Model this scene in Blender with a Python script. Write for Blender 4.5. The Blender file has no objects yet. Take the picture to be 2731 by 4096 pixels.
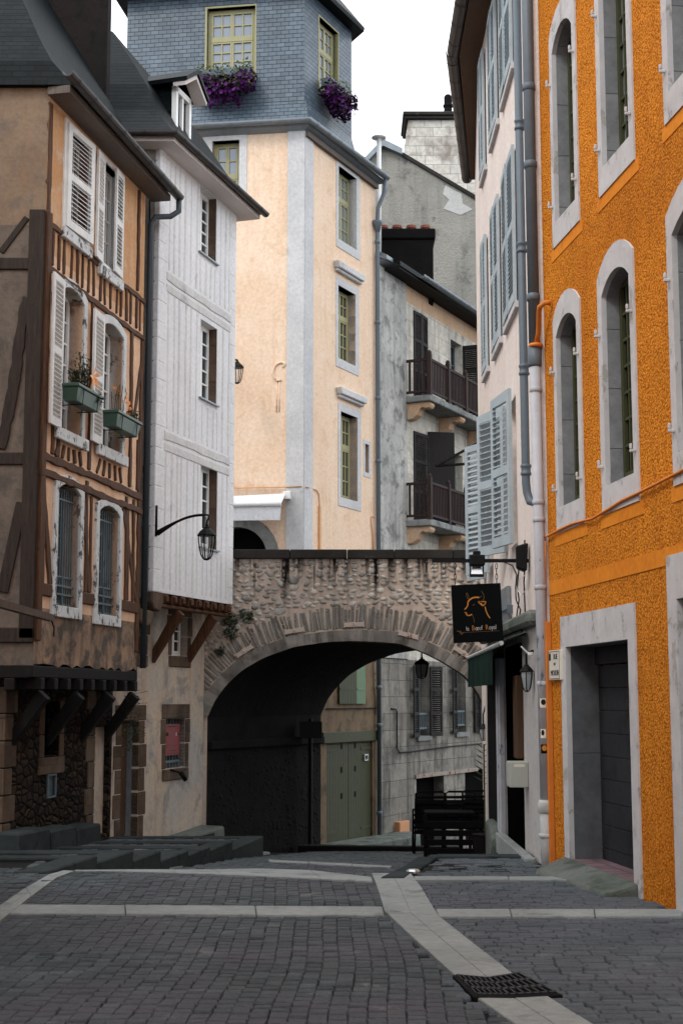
import bpy, math, random
from mathutils import Vector, Matrix
from mathutils.geometry import delaunay_2d_cdt
R = math.radians
rnd = random.Random(11)
sc = bpy.context.scene
col = sc.collection
# ------------------------------------------------------------------ camera
FP = 50/36*4096; PIT = math.atan(750/FP); CZ = 1.6
cp, sp = math.cos(PIT), math.sin(PIT)
cam = bpy.data.cameras.new('camera'); co = bpy.data.objects.new('camera', cam); col.objects.link(co)
cam.sensor_fit = 'VERTICAL'; cam.sensor_height = 36; cam.sensor_width = 24; cam.lens = 50
cam.clip_start = .1; cam.clip_end = 2000
co.location = (0, 0, CZ); co.rotation_euler = (R(90)+PIT, 0, 0); sc.camera = co

# survey helpers: sight lines of the photograph used to measure where things stand in the street (metres)
def ray(u, v):
    xc = (u-1365.5)/FP; yc = (2048-v)/FP
    return Vector((xc, cp-yc*sp, sp+yc*cp))
def interp(pts, x):
    if x <= pts[0][0]: return pts[0][1]
    for (a, b), (c, d) in zip(pts, pts[1:]):
        if x <= c: return b+(d-b)*(x-a)/(c-a)
    return pts[-1][1]
LANE = [(-300, 0), (11, 0), (13, 0), (14, -.045), (15.54, -.2), (16.77, -.35), (17.86, -.48), (19.1, -.56), (21.46, -.72),
        (23.5, -.9), (27, -1.2), (31, -1.6), (36, -2.15), (60, -4.5), (90, -5), (400, -5)]
PLATE = [(11, 0), (13, -.01), (15.0, -.085), (15.6, -.09), (20, -.3)]
def lane(y): return interp(LANE, y)
def kerbx(y): return .45+(y-13.2)*.19
def ground(x, y):
    if 13.2 < y <= 15.7 and x > kerbx(y): return max(lane(y), interp(PLATE, y))
    return lane(y)
def G(u, v):
    d = ray(u, v); lo, hi = 1., 90.
    for _ in range(50):
        y = (lo+hi)/2
        if CZ+d.z*y/d.y > lane(y): lo = y
        else: hi = y
    return Vector((d.x*lo/d.y, lo, lane(lo)))
def atY(u, v, y):
    d = ray(u, v); t = y/d.y
    return Vector((d.x*t, y, CZ+d.z*t))
class Face:
    """a vertical facade plane: s along it (left to right seen from outside), n outward, z up"""
    def __init__(f, O, P):
        f.O = Vector((O[0], O[1], 0)); P = Vector((P[0], P[1], 0)); f.L = (P-f.O).length
        f.d = (P-f.O).normalized(); f.n = Vector((f.d.y, -f.d.x, 0))
        f.M = Matrix(((f.d.x, -f.n.x, 0, f.O.x), (f.d.y, -f.n.y, 0, f.O.y), (0, 0, 1, 0), (0, 0, 0, 1)))
    def sz(f, u, v, off=0):
        r = ray(u, v); c = Vector((0, 0, CZ)); q = f.O+f.n*off
        t = (q-c).dot(f.n)/r.dot(f.n); p = c+r*t
        return ((p-f.O).dot(f.d), p.z)
    def w(f, s, n, z): return f.O+f.d*s+f.n*n+Vector((0, 0, z))
    def rect(f, tl, tr, bl, off=0):
        """s0,s1,z0,z1 from pixels of top-left, a point on the right edge, and bottom-left"""
        a = f.sz(*tl, off); b = f.sz(*tr, off); c = f.sz(*bl, off)
        return a[0], b[0], c[1], a[1]

# ------------------------------------------------------------------ objects
WM = {}
def tag(o, label=None, cat=None, group=None, kind=None):
    if label: o['label'] = label
    if cat: o['category'] = cat
    if group: o['group'] = group
    if kind: o['kind'] = kind
    return o
def empty(name, loc, rotz=0, label=None, cat=None, group=None, M=None):
    o = bpy.data.objects.new(name, None); col.objects.link(o); o.empty_display_size = .2
    if M is not None:
        o.matrix_world = M; WM[o.name] = M.copy()
    else:
        o.location = loc; o.rotation_euler = (0, 0, rotz)
        WM[o.name] = Matrix.Translation(Vector(loc)) @ Matrix.Rotation(rotz, 4, 'Z')
    return tag(o, label, cat, group)

class MB:
    def __init__(m, F=None):
        m.F = F if F is not None else Matrix.Identity(4); m.v = []; m.f = []; m.T = None
    def P(m, p):
        p = Vector(p)
        if m.T is not None: p = m.T @ p
        m.v.append(p); return len(m.v)-1
    def face(m, pts):
        m.f.append([m.P(p) for p in pts])
    def box(m, x0, x1, y0, y1, z0, z1):
        i = [m.P(p) for p in ((x0,y0,z0),(x1,y0,z0),(x1,y1,z0),(x0,y1,z0),(x0,y0,z1),(x1,y0,z1),(x1,y1,z1),(x0,y1,z1))]
        for q in ((0,3,2,1),(4,5,6,7),(0,1,5,4),(1,2,6,5),(2,3,7,6),(3,0,4,7)): m.f.append([i[k] for k in q])
    def hexa(m, b, t):
        i = [m.P(p) for p in b+t]
        for q in ((0,3,2,1),(4,5,6,7),(0,1,5,4),(1,2,6,5),(2,3,7,6),(3,0,4,7)): m.f.append([i[k] for k in q])
    def prism(m, poly, y0, y1):
        """polygon in (x,z) counter-clockwise seen from -y, extruded in y"""
        a = [m.P((x, y0, z)) for x, z in poly]; b = [m.P((x, y1, z)) for x, z in poly]; n = len(poly)
        m.f.append(a); m.f.append(b[::-1])
        for k in range(n): m.f.append([a[k], b[k], b[(k+1) % n], a[(k+1) % n]])
    def plate(m, poly, z0, z1):
        """polygon in (x,y) ccw, extruded in z; z values may be callables"""
        g = lambda z, p: z(*p) if callable(z) else z
        a = [m.P((x, y, g(z0, (x, y)))) for x, y in poly]; b = [m.P((x, y, g(z1, (x, y)))) for x, y in poly]; n = len(poly)
        m.f.append(a[::-1]); m.f.append(b)
        for k in range(n): m.f.append([a[k], a[(k+1) % n], b[(k+1) % n], b[k]])
    def ring(m, inn, out, y0, y1):
        n = len(inn)
        A = [m.P((x, y0, z)) for x, z in inn]; B = [m.P((x, y0, z)) for x, z in out]
        C = [m.P((x, y1, z)) for x, z in inn]; D = [m.P((x, y1, z)) for x, z in out]
        for k in range(n):
            j = (k+1) % n
            m.f.append([A[k], B[k], B[j], A[j]]); m.f.append([A[k], A[j], C[j], C[k]])
            m.f.append([B[k], D[k], D[j], B[j]]); m.f.append([C[k], C[j], D[j], D[k]])
    def tube(m, path, r, seg=8, cap=True):
        path = [Vector(p) for p in path]; rings = []; up = Vector((0, 0, 1)); last = None
        for k, p in enumerate(path):
            t = (path[min(k+1, len(path)-1)]-path[max(k-1, 0)]).normalized()
            if last is None:
                a = t.cross(up)
                if a.length < .05: a = t.cross(Vector((1, 0, 0)))
            else: a = last-t*last.dot(t)
            a.normalize(); last = a; b = t.cross(a)
            rr = r[k] if isinstance(r, (list, tuple)) else r
            rings.append([m.P(p+a*rr*math.cos(2*math.pi*i/seg)+b*rr*math.sin(2*math.pi*i/seg)) for i in range(seg)])
        for A, B in zip(rings, rings[1:]):
            for i in range(seg): m.f.append([A[i], A[(i+1) % seg], B[(i+1) % seg], B[i]])
        if cap: m.f.append(rings[0][::-1]); m.f.append(rings[-1])
    def lathe(m, prof, c=(0, 0, 0), seg=12, a0=0):
        c = Vector(c); rings = []
        for r, z in prof: rings.append([m.P(c+Vector((r*math.cos(a0+2*math.pi*i/seg), r*math.sin(a0+2*math.pi*i/seg), z))) for i in range(seg)])
        for A, B in zip(rings, rings[1:]):
            for i in range(seg): m.f.append([A[i], A[(i+1) % seg], B[(i+1) % seg], B[i]])
        m.f.append(rings[0][::-1]); m.f.append(rings[-1])
    def bar(m, a, b, wx, wy):
        """rectangular bar from a to b (x,z) in the facade plane: width wx in plane, y from wy[0] to wy[1]"""
        a = Vector(a); b = Vector(b); t = (b-a).normalized(); q = Vector((-t.y, t.x))*wx/2
        m.prism([tuple(a-q), tuple(b-q), tuple(b+q), tuple(a+q)], wy[0], wy[1])
    def rbar(m, a, b, w, wy, step=.16, j=.16):
        """hand hewn bar: like bar() with wandering edges"""
        a = Vector(a); b = Vector(b); L = (b-a).length; n = max(2, int(L/step)); t = (b-a)/L; q = Vector((-t.y, t.x))
        lo, hi = [], []
        for k in range(n+1):
            p = a+t*L*k/n; lo.append(tuple(p-q*w*(.5+rnd.uniform(-j, j)))); hi.append(tuple(p+q*w*(.5+rnd.uniform(-j, j))))
        m.prism(lo+hi[::-1], wy[0], wy[1])
    def ribbon(m, pts, w, wy):
        pts = [Vector(p) for p in pts]; lo, hi = [], []
        for k, p in enumerate(pts):
            t = (pts[min(k+1, len(pts)-1)]-pts[max(k-1, 0)]).normalized(); q = Vector((-t.y, t.x))
            lo.append(tuple(p-q*w*(.5+rnd.uniform(-.08, .08)))); hi.append(tuple(p+q*w*(.5+rnd.uniform(-.08, .08))))
        m.prism(lo+hi[::-1], wy[0], wy[1])
    def blob(m, c, r, seg=6, rings=4, jit=.12):
        c = Vector(c); R_ = []
        for i in range(1, rings):
            th = math.pi*i/rings
            R_.append([m.P(c+Vector((r[0]*math.sin(th)*math.cos(2*math.pi*k/seg)*(1+rnd.uniform(-jit, jit)), r[1]*math.cos(th), r[2]*math.sin(th)*math.sin(2*math.pi*k/seg)*(1+rnd.uniform(-jit, jit))))) for k in range(seg)])
        a = m.P(c+Vector((0, r[1], 0))); b = m.P(c-Vector((0, r[1], 0)))
        for k in range(seg):
            m.f.append([a, R_[0][k], R_[0][(k+1) % seg]]); m.f.append([b, R_[-1][(k+1) % seg], R_[-1][k]])
        for A, B in zip(R_, R_[1:]):
            for k in range(seg): m.f.append([A[k], B[k], B[(k+1) % seg], A[(k+1) % seg]])
    def fill(m, outer, holes, y=0., n=None):
        """flat sheet at depth y with holes, facing -y"""
        V, E = [], []
        for poly in [outer]+holes:
            b = len(V); V += [Vector(p) for p in poly]; k = len(poly); E += [(b+i, b+(i+1) % k) for i in range(k)]
        vs, es, fs, *_ = delaunay_2d_cdt(V, E, [], 0, 1e-5)
        ids = [m.P((p[0], y, p[1])) for p in vs]
        for f in fs:
            c = sum((vs[i] for i in f), Vector((0, 0)))/len(f)
            if inside(c, outer) and not any(inside(c, h) for h in holes):
                p = [vs[i] for i in f]
                area = sum(p[i][0]*p[(i+1) % len(p)][1]-p[(i+1) % len(p)][0]*p[i][1] for i in range(len(p)))
                m.f.append([ids[i] for i in (f if area > 0 else f[::-1])])
    def wall(m, outer, holes, y=0., depth=.3, rim=True):
        m.fill(outer, holes, y)
        for h in holes:
            k = len(h)
            for i in range(k):
                (a, b), (c, d) = h[i], h[(i+1) % k]
                m.face([(a, y, b), (c, y, d), (c, y+depth, d), (a, y+depth, b)])
        if rim:
            k = len(outer)
            for i in range(k):
                (a, b), (c, d) = outer[i], outer[(i+1) % k]
                m.face([(a, y, b), (a, y+depth+.2, b), (c, y+depth+.2, d), (c, y, d)])
    def build(m, name, mat, parent=None, smooth=False, bevel=0, label=None, loc=None, seg=1):
        W = [m.F @ p for p in m.v]
        me = bpy.data.meshes.new(name)
        if parent is not None: X = WM[parent.name].inverted(); V = [X @ p for p in W]; L = None
        else:
            if loc is None:
                lo = [min(p[i] for p in W) for i in range(3)]; hi = [max(p[i] for p in W) for i in range(3)]
                loc = ((lo[0]+hi[0])/2, (lo[1]+hi[1])/2, lo[2])
            L = Vector(loc); V = [p-L for p in W]
        me.from_pydata([tuple(p) for p in V], [], m.f)
        uv = me.uv_layers.new(name='uv'); loc_v = m.v
        me.update()
        for p in me.polygons:
            q = [loc_v[i] for i in p.vertices]
            N = Vector((0, 0, 0))
            for i in range(len(q)): N += q[i].cross(q[(i+1) % len(q)]) if False else (q[i]-q[0]).cross(q[(i+1) % len(q)]-q[0])
            if N.length < 1e-12: N = Vector((0, 0, 1))
            N.normalize()
            if abs(N.z) > .95: t, b = Vector((1, 0, 0)), Vector((0, 1, 0))
            else: t = Vector((-N.y, N.x, 0)).normalized(); b = N.cross(t)
            for li, vi in zip(p.loop_indices, p.vertices): uv.data[li].uv = (loc_v[vi].dot(t), loc_v[vi].dot(b))
            p.use_smooth = smooth
        o = bpy.data.objects.new(name, me); col.objects.link(o)
        me.materials.append(mat)
        if parent is not None: o.parent = parent; WM[o.name] = WM[parent.name]
        else: o.location = L; WM[o.name] = Matrix.Translation(L)
        if bevel:
            bv = o.modifiers.new('bevel', 'BEVEL'); bv.width = bevel; bv.segments = seg; bv.limit_method = 'ANGLE'; bv.angle_limit = R(40)
        if label: o['label'] = label
        return o
def inside(p, poly):
    x, y = p[0], p[1]; c = False; n = len(poly)
    for i in range(n):
        a, b = poly[i], poly[i-1]
        if (a[1] > y) != (b[1] > y) and x < (b[0]-a[0])*(y-a[1])/(b[1]-a[1])+a[0]: c = not c
    return c
def rc(s0, s1, z0, z1): return [(s0, z0), (s1, z0), (s1, z1), (s0, z1)]
def archp(s0, s1, z0, z1, rise=0, n=8):
    """opening outline, z1 = apex"""
    if rise <= 0: return rc(s0, s1, z0, z1)
    w = (s1-s0)/2; rr = (w*w+rise*rise)/(2*rise); cx = (s0+s1)/2; cz = z1-rr; a = math.asin(min(1, w/rr))
    pts = [(s0, z0), (s1, z0)]
    for k in range(n+1):
        t = a-2*a*k/n; pts.append((cx+rr*math.sin(t), cz+rr*math.cos(t)))
    return pts
def inset_poly(P, d, w=None, wn=None):
    n = len(P); out = []
    for i in range(n):
        a, b, c = Vector(P[i-1]), Vector(P[i]), Vector(P[(i+1) % n])
        e1 = (b-a).normalized(); e2 = (c-b).normalized(); n1 = Vector((-e1.y, e1.x)); n2 = Vector((-e2.y, e2.x))
        q_ = w if d > 0 else wn; d1 = d*q_[i-1] if q_ else d; d2 = d*q_[i] if q_ else d
        # meet of the two edges moved inward by d1 and d2
        k = n1.dot(n2); den = max(1-k*k, .04); out.append(tuple(b+n1*((d1-k*d2)/den)+n2*((d2-k*d1)/den)))
    return out
def loft(m, P, prof, w=None, wn=None):
    """P ccw footprint; prof = [(inset,z)...]"""
    rings = [[(x, y, z) for x, y in inset_poly(P, d, w, wn)] for d, z in prof]; n = len(P)
    for A, B in zip(rings, rings[1:]):
        for k in range(n): m.face([A[k], A[(k+1) % n], B[(k+1) % n], B[k]])
    m.face(rings[-1]); m.face(rings[0][::-1])

# ------------------------------------------------------------------ materials
def S(r, g, b, k=1.):
    f = lambda c: (c/12.92 if c <= .04045 else ((c+.055)/1.055)**2.4)*k
    return (f(r/255), f(g/255), f(b/255), 1)
class NT:
    def __init__(n, name, rough=.85, spec=.3, metal=0):
        n.m = bpy.data.materials.new(name); n.m.use_nodes = True; n.t = n.m.node_tree
        n.b = n.t.nodes['Principled BSDF']; n.b.inputs['Roughness'].default_value = rough
        n.b.inputs['Specular IOR Level'].default_value = spec; n.b.inputs['Metallic'].default_value = metal
        n.tc = n.N('ShaderNodeTexCoord'); n.obj = n.tc.outputs['Object']; n.uv = n.tc.outputs['UV']; n.bump = None
    def N(n, t): return n.t.nodes.new(t)
    def L(n, a, b): n.t.links.new(a, b)
    def mp(n, src, scale=(1, 1, 1), rot=(0, 0, 0)):
        q = n.N('ShaderNodeMapping'); n.L(src, q.inputs[0]); q.inputs['Scale'].default_value = scale; q.inputs['Rotation'].default_value = rot; return q.outputs[0]
    def noise(n, scale, det=5, rough=.55, src=None, dist=0):
        q = n.N('ShaderNodeTexNoise'); n.L(src or n.obj, q.inputs['Vector']); q.inputs['Scale'].default_value = scale
        q.inputs['Detail'].default_value = det; q.inputs['Roughness'].default_value = rough; q.inputs['Distortion'].default_value = dist; return q.outputs['Fac']
    def vor(n, scale, src=None, feat='F1', out='Distance', rand=1):
        q = n.N('ShaderNodeTexVoronoi'); q.feature = feat; n.L(src or n.obj, q.inputs['Vector']); q.inputs['Scale'].default_value = scale; q.inputs['Randomness'].default_value = rand; return q.outputs[out]
    def ramp(n, fac, a, b, c0=0., c1=1.):
        q = n.N('ShaderNodeMapRange'); n.L(fac, q.inputs[0]); q.inputs[1].default_value = a; q.inputs[2].default_value = b
        q.inputs[3].default_value = c0; q.inputs[4].default_value = c1; return q.outputs[0]
    def math(n, op, a, b=None):
        q = n.N('ShaderNodeMath'); q.operation = op
        for i, x in enumerate((a, b)):
            if x is None: continue
            if isinstance(x, (int, float)): q.inputs[i].default_value = x
            else: n.L(x, q.inputs[i])
        return q.outputs[0]
    def mix(n, fac, a, b, mode='MIX'):
        q = n.N('ShaderNodeMix'); q.data_type = 'RGBA'; q.blend_type = mode
        for i, x in ((0, fac), (6, a), (7, b)):
            if isinstance(x, (int, float, tuple)): q.inputs[i].default_value = x
            else: n.L(x, q.inputs[i])
        return q.outputs[2]
    def hsv(n, c, v):
        q = n.N('ShaderNodeHueSaturation'); n.L(c, q.inputs['Color']); n.L(v, q.inputs['Value']); return q.outputs[0]
    def addbump(n, h, dist=.01, strength=1.):
        q = n.N('ShaderNodeBump'); n.L(h, q.inputs['Height']); q.inputs['Distance'].default_value = dist; q.inputs['Strength'].default_value = strength
        if n.bump is not None: n.L(n.bump, q.inputs['Normal'])
        n.bump = q.outputs[0]; n.L(n.bump, n.b.inputs['Normal'])
    def col(n, c):
        if isinstance(c, tuple): n.b.inputs['Base Color'].default_value = c
        else: n.L(c, n.b.inputs['Base Color'])
        return n.m
def plaster(name, c1, c2, c3=None, amt=.55, c4=None, streak=0., sc_=1., grain=60, bump=.004, big=.006, rough=.9, drip=False, island=0.):
    n = NT(name, rough, .15)
    c = n.mix(n.ramp(n.noise(.9*sc_, 6, .6), .38, .62), c1, c2)
    if c3: c = n.mix(n.ramp(n.noise(2.3*sc_, 8, .68, dist=.4), amt, amt+.12), c, c3)
    if c4 and streak:
        st = n.noise(1, 5, .65, n.mp(n.obj, (5*sc_, 5*sc_, .45*sc_)))
        c = n.mix(n.math('MULTIPLY', n.ramp(st, .5, .75), streak), c, c4)
    if island:
        g_ = n.N('ShaderNodeNewGeometry'); c = n.hsv(c, n.ramp(g_.outputs['Random Per Island'], 0, 1, 1-island, 1+island*.6))
    if drip:    # black run-off stains hanging from the coping
        z = n.N('ShaderNodeSeparateXYZ'); n.L(n.obj, z.inputs[0])
        st = n.noise(1, 4, .6, n.mp(n.obj, (7, 7, .25))); ln = n.noise(1, 3, .5, n.mp(n.obj, (2.2, 2.2, 0)))
        fall = n.ramp(n.math('ADD', z.outputs[2], n.math('MULTIPLY', n.ramp(ln, .35, .65), .7)), 5.1, 5.75)
        c = n.mix(n.math('MULTIPLY', n.ramp(st, .47, .56), fall), c, S(34, 30, 28))
    f = n.noise(grain, 3, .6)
    c = n.hsv(c, n.ramp(n.noise(14, 6, .7), .25, .75, .82, 1.16))
    n.addbump(n.noise(5, 6, .6), big); n.addbump(f, bump)
    return n.col(c)
def plain(name, c, rough=.5, spec=.4, metal=0, var=.25, nscale=7, bump=0.):
    n = NT(name, rough, spec, metal)
    q = n.mix(1.0, c, c); q = n.hsv(q, n.ramp(n.noise(nscale, 6, .7), .25, .75, 1-var, 1+var))
    if bump: n.addbump(n.noise(40, 5, .6), bump)
    return n.col(q)
def wood(name, c1, c2, worn=None, amt=.6, rough=.75, stretch=(14, 14, 1.2), bump=.003):
    n = NT(name, rough, .25)
    g = n.noise(2.2, 7, .7, n.mp(n.obj, stretch))
    c = n.mix(n.ramp(g, .35, .65), c1, c2)
    if worn: c = n.mix(n.ramp(n.noise(9, 8, .75, n.mp(n.obj, (1.6, 1.6, .8))), amt, amt+.06), c, worn)
    n.addbump(g, bump); return n.col(c)
def slate(name, c1, c2, w=.22, h=.11, rough=.55, mort=.006, moss=None, lich=None, spec=.3):
    n = NT(name, rough, spec)
    br = n.N('ShaderNodeTexBrick'); n.L(n.mp(n.uv), br.inputs['Vector']); br.offset = .5
    for k, x in (('Scale', 1), ('Mortar Size', mort), ('Mortar Smooth', .3), ('Bias', 0), ('Brick Width', w), ('Row Height', h)): br.inputs[k].default_value = x
    br.inputs['Color1'].default_value = c1; br.inputs['Color2'].default_value = c2; br.inputs['Mortar'].default_value = S(12, 15, 18)
    c = n.hsv(br.outputs['Color'], n.ramp(n.noise(1.1, 6, .7), .3, .7, .75, 1.25))
    if moss: c = n.mix(n.ramp(n.noise(1.7, 8, .7), .56, .75), c, moss)
    if lich: c = n.mix(n.ramp(n.noise(26, 2, .5), .72, .76), c, lich)
    # each course tilts: saw-tooth height up the slope
    sx = n.N('ShaderNodeSeparateXYZ'); n.L(n.uv, sx.inputs[0])
    saw = n.math('FRACT', n.math('DIVIDE', sx.outputs[1], h))
    n.addbump(n.math('SUBTRACT', n.math('MULTIPLY', saw, -1.), n.math('MULTIPLY', br.outputs['Fac'], .8)), .012)
    n.addbump(n.noise(30, 5, .6, n.mp(n.uv, (1, .4, 1))), .002)
    return n.col(c)
def blocks(name, c1, c2, mortar, w=.5, h=.27, stain=None, amt=.5, mort=.008, rough=.9, c4=None, streak=0, freq=.5):
    n = NT(name, rough, .15)
    br = n.N('ShaderNodeTexBrick'); br.offset = freq
    wob = n.N('ShaderNodeTexNoise'); n.L(n.obj, wob.inputs[0]); wob.inputs['Scale'].default_value = 3
    v = n.N('ShaderNodeVectorMath'); v.operation = 'MULTIPLY_ADD'; n.L(wob.outputs['Color'], v.inputs[0]); v.inputs[1].default_value = (.03, .03, 0); n.L(n.uv, v.inputs[2])
    n.L(v.outputs[0], br.inputs['Vector'])
    for k, x in (('Scale', 1), ('Mortar Size', mort), ('Mortar Smooth', .4), ('Bias', 0), ('Brick Width', w), ('Row Height', h)): br.inputs[k].default_value = x
    br.inputs['Color1'].default_value = c1; br.inputs['Color2'].default_value = c2; br.inputs['Mortar'].default_value = mortar
    c = n.hsv(br.outputs['Color'], n.ramp(n.noise(6, 7, .7), .25, .75, .7, 1.3))
    if stain: c = n.mix(n.ramp(n.noise(1.1, 7, .65), amt, amt+.14), c, stain)
    if c4:
        st = n.noise(1, 5, .65, n.mp(n.obj, (4.5, 4.5, .4))); c = n.mix(n.math('MULTIPLY', n.ramp(st, .48, .72), streak), c, c4)
    n.addbump(n.math('MULTIPLY', br.outputs['Fac'], -1.), .008); n.addbump(n.noise(22, 6, .65), .006)
    return n.col(c)
def roughcast(name):
    n = NT(name, .95, .1)
    v1 = n.vor(46, n.obj, 'F1'); v2 = n.noise(52, 3, .65); v3 = n.noise(95, 2, .6)
    h = n.math('ADD', n.math('MULTIPLY', v1, -.7), n.math('ADD', n.math('MULTIPLY', v2, 1.2), n.math('MULTIPLY', v3, .5)))
    c = n.mix(n.ramp(h, .08, .72), S(158, 77, 9), S(254, 163, 54))
    c = n.hsv(c, n.ramp(n.noise(.8, 6, .6), .3, .7, .86, 1.1))
    c = n.mix(n.ramp(n.noise(9, 5, .6), .35, .8, 0, .3), c, S(150, 76, 16))
    st = n.noise(1, 5, .65, n.mp(n.obj, (3.2, 3.2, .25)))
    c = n.mix(n.ramp(st, .52, .78, 0, .38), c, S(124, 66, 16))
    c = n.mix(n.ramp(n.noise(.45, 4, .6), .5, .66, 0, .3), c, S(168, 84, 10))
    n.addbump(h, .02, 1.); return n.col(c)
def rubble(name):
    n = NT(name, .95, .08); src = n.mp(n.obj, (5.5, 5.5, 9)); wob = n.noise(3, 3, .5)
    e = n.vor(1, src, 'DISTANCE_TO_EDGE'); cc = n.vor(1, src, 'F1', 'Color')
    bw = n.N('ShaderNodeSeparateColor'); n.L(cc, bw.inputs[0])
    c = n.mix(bw.outputs[0], S(58, 49, 41), S(30, 26, 24)); c = n.mix(n.ramp(bw.outputs[1], .75, .9), c, S(66, 52, 40))
    c = n.mix(n.ramp(e, .03, .1, 1, 0), c, S(22, 18, 16)); c = n.hsv(c, n.ramp(n.noise(24, 6, .7), .25, .75, .65, 1.35))
    n.addbump(n.ramp(e, 0, .25), .03); n.addbump(n.noise(30, 5, .6), .006); return n.col(c)
def peel(name, base, under, amt=.52, sc_=9, rough=.7, under2=None, stretch=(1, 1, .6)):
    n = NT(name, rough, .25)
    f = n.noise(sc_, 9, .72, n.mp(n.obj, stretch), .2); k = n.ramp(f, amt, amt+.03)
    u = n.mix(n.noise(30, 4, .6), under, under2 or under)
    c = n.mix(k, base, u); c = n.hsv(c, n.ramp(n.noise(5, 5, .6), .3, .7, .88, 1.08))
    n.addbump(n.math('MULTIPLY', k, -1.), .003); n.addbump(n.noise(35, 5, .6), .002)
    return n.col(c)
def glass(name, c=(.012, .016, .018, 1), rough=.06, spec=.6):
    n = NT(name, rough, spec); n.addbump(n.noise(1.5, 2, .5), .006); return n.col(c)
def sett(name, c1, c2, c3, mult=1.):
    n = NT(name, .78, .3)
    g = n.N('ShaderNodeNewGeometry'); r = g.outputs['Random Per Island']
    c = n.mix(r, c1, c2); c = n.mix(n.ramp(n.noise(.5, 5, .6), .42, .6), c, c3); c = n.mix(n.ramp(n.noise(2.6, 7, .7), .6, .72, 0, .55), c, S(128, 128, 122))
    c = n.hsv(c, n.ramp(n.noise(40, 6, .75), .25, .75, .6, 1.4)); c = n.hsv(c, n.ramp(n.noise(1.3, 5, .6), .3, .7, .8, 1.2))
    n.addbump(n.noise(55, 6, .7), .006); n.addbump(n.noise(14, 3, .6), .006)
    return n.col(c)

M = {}
M['orange'] = roughcast('orange_roughcast')
M['orange_smooth'] = plaster('orange_smooth_render', S(228, 142, 44), S(214, 128, 36), S(188, 108, 30), .6, bump=.001, big=.002)
M['orange_paint'] = plain('orange_paint', S(206, 122, 44), .6, var=.15)
M['ochre_line'] = plain('ochre_pipe_paint', S(206, 150, 96), .6, var=.1)
M['cream'] = plaster('cream_render', S(231, 206, 182), S(226, 197, 170), S(219, 187, 158), .54, S(212, 176, 146), .6, bump=.0015, big=.002)
M['trim_grey'] = plaster('pale_grey_stone', S(200, 199, 199), S(187, 187, 188), S(172, 173, 175), .58, bump=.002, big=.002)
M['white_wall'] = plaster('white_limewash', S(228, 227, 228), S(218, 218, 220), S(194, 192, 190), .62, S(198, 192, 188), .45, bump=.003, big=.008)
M['white_rib'] = plaster('greyed_limewash', S(214, 212, 211), S(200, 198, 197), S(178, 175, 172), .55, S(186, 178, 170), .6, bump=.003)
M['white_plain'] = plain('white_gloss_paint', S(232, 232, 230), .45, var=.06)
M['ochre_base'] = plaster('stained_ochre_render', S(196, 178, 158), S(178, 172, 164), S(150, 146, 142), .5, S(166, 122, 84), .6, sc_=.8, bump=.003)
M['infill'] = plaster('pinkish_infill', S(226, 190, 160), S(216, 174, 142), S(190, 164, 142), .57, S(170, 122, 88), .5, bump=.004, big=.01)
M['infill_low'] = plaster('stained_lower_infill', S(176, 146, 122), S(140, 116, 98), S(92, 84, 76), .45, S(60, 52, 46), .9, bump=.006, big=.015)
M['infill_top'] = plaster('ochre_infill', S(206, 166, 130), S(194, 146, 104), S(198, 174, 152), .53, S(170, 106, 60), .6, bump=.004, big=.008)
M['gable'] = plaster('grey_brown_gable', S(112, 101, 92), S(98, 88, 80), S(84, 78, 74), .5, S(112, 92, 78), .4, bump=.005, big=.012)
M['gable_top'] = plaster('tan_gable', S(136, 118, 100), S(124, 105, 88), S(110, 99, 90), .52, S(138, 104, 76), .5, bump=.005, big=.012)
M['beam'] = wood('old_dark_timber', S(58, 37, 25), S(98, 66, 44), S(34, 24, 18), .6)
M['beam_black'] = wood('blackened_timber', S(11, 10, 9), S(21, 18, 16), S(8, 8, 8), .6)
M['white_shut'] = peel('peeling_white_paint', S(226, 226, 224), S(128, 120, 112), .64, 14)
M['blue_shut'] = peel('weathered_blue_grey_paint', S(168, 180, 186), S(120, 118, 112), .7, 12)
M['peel_stone'] = peel('peeling_white_stone', S(208, 210, 210), S(110, 112, 114), .55, 8, .85, S(70, 66, 62))
M['slate'] = slate('tower_slate', S(70, 84, 97), S(86, 100, 112), .2, .105, .42, lich=S(150, 160, 166))
M['slate_dark'] = slate('old_dark_slate', S(11, 16, 18), S(20, 26, 28), .2, .1, .5, moss=S(17, 23, 20), spec=.07)
M['zinc'] = plain('grey_zinc', S(128, 136, 142), .45, .5, .35, .18)
M['gutter'] = plain('old_brown_gutter', S(52, 48, 46), .5, .45, .2, .3)
M['pipe'] = plain('blue_grey_pipe', S(92, 103, 112), .5, .4, 0, .12)
M['pipe_pale'] = peel('pale_worn_pipe', S(176, 178, 184), S(116, 128, 140), .6, 6, .5)
M['pipe_white'] = plain('white_cast_pipe', S(188, 190, 188), .6, .3, 0, .15)
M['soffit'] = wood('grey_soffit', S(108, 98, 91), S(90, 82, 76), None)
M['soffit_white'] = wood('white_soffit', S(214, 206, 202), S(200, 192, 188), None)
M['olive'] = plain('olive_green_paint', S(152, 148, 110), .5, .4, 0, .1)
M['olive_dark'] = plain('dark_olive_paint', S(62, 65, 40), .6, .3, 0, .18)
M['sage'] = plain('sage_green_paint', S(104, 130, 100), .6, .35, 0, .12)
M['glass'] = glass('window_glass', S(46, 54, 56))
M['glass_sky'] = glass('pale_window_glass', S(120, 130, 142), .1, .9)
M['glass_dark'] = glass('dark_window_glass', S(12, 14, 16), .12, .35)
M['curtain'] = plain('net_curtain', S(190, 192, 190), .9, .1, 0, .1)
M['iron'] = plain('black_iron', S(12, 13, 14), .6, .2, 0, .3)
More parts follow.
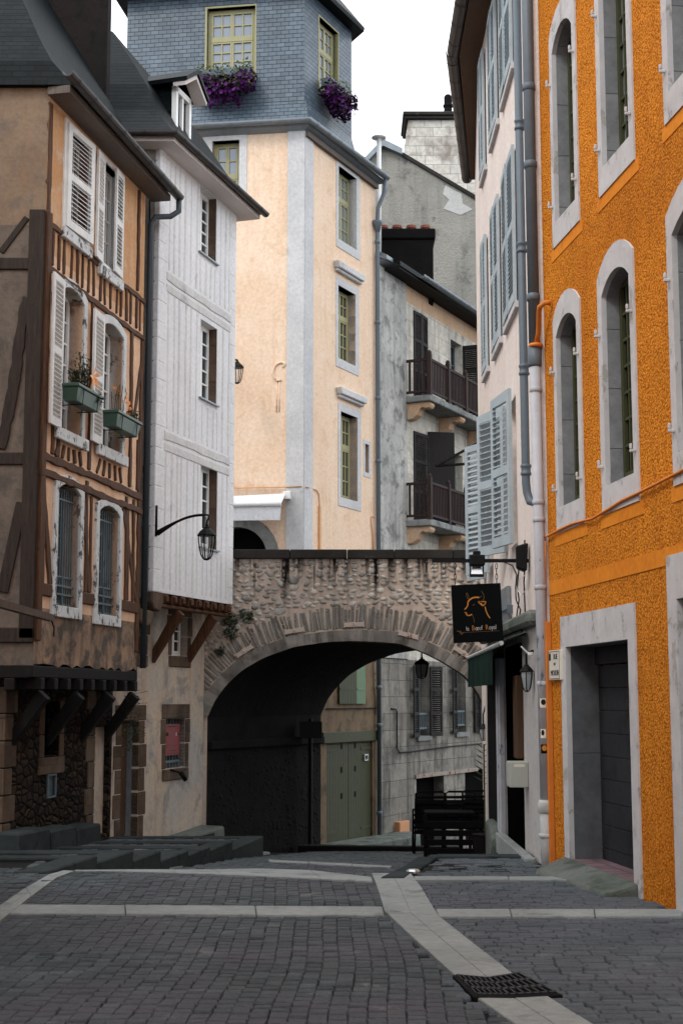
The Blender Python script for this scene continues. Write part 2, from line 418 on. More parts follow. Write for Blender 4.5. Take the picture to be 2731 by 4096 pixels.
M['iron_grey'] = plain('grey_iron_bars', S(92, 106, 112), .6, .35, .2, .2)
M['rust'] = peel('rusty_iron', S(150, 140, 130), S(120, 66, 34), .56, 9, .8)
M['rust_plate'] = peel('pale_rust_stained_iron', S(192, 178, 166), S(140, 84, 52), .6, 7, .7, S(110, 70, 50))
M['stone_grey'] = blocks('grey_jamb_stone', S(136, 138, 140), S(122, 125, 128), S(88, 88, 88), .9, .55, mort=.004)
M['stone_white'] = peel('painted_white_stone', S(196, 194, 194), S(158, 157, 157), .57, 5, .9, S(186, 180, 172))
M['sandstone'] = blocks('brown_sandstone', S(98, 80, 66), S(70, 58, 49), S(82, 72, 62), .5, .34, S(104, 90, 78), .5, .01)
M['rubble'] = rubble('dark_rubble_stone')
_ = blocks('dark_rubble_stone', S(64, 53, 44), S(40, 34, 30), S(18, 15, 13), .2, .09, S(26, 22, 19), .46, .022)
M['cobble_wall'] = plaster('bridge_mortar', S(206, 188, 172), S(192, 175, 162), S(158, 143, 132), .58, S(84, 74, 68), .6, sc_=1.1, bump=.006, big=.012, drip=True)
M['pebble'] = plaster('river_pebbles', S(200, 194, 184), S(176, 172, 166), S(146, 140, 132), .58, S(84, 76, 70), .6, bump=.003, drip=True, island=.4)
M['vouss'] = plaster('arch_stones', S(148, 144, 138), S(128, 124, 118), S(108, 102, 96), .52, S(76, 70, 66), .6, bump=.006, big=.012, island=.35)
M['coping'] = plaster('blackened_coping', S(58, 55, 52), S(44, 42, 41), S(86, 82, 76), .6, bump=.006, big=.01)
M['tunnel'] = plaster('shaded_tunnel', S(27, 25, 23), S(18, 17, 16), S(12, 12, 12), .5, bump=.006, big=.015, grain=20)  # near black colour carries the shade under the arch
M['grey_house'] = blocks('weathered_ashlar', S(206, 200, 188), S(192, 186, 174), S(150, 146, 138), 1.1, .42, S(150, 148, 142), .52, .004, c4=S(112, 110, 106), streak=.75)
M['grey_warm'] = plaster('warm_plaster', S(200, 170, 142), S(188, 156, 126), S(180, 164, 148), .55, S(160, 124, 94), .5)
M['ashlar_low'] = blocks('shaded_stained_ashlar', S(146, 141, 132), S(126, 121, 113), S(86, 83, 78), .9, .42, S(96, 94, 90), .48, .006, c4=S(62, 60, 57), streak=.9)  # darker base tone carries the shade beyond the arch; black stains are real
M['cream_low'] = plaster('shaded_lower_cream', S(134, 114, 90), S(118, 102, 84), S(94, 84, 72), .5, S(112, 78, 52), .6)  # darker copy of the cream render, shade beyond the arch put into its colour
M['cement'] = plaster('mottled_cement', S(184, 182, 176), S(160, 160, 156), S(122, 122, 120), .5, S(104, 104, 102), .7, bump=.006, big=.01)
M['grey_bare'] = plaster('grey_cement', S(140, 142, 140), S(120, 122, 120), S(98, 100, 100), .52, S(84, 84, 82), .6, bump=.006, big=.01)
M['far_gable'] = plaster('far_roughcast', S(150, 148, 140), S(134, 132, 126), S(96, 96, 94), .56, S(84, 86, 86), .5, sc_=.45, grain=12, bump=.03, big=.02)
M['patch'] = plaster('pale_patch', S(186, 186, 184), S(176, 176, 174), bump=.004)
M['chim_stone'] = blocks('pale_chimney_blocks', S(208, 204, 196), S(180, 176, 168), S(160, 156, 150), .62, .36, S(140, 132, 124), .54, .014)
M['soot_shade'] = plain('soot_shade_render', S(24, 22, 22), .95, .1, 0, .3, 3, .01)
M['dark_chim'] = plaster('dark_brown_chimney', S(34, 29, 28), S(27, 24, 23), S(20, 18, 18), .5, bump=.01, big=.01)
M['terra'] = plain('terracotta', S(132, 78, 62), .8, .2)
M['pink'] = plaster('pale_pink_render', S(236, 224, 216), S(228, 216, 208), S(234, 232, 230), .58, S(206, 184, 168), .45, bump=.002, big=.003)
M['pink_base'] = plaster('pale_grey_base', S(196, 192, 188), S(184, 182, 180), S(162, 160, 158), .58, S(150, 146, 142), .4, bump=.003)
M['brown_wood'] = wood('dark_balcony_wood', S(40, 29, 28), S(60, 44, 42), None)
M['door_wood'] = wood('brown_door_wood', S(88, 66, 48), S(70, 52, 38), None)
M['dark_shut'] = wood('near_black_shutter', S(28, 26, 26), S(40, 36, 36), None)
M['concrete'] = plaster('mossy_concrete', S(118, 122, 116), S(100, 106, 100), S(78, 86, 78), .5, bump=.01, big=.02)
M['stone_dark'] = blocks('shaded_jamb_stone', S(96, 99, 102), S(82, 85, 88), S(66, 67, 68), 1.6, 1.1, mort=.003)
M['garage'] = plaster('grey_boarded_door', S(46, 48, 51), S(38, 40, 43), S(32, 33, 35), .55, bump=.004, big=.01)
M['tile'] = blocks('pinkish_floor_tiles', S(128, 104, 108), S(112, 92, 96), S(88, 78, 78), .2, .2, freq=0)
M['sett'] = sett('street_setts', S(78, 86, 88), S(60, 67, 69), S(78, 79, 84))
M['sett2'] = sett('even_setts', S(90, 98, 102), S(74, 82, 86), S(86, 90, 96))
M['joint'] = plaster('dark_joint_sand', S(30, 30, 29), S(22, 22, 22), S(58, 56, 52), .64, bump=.01, big=.01, grain=40)
M['strip'] = plaster('granite_slab', S(154, 159, 156), S(138, 143, 141), S(108, 113, 111), .55, bump=.003, big=.002, grain=90)
M['step'] = plaster('worn_step_stone', S(56, 62, 63), S(44, 50, 51), S(34, 39, 40), .52, bump=.006, big=.008)
M['pipe_dark'] = plain('dark_grey_pipe', S(56, 64, 70), .5, .4, 0, .15)
M['beam_grey'] = wood('greyed_dark_timber', S(36, 29, 25), S(58, 47, 40), S(26, 22, 20), .6)
M['cast'] = plain('cast_iron_grate', S(44, 48, 50), .55, .45, .4, .3)
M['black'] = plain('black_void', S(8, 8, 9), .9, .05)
M['signblack'] = plain('sign_black', S(6, 9, 10), .7, .08, 0, .1)
M['gold'] = plain('gold_line', S(196, 128, 36), .5, .4)
M['gold_dim'] = plain('dim_gold_line', S(96, 66, 26), .5, .4)
M['white_line'] = plain('white_lettering', S(222, 222, 222), .6, .2)
M['plate'] = plain('cream_enamel', S(222, 216, 202), .35, .5, 0, .06)
M['ink'] = plain('black_lettering', S(26, 26, 30), .6, .2)
M['green_awn'] = plaster('dark_green_canvas', S(9, 40, 33), S(7, 33, 27), None, bump=.001, big=.004)
M['white_awn'] = plaster('white_canvas', S(226, 228, 232), S(216, 218, 222), S(190, 192, 196), .62, bump=.001, big=.004)
M['leaf'] = plain('green_leaves', S(70, 84, 34), .6, .3, 0, .5, 25)
M['leaf_dark'] = plain('dark_leaves', S(38, 50, 26), .65, .25, 0, .5, 25)
M['purple'] = plain('purple_petals', S(82, 20, 96), .6, .2, 0, .6, 22)
M['purple2'] = plain('deep_purple_petals', S(40, 9, 48), .6, .2, 0, .6, 22)
M['peach'] = plain('peach_petals', S(240, 160, 96), .6, .2)
M['pot'] = plain('dark_green_plastic', S(62, 88, 76), .45, .4, 0, .12)
M['meter'] = plain('pale_grey_plastic', S(176, 178, 168), .55, .35, 0, .06)
M['peachbox'] = plain('peach_plastic', S(196, 140, 100), .6, .3, 0, .08)
M['poster'] = plain('red_poster', S(126, 34, 36), .5, .3, 0, .1)
M['steel'] = plain('brushed_steel', S(220, 222, 222), .25, .7, .8, .05)
M['lamp_glass'] = glass('lamp_glass', S(150, 156, 158), .15, .8)
M['seat'] = plain('black_seat_slats', S(6, 6, 7), .7, .08, 0, .3)

# ------------------------------------------------------------------ joinery
def window(F, par, s0, s1, z0, z1, y, nx, nz, fm, gm=None, fr=.055, br=.028, transom=None, leaves=2, name='window'):
    """glazed casement: frame, stiles, bars and one pane sheet behind; y = depth of its face behind the wall"""
    m = MB(F.M); t = .05
    m.box(s0, s0+fr, y, y+t, z0, z1); m.box(s1-fr, s1, y, y+t, z0, z1)
    m.box(s0+fr, s1-fr, y, y+t, z0, z0+fr*1.3); m.box(s0+fr, s1-fr, y, y+t, z1-fr, z1)
    zs = [(z0+fr*1.3, z1-fr, nz)]
    if transom:
        zt = z0+(z1-z0)*transom[0]; m.box(s0+fr, s1-fr, y-.02, y+t, zt-.045, zt+.045)
        zs = [(z0+fr*1.3, zt-.045, nz), (zt+.045, z1-fr, transom[1])]
    w = (s1-s0-2*fr)/leaves
    for za, zb, k in zs:
        for i in range(leaves):
            a = s0+fr+i*w; b = a+w; c = .042
            if leaves > 1 or True:
                m.box(a+.002, a+c, y-.012, y+t-.005, za+.002, zb-.002); m.box(b-c, b-.002, y-.012, y+t-.005, za+.002, zb-.002)
                m.box(a+c, b-c, y-.012, y+t-.005, za+.002, za+c); m.box(a+c, b-c, y-.012, y+t-.005, zb-c, zb-.002)
            for j in range(1, nx): x = a+c+(b-a-2*c)*j/nx; m.box(x-br/2, x+br/2, y-.006, y+t-.012, za+c, zb-c)
            for j in range(1, k): z = za+c+(zb-za-2*c)*j/k; m.box(a+c, b-c, y-.004, y+t-.014, z-br/2, z+br/2)
    o = m.build(name, fm, par)
    g = MB(F.M); g.box(s0+.02, s1-.02, y+.022, y+.03, z0+.02, z1-.02)
    g.build('pane', gm or M['glass'], o)
    return o
def surround(F, par, inn, out, y0, y1, mat, name='surround', jamb=None, bevel=.006):
    m = MB(F.M)
    if jamb:
        m.ring(inn, out, y0, .03); o = m.build(name, mat, par, bevel=0)
        q = MB(F.M); mid = [(a[0]+(b[0]-a[0])*.5, a[1]+(b[1]-a[1])*.5) for a, b in zip(inn, out)]
        q.ring(inn, mid, .031, y1); q.build('jamb', jamb, o); return o
    m.ring(inn, out, y0, y1); return m.build(name, mat, par, bevel=bevel)
def shutter(F, par, w, h, s, y, z, ang, mat, side=1, pitch=.05, panels=2, arch=0, name='shutter', t=.035, st=.07, tilt=35):
    """louvred leaf hinged at (s, y), extending to +x (side=1) or -x, swung out by ang degrees"""
    m = MB(F.M); m.T = Matrix.Translation((s, y, z)) @ Matrix.Rotation(R(-ang*side), 4, 'Z') @ Matrix.Diagonal((side, 1, 1, 1))
    m.box(0, st, -t, 0, 0, h); m.box(w-st, w, -t, 0, 0, h+(.0 if not arch else -arch*0))
    ed = [0]; H = h-.1*1.0
    rails = [(0, .12), (h-.09, h)]
    if panels == 2: rails.insert(1, (h*.5-.05, h*.5+.05))
    if panels == 3: rails[1:1] = [(h*.33-.04, h*.33+.04), (h*.67-.04, h*.67+.04)]
    for a, b in rails: m.box(st, w-st, -t, 0, a, b)
    for (a, b), (c, d) in zip(rails, rails[1:]):
        n = max(2, int((c-b)/pitch)); p = (c-b)/n
        for k in range(n):
            zc = b+(k+.5)*p; ca, sa = math.cos(R(tilt)), math.sin(R(tilt)); hw = p*.52; th = .005
            pts = [(-hw*ca, -hw*sa), (hw*ca, hw*sa)]
            y0_, z0_ = -t/2-hw*ca*.8, zc-hw*sa; y1_, z1_ = -t/2+hw*ca*.8, zc+hw*sa
            m.hexa([(st, y0_, z0_-th), (w-st, y0_, z0_-th), (w-st, y1_, z1_-th), (st, y1_, z1_-th)],
                   [(st, y0_, z0_+th), (w-st, y0_, z0_+th), (w-st, y1_, z1_+th), (st, y1_, z1_+th)])
    if arch: m.prism([(0, h), (w, h), (w, h+arch*.25)]+[(w*(1-k/5), h+arch*(.25+.75*k/5)) for k in range(1, 6)], -t, 0)
    if side < 0: m.f = [f[::-1] for f in m.f]
    return m.build(name, mat, par)
def pipe(F, par, pts, r, mat, name='drainpipe', rings=(), seg=10):
    m = MB(F.M if F else None); m.tube(pts, r, seg)
    for z in rings:
        x, y = pts[0][0], pts[0][1]
        m.lathe([(r*1.02, z-.05), (r*1.28, z-.045), (r*1.28, z-.02), (r*1.1, z-.012), (r*1.1, z+.012), (r*1.28, z+.02), (r*1.28, z+.045), (r*1.02, z+.05)], (x, y, 0), seg)
    return m.build(name, mat, par, smooth=True)
def gutter(par, path, r, mat, name='gutter', joints=.6):
    """half round gutter along a world polyline, with joint bands"""
    m = MB(); path = [Vector(p) for p in path]; A = []
    for k, p in enumerate(path):
        t = (path[min(k+1, len(path)-1)]-path[max(k-1, 0)]).normalized(); a = Vector((t.y, -t.x, 0)).normalized()
        A.append([m.P(p+a*r*math.cos(math.pi+math.pi*i/8)+Vector((0, 0, r*math.sin(math.pi+math.pi*i/8)))) for i in range(9)] +
                 [m.P(p+a*r*.86*math.cos(-math.pi*i/8)+Vector((0, 0, .004+r*.86*math.sin(-math.pi*i/8)))) for i in range(9)])
    for a, b in zip(A, A[1:]):
        n = len(a)
        for i in range(n): m.f.append([a[i], a[(i+1) % n], b[(i+1) % n], b[i]])
    m.f.append(A[0][::-1]); m.f.append(A[-1])
    for p, q in zip(path, path[1:]):
        L = (q-p).length; t = (q-p)/L; k = joints/2
        a = Vector((t.y, -t.x, 0)).normalized()
        while k < L:
            c = p+t*k; rr = r*1.1
            X = [[c+t*w+a*rr*math.cos(math.pi+math.pi*i/8)+Vector((0, 0, rr*math.sin(math.pi+math.pi*i/8))) for i in range(9)] for w in (-.018, .018)]
            for i in range(8): m.face([X[0][i], X[0][i+1], X[1][i+1], X[1][i]])
            k += joints
    return m.build(name, mat, par, smooth=False)
o_w = {}
def text(F, par, body, s, n, z, size, mat, name='lettering', align='LEFT', ext=.002, sx=1., rot=0, thin=0.):
    cu = bpy.data.curves.new('t', 'FONT'); cu.body = body; cu.size = size; cu.extrude = ext; cu.align_x = align; cu.resolution_u = 3; cu.offset = thin
    o = bpy.data.objects.new('t', cu); col.objects.link(o)
    bpy.context.view_layer.update()
    me0 = o.evaluated_get(bpy.context.evaluated_depsgraph_get()).to_mesh()
    V = [Vector(v.co) for v in me0.vertices]; P = [list(p.vertices) for p in me0.polygons]
    o.to_mesh_clear(); bpy.data.objects.remove(o); bpy.data.curves.remove(cu)
    m = MB(F.M); c, k = math.cos(rot), math.sin(rot)
    for v in V: x, zz = v.x*sx, v.y; m.P((s+x*c-zz*k, -n-v.z, z+x*k+zz*c))
    m.f = P; o = m.build(name, mat, par); o_w[o.name] = max(v.x for v in V)*sx; return o
# ================================================================== GROUND
def structure(o): return tag(o, kind='structure')
def sheet(name, xs, ys, zf, mat):
    m = MB(); ids = [[m.P((x, y, zf(x, y))) for x in xs] for y in ys]
    for j in range(len(ys)-1):
        for i in range(len(xs)-1): m.f.append([ids[j][i], ids[j][i+1], ids[j+1][i+1], ids[j+1][i]])
    return structure(m.build(name, mat, loc=(0, 0, 0)))
sheet('ground', [-400, -60, -12, -6, -3, 0, 3, 6, 12, 60, 400], [-300, -40, -10, 0, 6, 9, 11, 12, 13, 13.5, 14, 14.8, 15.54, 16.2, 16.77, 17.86, 19.1, 20.3, 21.46, 23.5, 25, 27, 29, 31, 34, 36, 45, 60, 90, 400],
      lambda x, y: lane(y)-.03, M['joint'])
# granite strips (quads on the plane of the street), pixels -> ground points
def slabs(name, left, right, joints, nrow=1, top=.012):
    """left/right: lists of ground points; cut in nrow side-by-side rows and cross joints"""
    m = MB()
    def lerp(L, t):
        k = min(int(t), len(L)-2); f = t-k; return L[k].lerp(L[k+1], f)
    ts = joints
    for a, b in zip(ts, ts[1:]):
        for r in range(nrow):
            q = []
            for t, f in ((a, r/nrow), (a, (r+1)/nrow), (b, (r+1)/nrow), (b, r/nrow)):
                q.append(lerp(left, t).lerp(lerp(right, t), f))
            c = sum(q, Vector((0, 0, 0)))/4; dz = rnd.uniform(-.002, .002)
            q = [p+(c-p).normalized()*.004 for p in q]
            g = lambda p, h: (p.x, p.y, ground(p.x, p.y)+h)
            qi = [p+(c-p).normalized()*.009 for p in q]
            B = [m.P(g(p, -.03)) for p in q]; T0 = [m.P(g(p, top-.006+dz)) for p in q]; T1 = [m.P(g(p, top+dz)) for p in qi]
            for X, Y in ((B, T0), (T0, T1)):
                for i in range(4): m.f.append([X[i], X[(i+1) % 4], Y[(i+1) % 4], Y[i]])
            m.f.append(T1)
    o = structure(m.build(name, M['strip'], loc=(0, 0, 0)))
    return o
KEEP = []
def strip(name, lp, rp, joints, nrow=1):
    L = [G(*p) for p in lp]; Rr = [G(*p) for p in rp]; KEEP.append([(p.x, p.y) for p in L]+[(p.x, p.y) for p in Rr[::-1]])
    return slabs(name, L, Rr, joints, nrow)
strip('paving_strip', [(1487, 3497), (1538, 3650), (1820, 3912)], [(1642, 3497), (1752, 3668), (2062, 3912)], [0, .45, 1, 1.33, 1.66, 2], 2)
strip('paving_strip', [(1908, 3998), (2330, 4290)], [(2188, 3990), (2660, 4290)], [0, .3, .65, 1], 2)
strip('paving_strip', [(-60, 3650), (0, 3628), (255, 3486)], [(-80, 3740), (0, 3690), (300, 3486)], [0, 1, 1.35, 1.7, 2], 2)
strip('paving_strip', [(-300, 3660), (0, 3657), (1538, 3668)], [(-300, 3625), (0, 3622), (1530, 3632)], [0, .4, 1, 1.33, 1.67, 2])
strip('paving_strip', [(1752, 3672), (2731, 3670), (2860, 3670)], [(1742, 3642), (2731, 3642), (2860, 3642)], [0, .3, .64, 1, 2])
strip('paving_strip', [(300, 3486), (700, 3494), (1490, 3530)], [(300, 3474), (700, 3481), (1487, 3513)], [0, .5, 1, 1.25, 1.5, 1.75, 2])
strip('paving_strip', [(1660, 3524), (2290, 3524)], [(1655, 3510), (2280, 3510)], [0, .6, 1])
strip('paving_strip', [(-200, 3486), (150, 3486)], [(-200, 3474), (165, 3474)], [0, .5, 1])
strip('paving_strip', [(1075, 3448), (1560, 3474)], [(1075, 3441), (1570, 3467)], [0, .35, .7, 1])
strip('paving_strip', [(640, 3478), (856, 3434), (1060, 3408)], [(690, 3476), (870, 3438), (1080, 3411)], [0, .25, .5, .75, 1, 1.5, 2])
gl, gr_ = [G(1835, 3920), G(1915, 3996)], [G(2080, 3918), G(2215, 3990)]
KEEP.append([(G(u, v).x, G(u, v).y) for u, v in ((1822, 3912), (1912, 4000), (2240, 3996), (2075, 3908))])
EDGE = lambda y: -2.86+.1684*(y-14)         # edge of the stepped pavement
ye = [14.0, 15.54, 16.77, 17.86, 19.1, 20.2, 21.46, 23.5, 26.6]; zt = [-.06, -.135, -.25, -.37, -.43, -.48, -.6, -.78]
def setts():
    m = MB(); m2 = MB()
    y = 5.8; row = 0
    def one(mm, cx, cy, lx, ly, tw):
        if abs(cx) > .25*cy+1.3: return
        if any(all(inside((cx+ox*lx*.5, cy+oy*ly*.5), k) for ox in (-1, 1) for oy in (-1, 1)) for k in KEEP): return
        tz = None
        if cy > 13.9 and cx < EDGE(cy)+.06:
            if cy > 23.4 or cy < 14.1 or cx > EDGE(cy)-.36: return
            i = max(k for k in range(7) if ye[k] <= cy)
            if ye[i+1]-cy < .37 or cx < -4.6: return
            tz = zt[i]
        if cx > 2.12+.135*(14.5-cy)-.05 and cy < 14.6: return
        if cy >= 14.6 and cx > 2.03: return
        if cy > 13.1 and cy < 15.75 and abs(cx-kerbx(cy)) < .16: return
        z = ground(cx, cy)-.004+rnd.gauss(0, .003); tx, ty = rnd.gauss(0, .012), rnd.gauss(0, .026)
        sl = (ground(cx, cy+.1)-ground(cx, cy-.1))/.2
        if abs(sl) > .35: sl = 0
        if tz is not None: z = tz+rnd.gauss(0, .003); sl = 0
        c, s = math.cos(tw), math.sin(tw)
        j = lambda: rnd.uniform(-.005, .005)
        base = [(-lx/2+j(), -ly/2+j()), (lx/2+j(), -ly/2+j()), (lx/2+j(), ly/2+j()), (-lx/2+j(), ly/2+j())]
        def L(k, h):
            o = []
            for x, yy in base:
                x *= k[0]; yy *= k[1]; X = x*c-yy*s; Y = x*s+yy*c; o.append(mm.P((cx+X, cy+Y, z+h+X*tx+Y*(ty+sl))))
            return o
        k2 = (1-.012/lx, 1-.018/ly)
        A, B, C = L((1, 1), -.035), L((1, 1), -.011), L(k2, 0)
        for X, Y in ((A, B), (B, C)):
            for i in range(4): mm.f.append([X[i], X[(i+1) % 4], Y[(i+1) % 4], Y[i]])
        mm.f.append(C)
    # left field: columns running away from us, wavy; right field: rows across
    def split(y):   # x of the light strip that divides the two fields
        pts = [(5, 1.6), (7.2, .85), (8.2, .62), (10.6, .42), (12.9, .38), (16, .9), (40, 3)]
        return interp(pts, y)
    w = .1
    k = -60
    while k < 60:
        cx0 = k*w; yy = 5.7+rnd.uniform(0, .15)
        while yy < 31:
            ly = rnd.uniform(.10, .145); cy = yy+ly/2; cx = cx0+.03*math.sin(cy*.8+k*.02)+.012*math.sin(cy*2.3+k*.03)+rnd.uniform(-.002, .002)
            if cx < split(cy) or cy > 16: one(m, cx, cy, w+.001, ly-.016, rnd.gauss(0, .02))
            yy += ly
        k += 1
    r = 0; yy = 5.7
    while yy < 16:
        d = .098; xx = -.5+rnd.uniform(0, .15)
        while xx < 5:
            lx = rnd.uniform(.13, .19); cx = xx+lx/2; cy = yy+.015*math.sin(cx*2+yy)
            if cx > split(cy): one(m2, cx, cy, lx-.006, d-.009, rnd.gauss(0, .008))
            xx += lx
        yy += d
    structure(m.build('street_paving', M['sett'], loc=(0, 0, 0))); structure(m2.build('street_paving', M['sett2'], loc=(0, 0, 0)))
setts()
# raised pavement at the pink house
m = MB(); P_ = [(kerbx(13.2)+.12, 13.2), (3.4, 13.2), (3.4, 15.62), (kerbx(15.62)+.12, 15.62)]
m.plate([(P_[0][0], 13.2), (3.4, 13.2), (3.4, 14.6), (3.4, 15.62), (kerbx(15.62)+.12, 15.62)], -.9, lambda x, y: ground(x, y)-.02)
structure(m.build('pavement', M['joint'], loc=(0, 0, 0)))
m = MB()
for a, b in ((13.22, 14.0), (14.01, 14.8), (14.81, 15.66)):
    xa, xb = kerbx(a), kerbx(b); h = lambda x, y: ground(x+.2, y)+.016
    m.hexa([(xa-.1, a, -.6), (xa+.11, a, -.6), (xb+.11, b, -.6), (xb-.1, b, -.6)], [(xa-.1, a, h(xa, a)), (xa+.11, a, h(xa, a)), (xb+.11, b, h(xb, b)), (xb-.1, b, h(xb, b))])
m.hexa([(kerbx(15.6)+.13, 15.66, -1.4), (3.4, 15.66, -1.4), (3.4, 15.95, -1.4), (kerbx(15.6)+.13, 15.95, -1.4)], [(kerbx(15.6)+.13, 15.66, -.075), (3.4, 15.66, -.075), (3.4, 15.95, -.078), (kerbx(15.6)+.13, 15.95, -.078)])
structure(m.build('kerb', M['step'], bevel=.012, loc=(0, 0, 0)))
# stepped pavement on the left
ye = [14.0, 15.54, 16.77, 17.86, 19.1, 20.2, 21.46, 23.5, 26.6]; zt = [-.06, -.135, -.25, -.37, -.43, -.48, -.6, -.78]
m = MB(); mk = MB()
for i, z in enumerate(zt):
    a, b = ye[i], ye[i+1]
    if i == len(zt)-1: m.plate([(-9, a), (-2.15, a), (-2.3, b), (-9, b)], z-1.2, z-.006); continue
    m.plate([(-9, a+.0), (EDGE(a)-.02, a), (EDGE(b-.02)-.02, b-.02), (-9, b-.02)], z-1.2, z-.03)
    e0, e1 = EDGE(a), EDGE(b)
    mk.hexa([(e0-.3, a, z-.8), (e0, a, z-.8), (e1, b, z-.8), (e1-.3, b, z-.8)], [(e0-.3, a, z+.012), (e0, a, z+.008), (e1, b, z+.012), (e1-.3, b, z+.014)])
    mk.hexa([(-9, b-.3, z-.8), (e1-.31, b-.3, z-.8), (e1-.31, b, z-.8), (-9, b, z-.8)], [(-9, b-.3, z+.012), (e1-.31, b-.3, z+.012), (e1-.31, b, z+.012), (-9, b, z+.012)])
structure(m.build('pavement', M['joint'], loc=(0, 0, 0))); structure(mk.build('pavement_steps', M['step'], bevel=.015, loc=(0, 0, 0)))

# ================================================================== HALF TIMBERED HOUSE
FT = Face((-4.09, 19.0), (-3.28, 23.0)); FG = Face((-9.0, 19.0), (-4.09, 19.0))
def house(name, F, zb, label, cat='house'):
    X = F.M.copy(); X[2][3] = zb; return empty(name, None, 0, label, cat, M=X)
HT = house('timber_house', FT, -.45, 'old half timbered house with dark beams and peeling white louvred shutters at left')
LT = FT.L; zb = 2.05; ze = (FT.sz(225, 262, .38)[1]+FT.sz(640, 722, .38)[1])/2
ZW = ze+.12
tw = {}
holes = []
tops = []
r1 = FT.rect((270, 500), (352, 530), (258, 893)); r2 = FT.rect((412, 640), (478, 700), (404, 1045))
for r in (r1, r2): tops.append(r); holes.append(rc(*r))
mids = [FT.rect((243, 1152), (332, 1256), (236, 1715)), FT.rect((404, 1295), (490, 1385), (398, 1782))]
mids = [(a, b, c, d+.1) for a, b, c, d in mids]
for r in mids: holes.append(archp(*r, rise=.13))
lows = [FT.rect((229, 1920), (318, 1975), (223, 2420)), FT.rect((393, 2010), (474, 2050), (391, 2455))]
for r in lows: holes.append(archp(*r, rise=.12))
zsp = FT.sz(350, 1125)[1]
zlow = FT.sz(300, 2452)[1]
m = MB(FT.M); m.wall(rc(0, LT, zlow, zsp), [h for h in holes if h[0][1] < zsp-.5], 0, .25, rim=False); m.build('wall', M['infill'], HT)
# lower wall band with a crumbling foot
foot = [(LT*k/24, zb+rnd.uniform(-.02, .05)) for k in range(25)]
m = MB(FT.M); m.wall(foot+[(LT, zlow), (0, zlow)], [], 0, .1, rim=True); m.build('lower_wall', M['infill_low'], HT)
m = MB(FT.M); m.wall(rc(0, LT, zsp, ZW), [h for h in holes if h[0][1] > zsp-.5], 0, .25, rim=False)
m.build('upper_wall', M['infill_top'], HT)
zg = FG.sz(60, 900)[1]
m = MB(FG.M); m.box(0, FG.L, 0, .2, zg, ZW); m.build('gable_wall', M['gable_top'], HT)
m = MB(FG.M); m.box(0, FG.L, 0, .2, zb, zg); m.build('gable_wall', M['gable'], HT)
m = MB(FT.M); m.box(.25, LT-.01, .5, 4.5, zb+.02, ZW-.02); m.box(.02, .25, .22, .5, zb+.02, ZW); m.box(LT-.02, LT, 0, 4.5, zb, ZW); m.build('rear_wall', M['gable'], HT)
# beams on the street face
b = MB(FT.M)
yb = lambda: (-.022-rnd.uniform(0, .012), .05)
zA = FT.sz(171, 872)[1]; zB = FT.sz(168, 1050)[1]; zC = FT.sz(153, 1815)[1]; zD = FT.sz(152, 1875)[1]; zE = FT.sz(140, 2350)[1]
b.rbar((0, zA), (LT, zA-.02), .09, (-.03, .05)); b.rbar((0, zB), (LT, zB-.03), .09, (-.035, .05))
b.rbar((0, zC), (LT, zC-.02), .11, (-.04, .05)); b.rbar((0, zD-.02), (LT, zD-.06), .10, (-.05, .05))
def hit(s):   # opening bands crossing s
    return [r for r in tops+mids+lows if r[0]-.16 < s < r[1]+.16]
def post(sa, za, sb, zb_, w):
    b.rbar((sa, za), (sb, zb_), w, yb())
n = 17
for k in range(n):
    s = .22+(LT-.4)*k/(n-1)+rnd.uniform(-.03, .03)
    post(s, zB+.06, s+rnd.uniform(-.03, .03), zA-.06, rnd.uniform(.045, .075))
for s, w in ((.12, .1), (.42, .09), (.62, .1)): post(s, zC+.07, s+.01, zB-.06, w)
post(.55, zC+.6, .3, zB-.3, .09)
ps = (mids[0][1]+mids[1][0])/2
post(ps, zC+.07, ps, zB-.06, .1); post(LT-.55, zC+.07, LT-.58, zB-.06, .1); post(LT-.5, zC+.9, LT-.12, zB-.5, .09); post(LT-.2, zC+.07, LT-.2, zC+.9, .07)
for r in mids:
    for k in range(5):
        s = r[0]-.05+(r[1]-r[0]+.1)*k/4; post(s, zC+.07, s+(.14-.07*k)*(1 if k < 3 else .6), r[2]-.2, .07)
for s0 in (.15, mids[0][1]+.3, mids[1][1]+.3, LT-.35): post(s0, zC-.1, s0+.04, zE+.06, .085) if not hit(s0) or hit(s0)[0] in tops+mids else None
ls = lows
b.bar((0, zE), (ls[0][0]-.13, zE-.01), .17, (-.035, .05)); b.bar((ls[0][1]+.13, zE-.02), (ls[1][0]-.13, zE-.02), .17, (-.035, .05)); b.bar((ls[1][1]+.13, zE-.02), (LT, zE-.03), .17, (-.035, .05))
post(.12, zD-.1, .46, zE+.07, .12); g0 = (ls[0][1]+ls[1][0])/2
post(g0-.22, zD-.15, g0+.06, zE+.07, .1); post(g0+.08, zD-.1, g0+.1, zE+.07, .09)
post(ls[1][1]+.2, zD-.1, LT-.14, zE+.07, .11); post(ls[1][1]+.42, zD-.1, ls[1][1]+.45, zE+.07, .08)
post(LT-.08, zb+.3, LT-.08, zB-.07, .15); post(LT-.36, zA+.07, LT-.36, ZW-.25, .09)
post(.06, zA+.06, .06, ZW-.3, .1)
b.build('timber_frame', M['beam'], HT, bevel=.012)
b = MB(FG.M); L = FG.L; post_ = [(L-.2, zb+.35), (L, zb+.35), (L, zA+.15), (L-.22, zA+.15)]
b.prism(post_, -.05, .06)
zh1 = FG.sz(60, 1056)[1]; zh2 = FG.sz(60, 1835)[1]
b.bar((0, zh1), (L-.2, zh1), .17, (-.03, .05)); b.bar((0, zh2), (L-.2, zh2), .17, (-.03, .05))
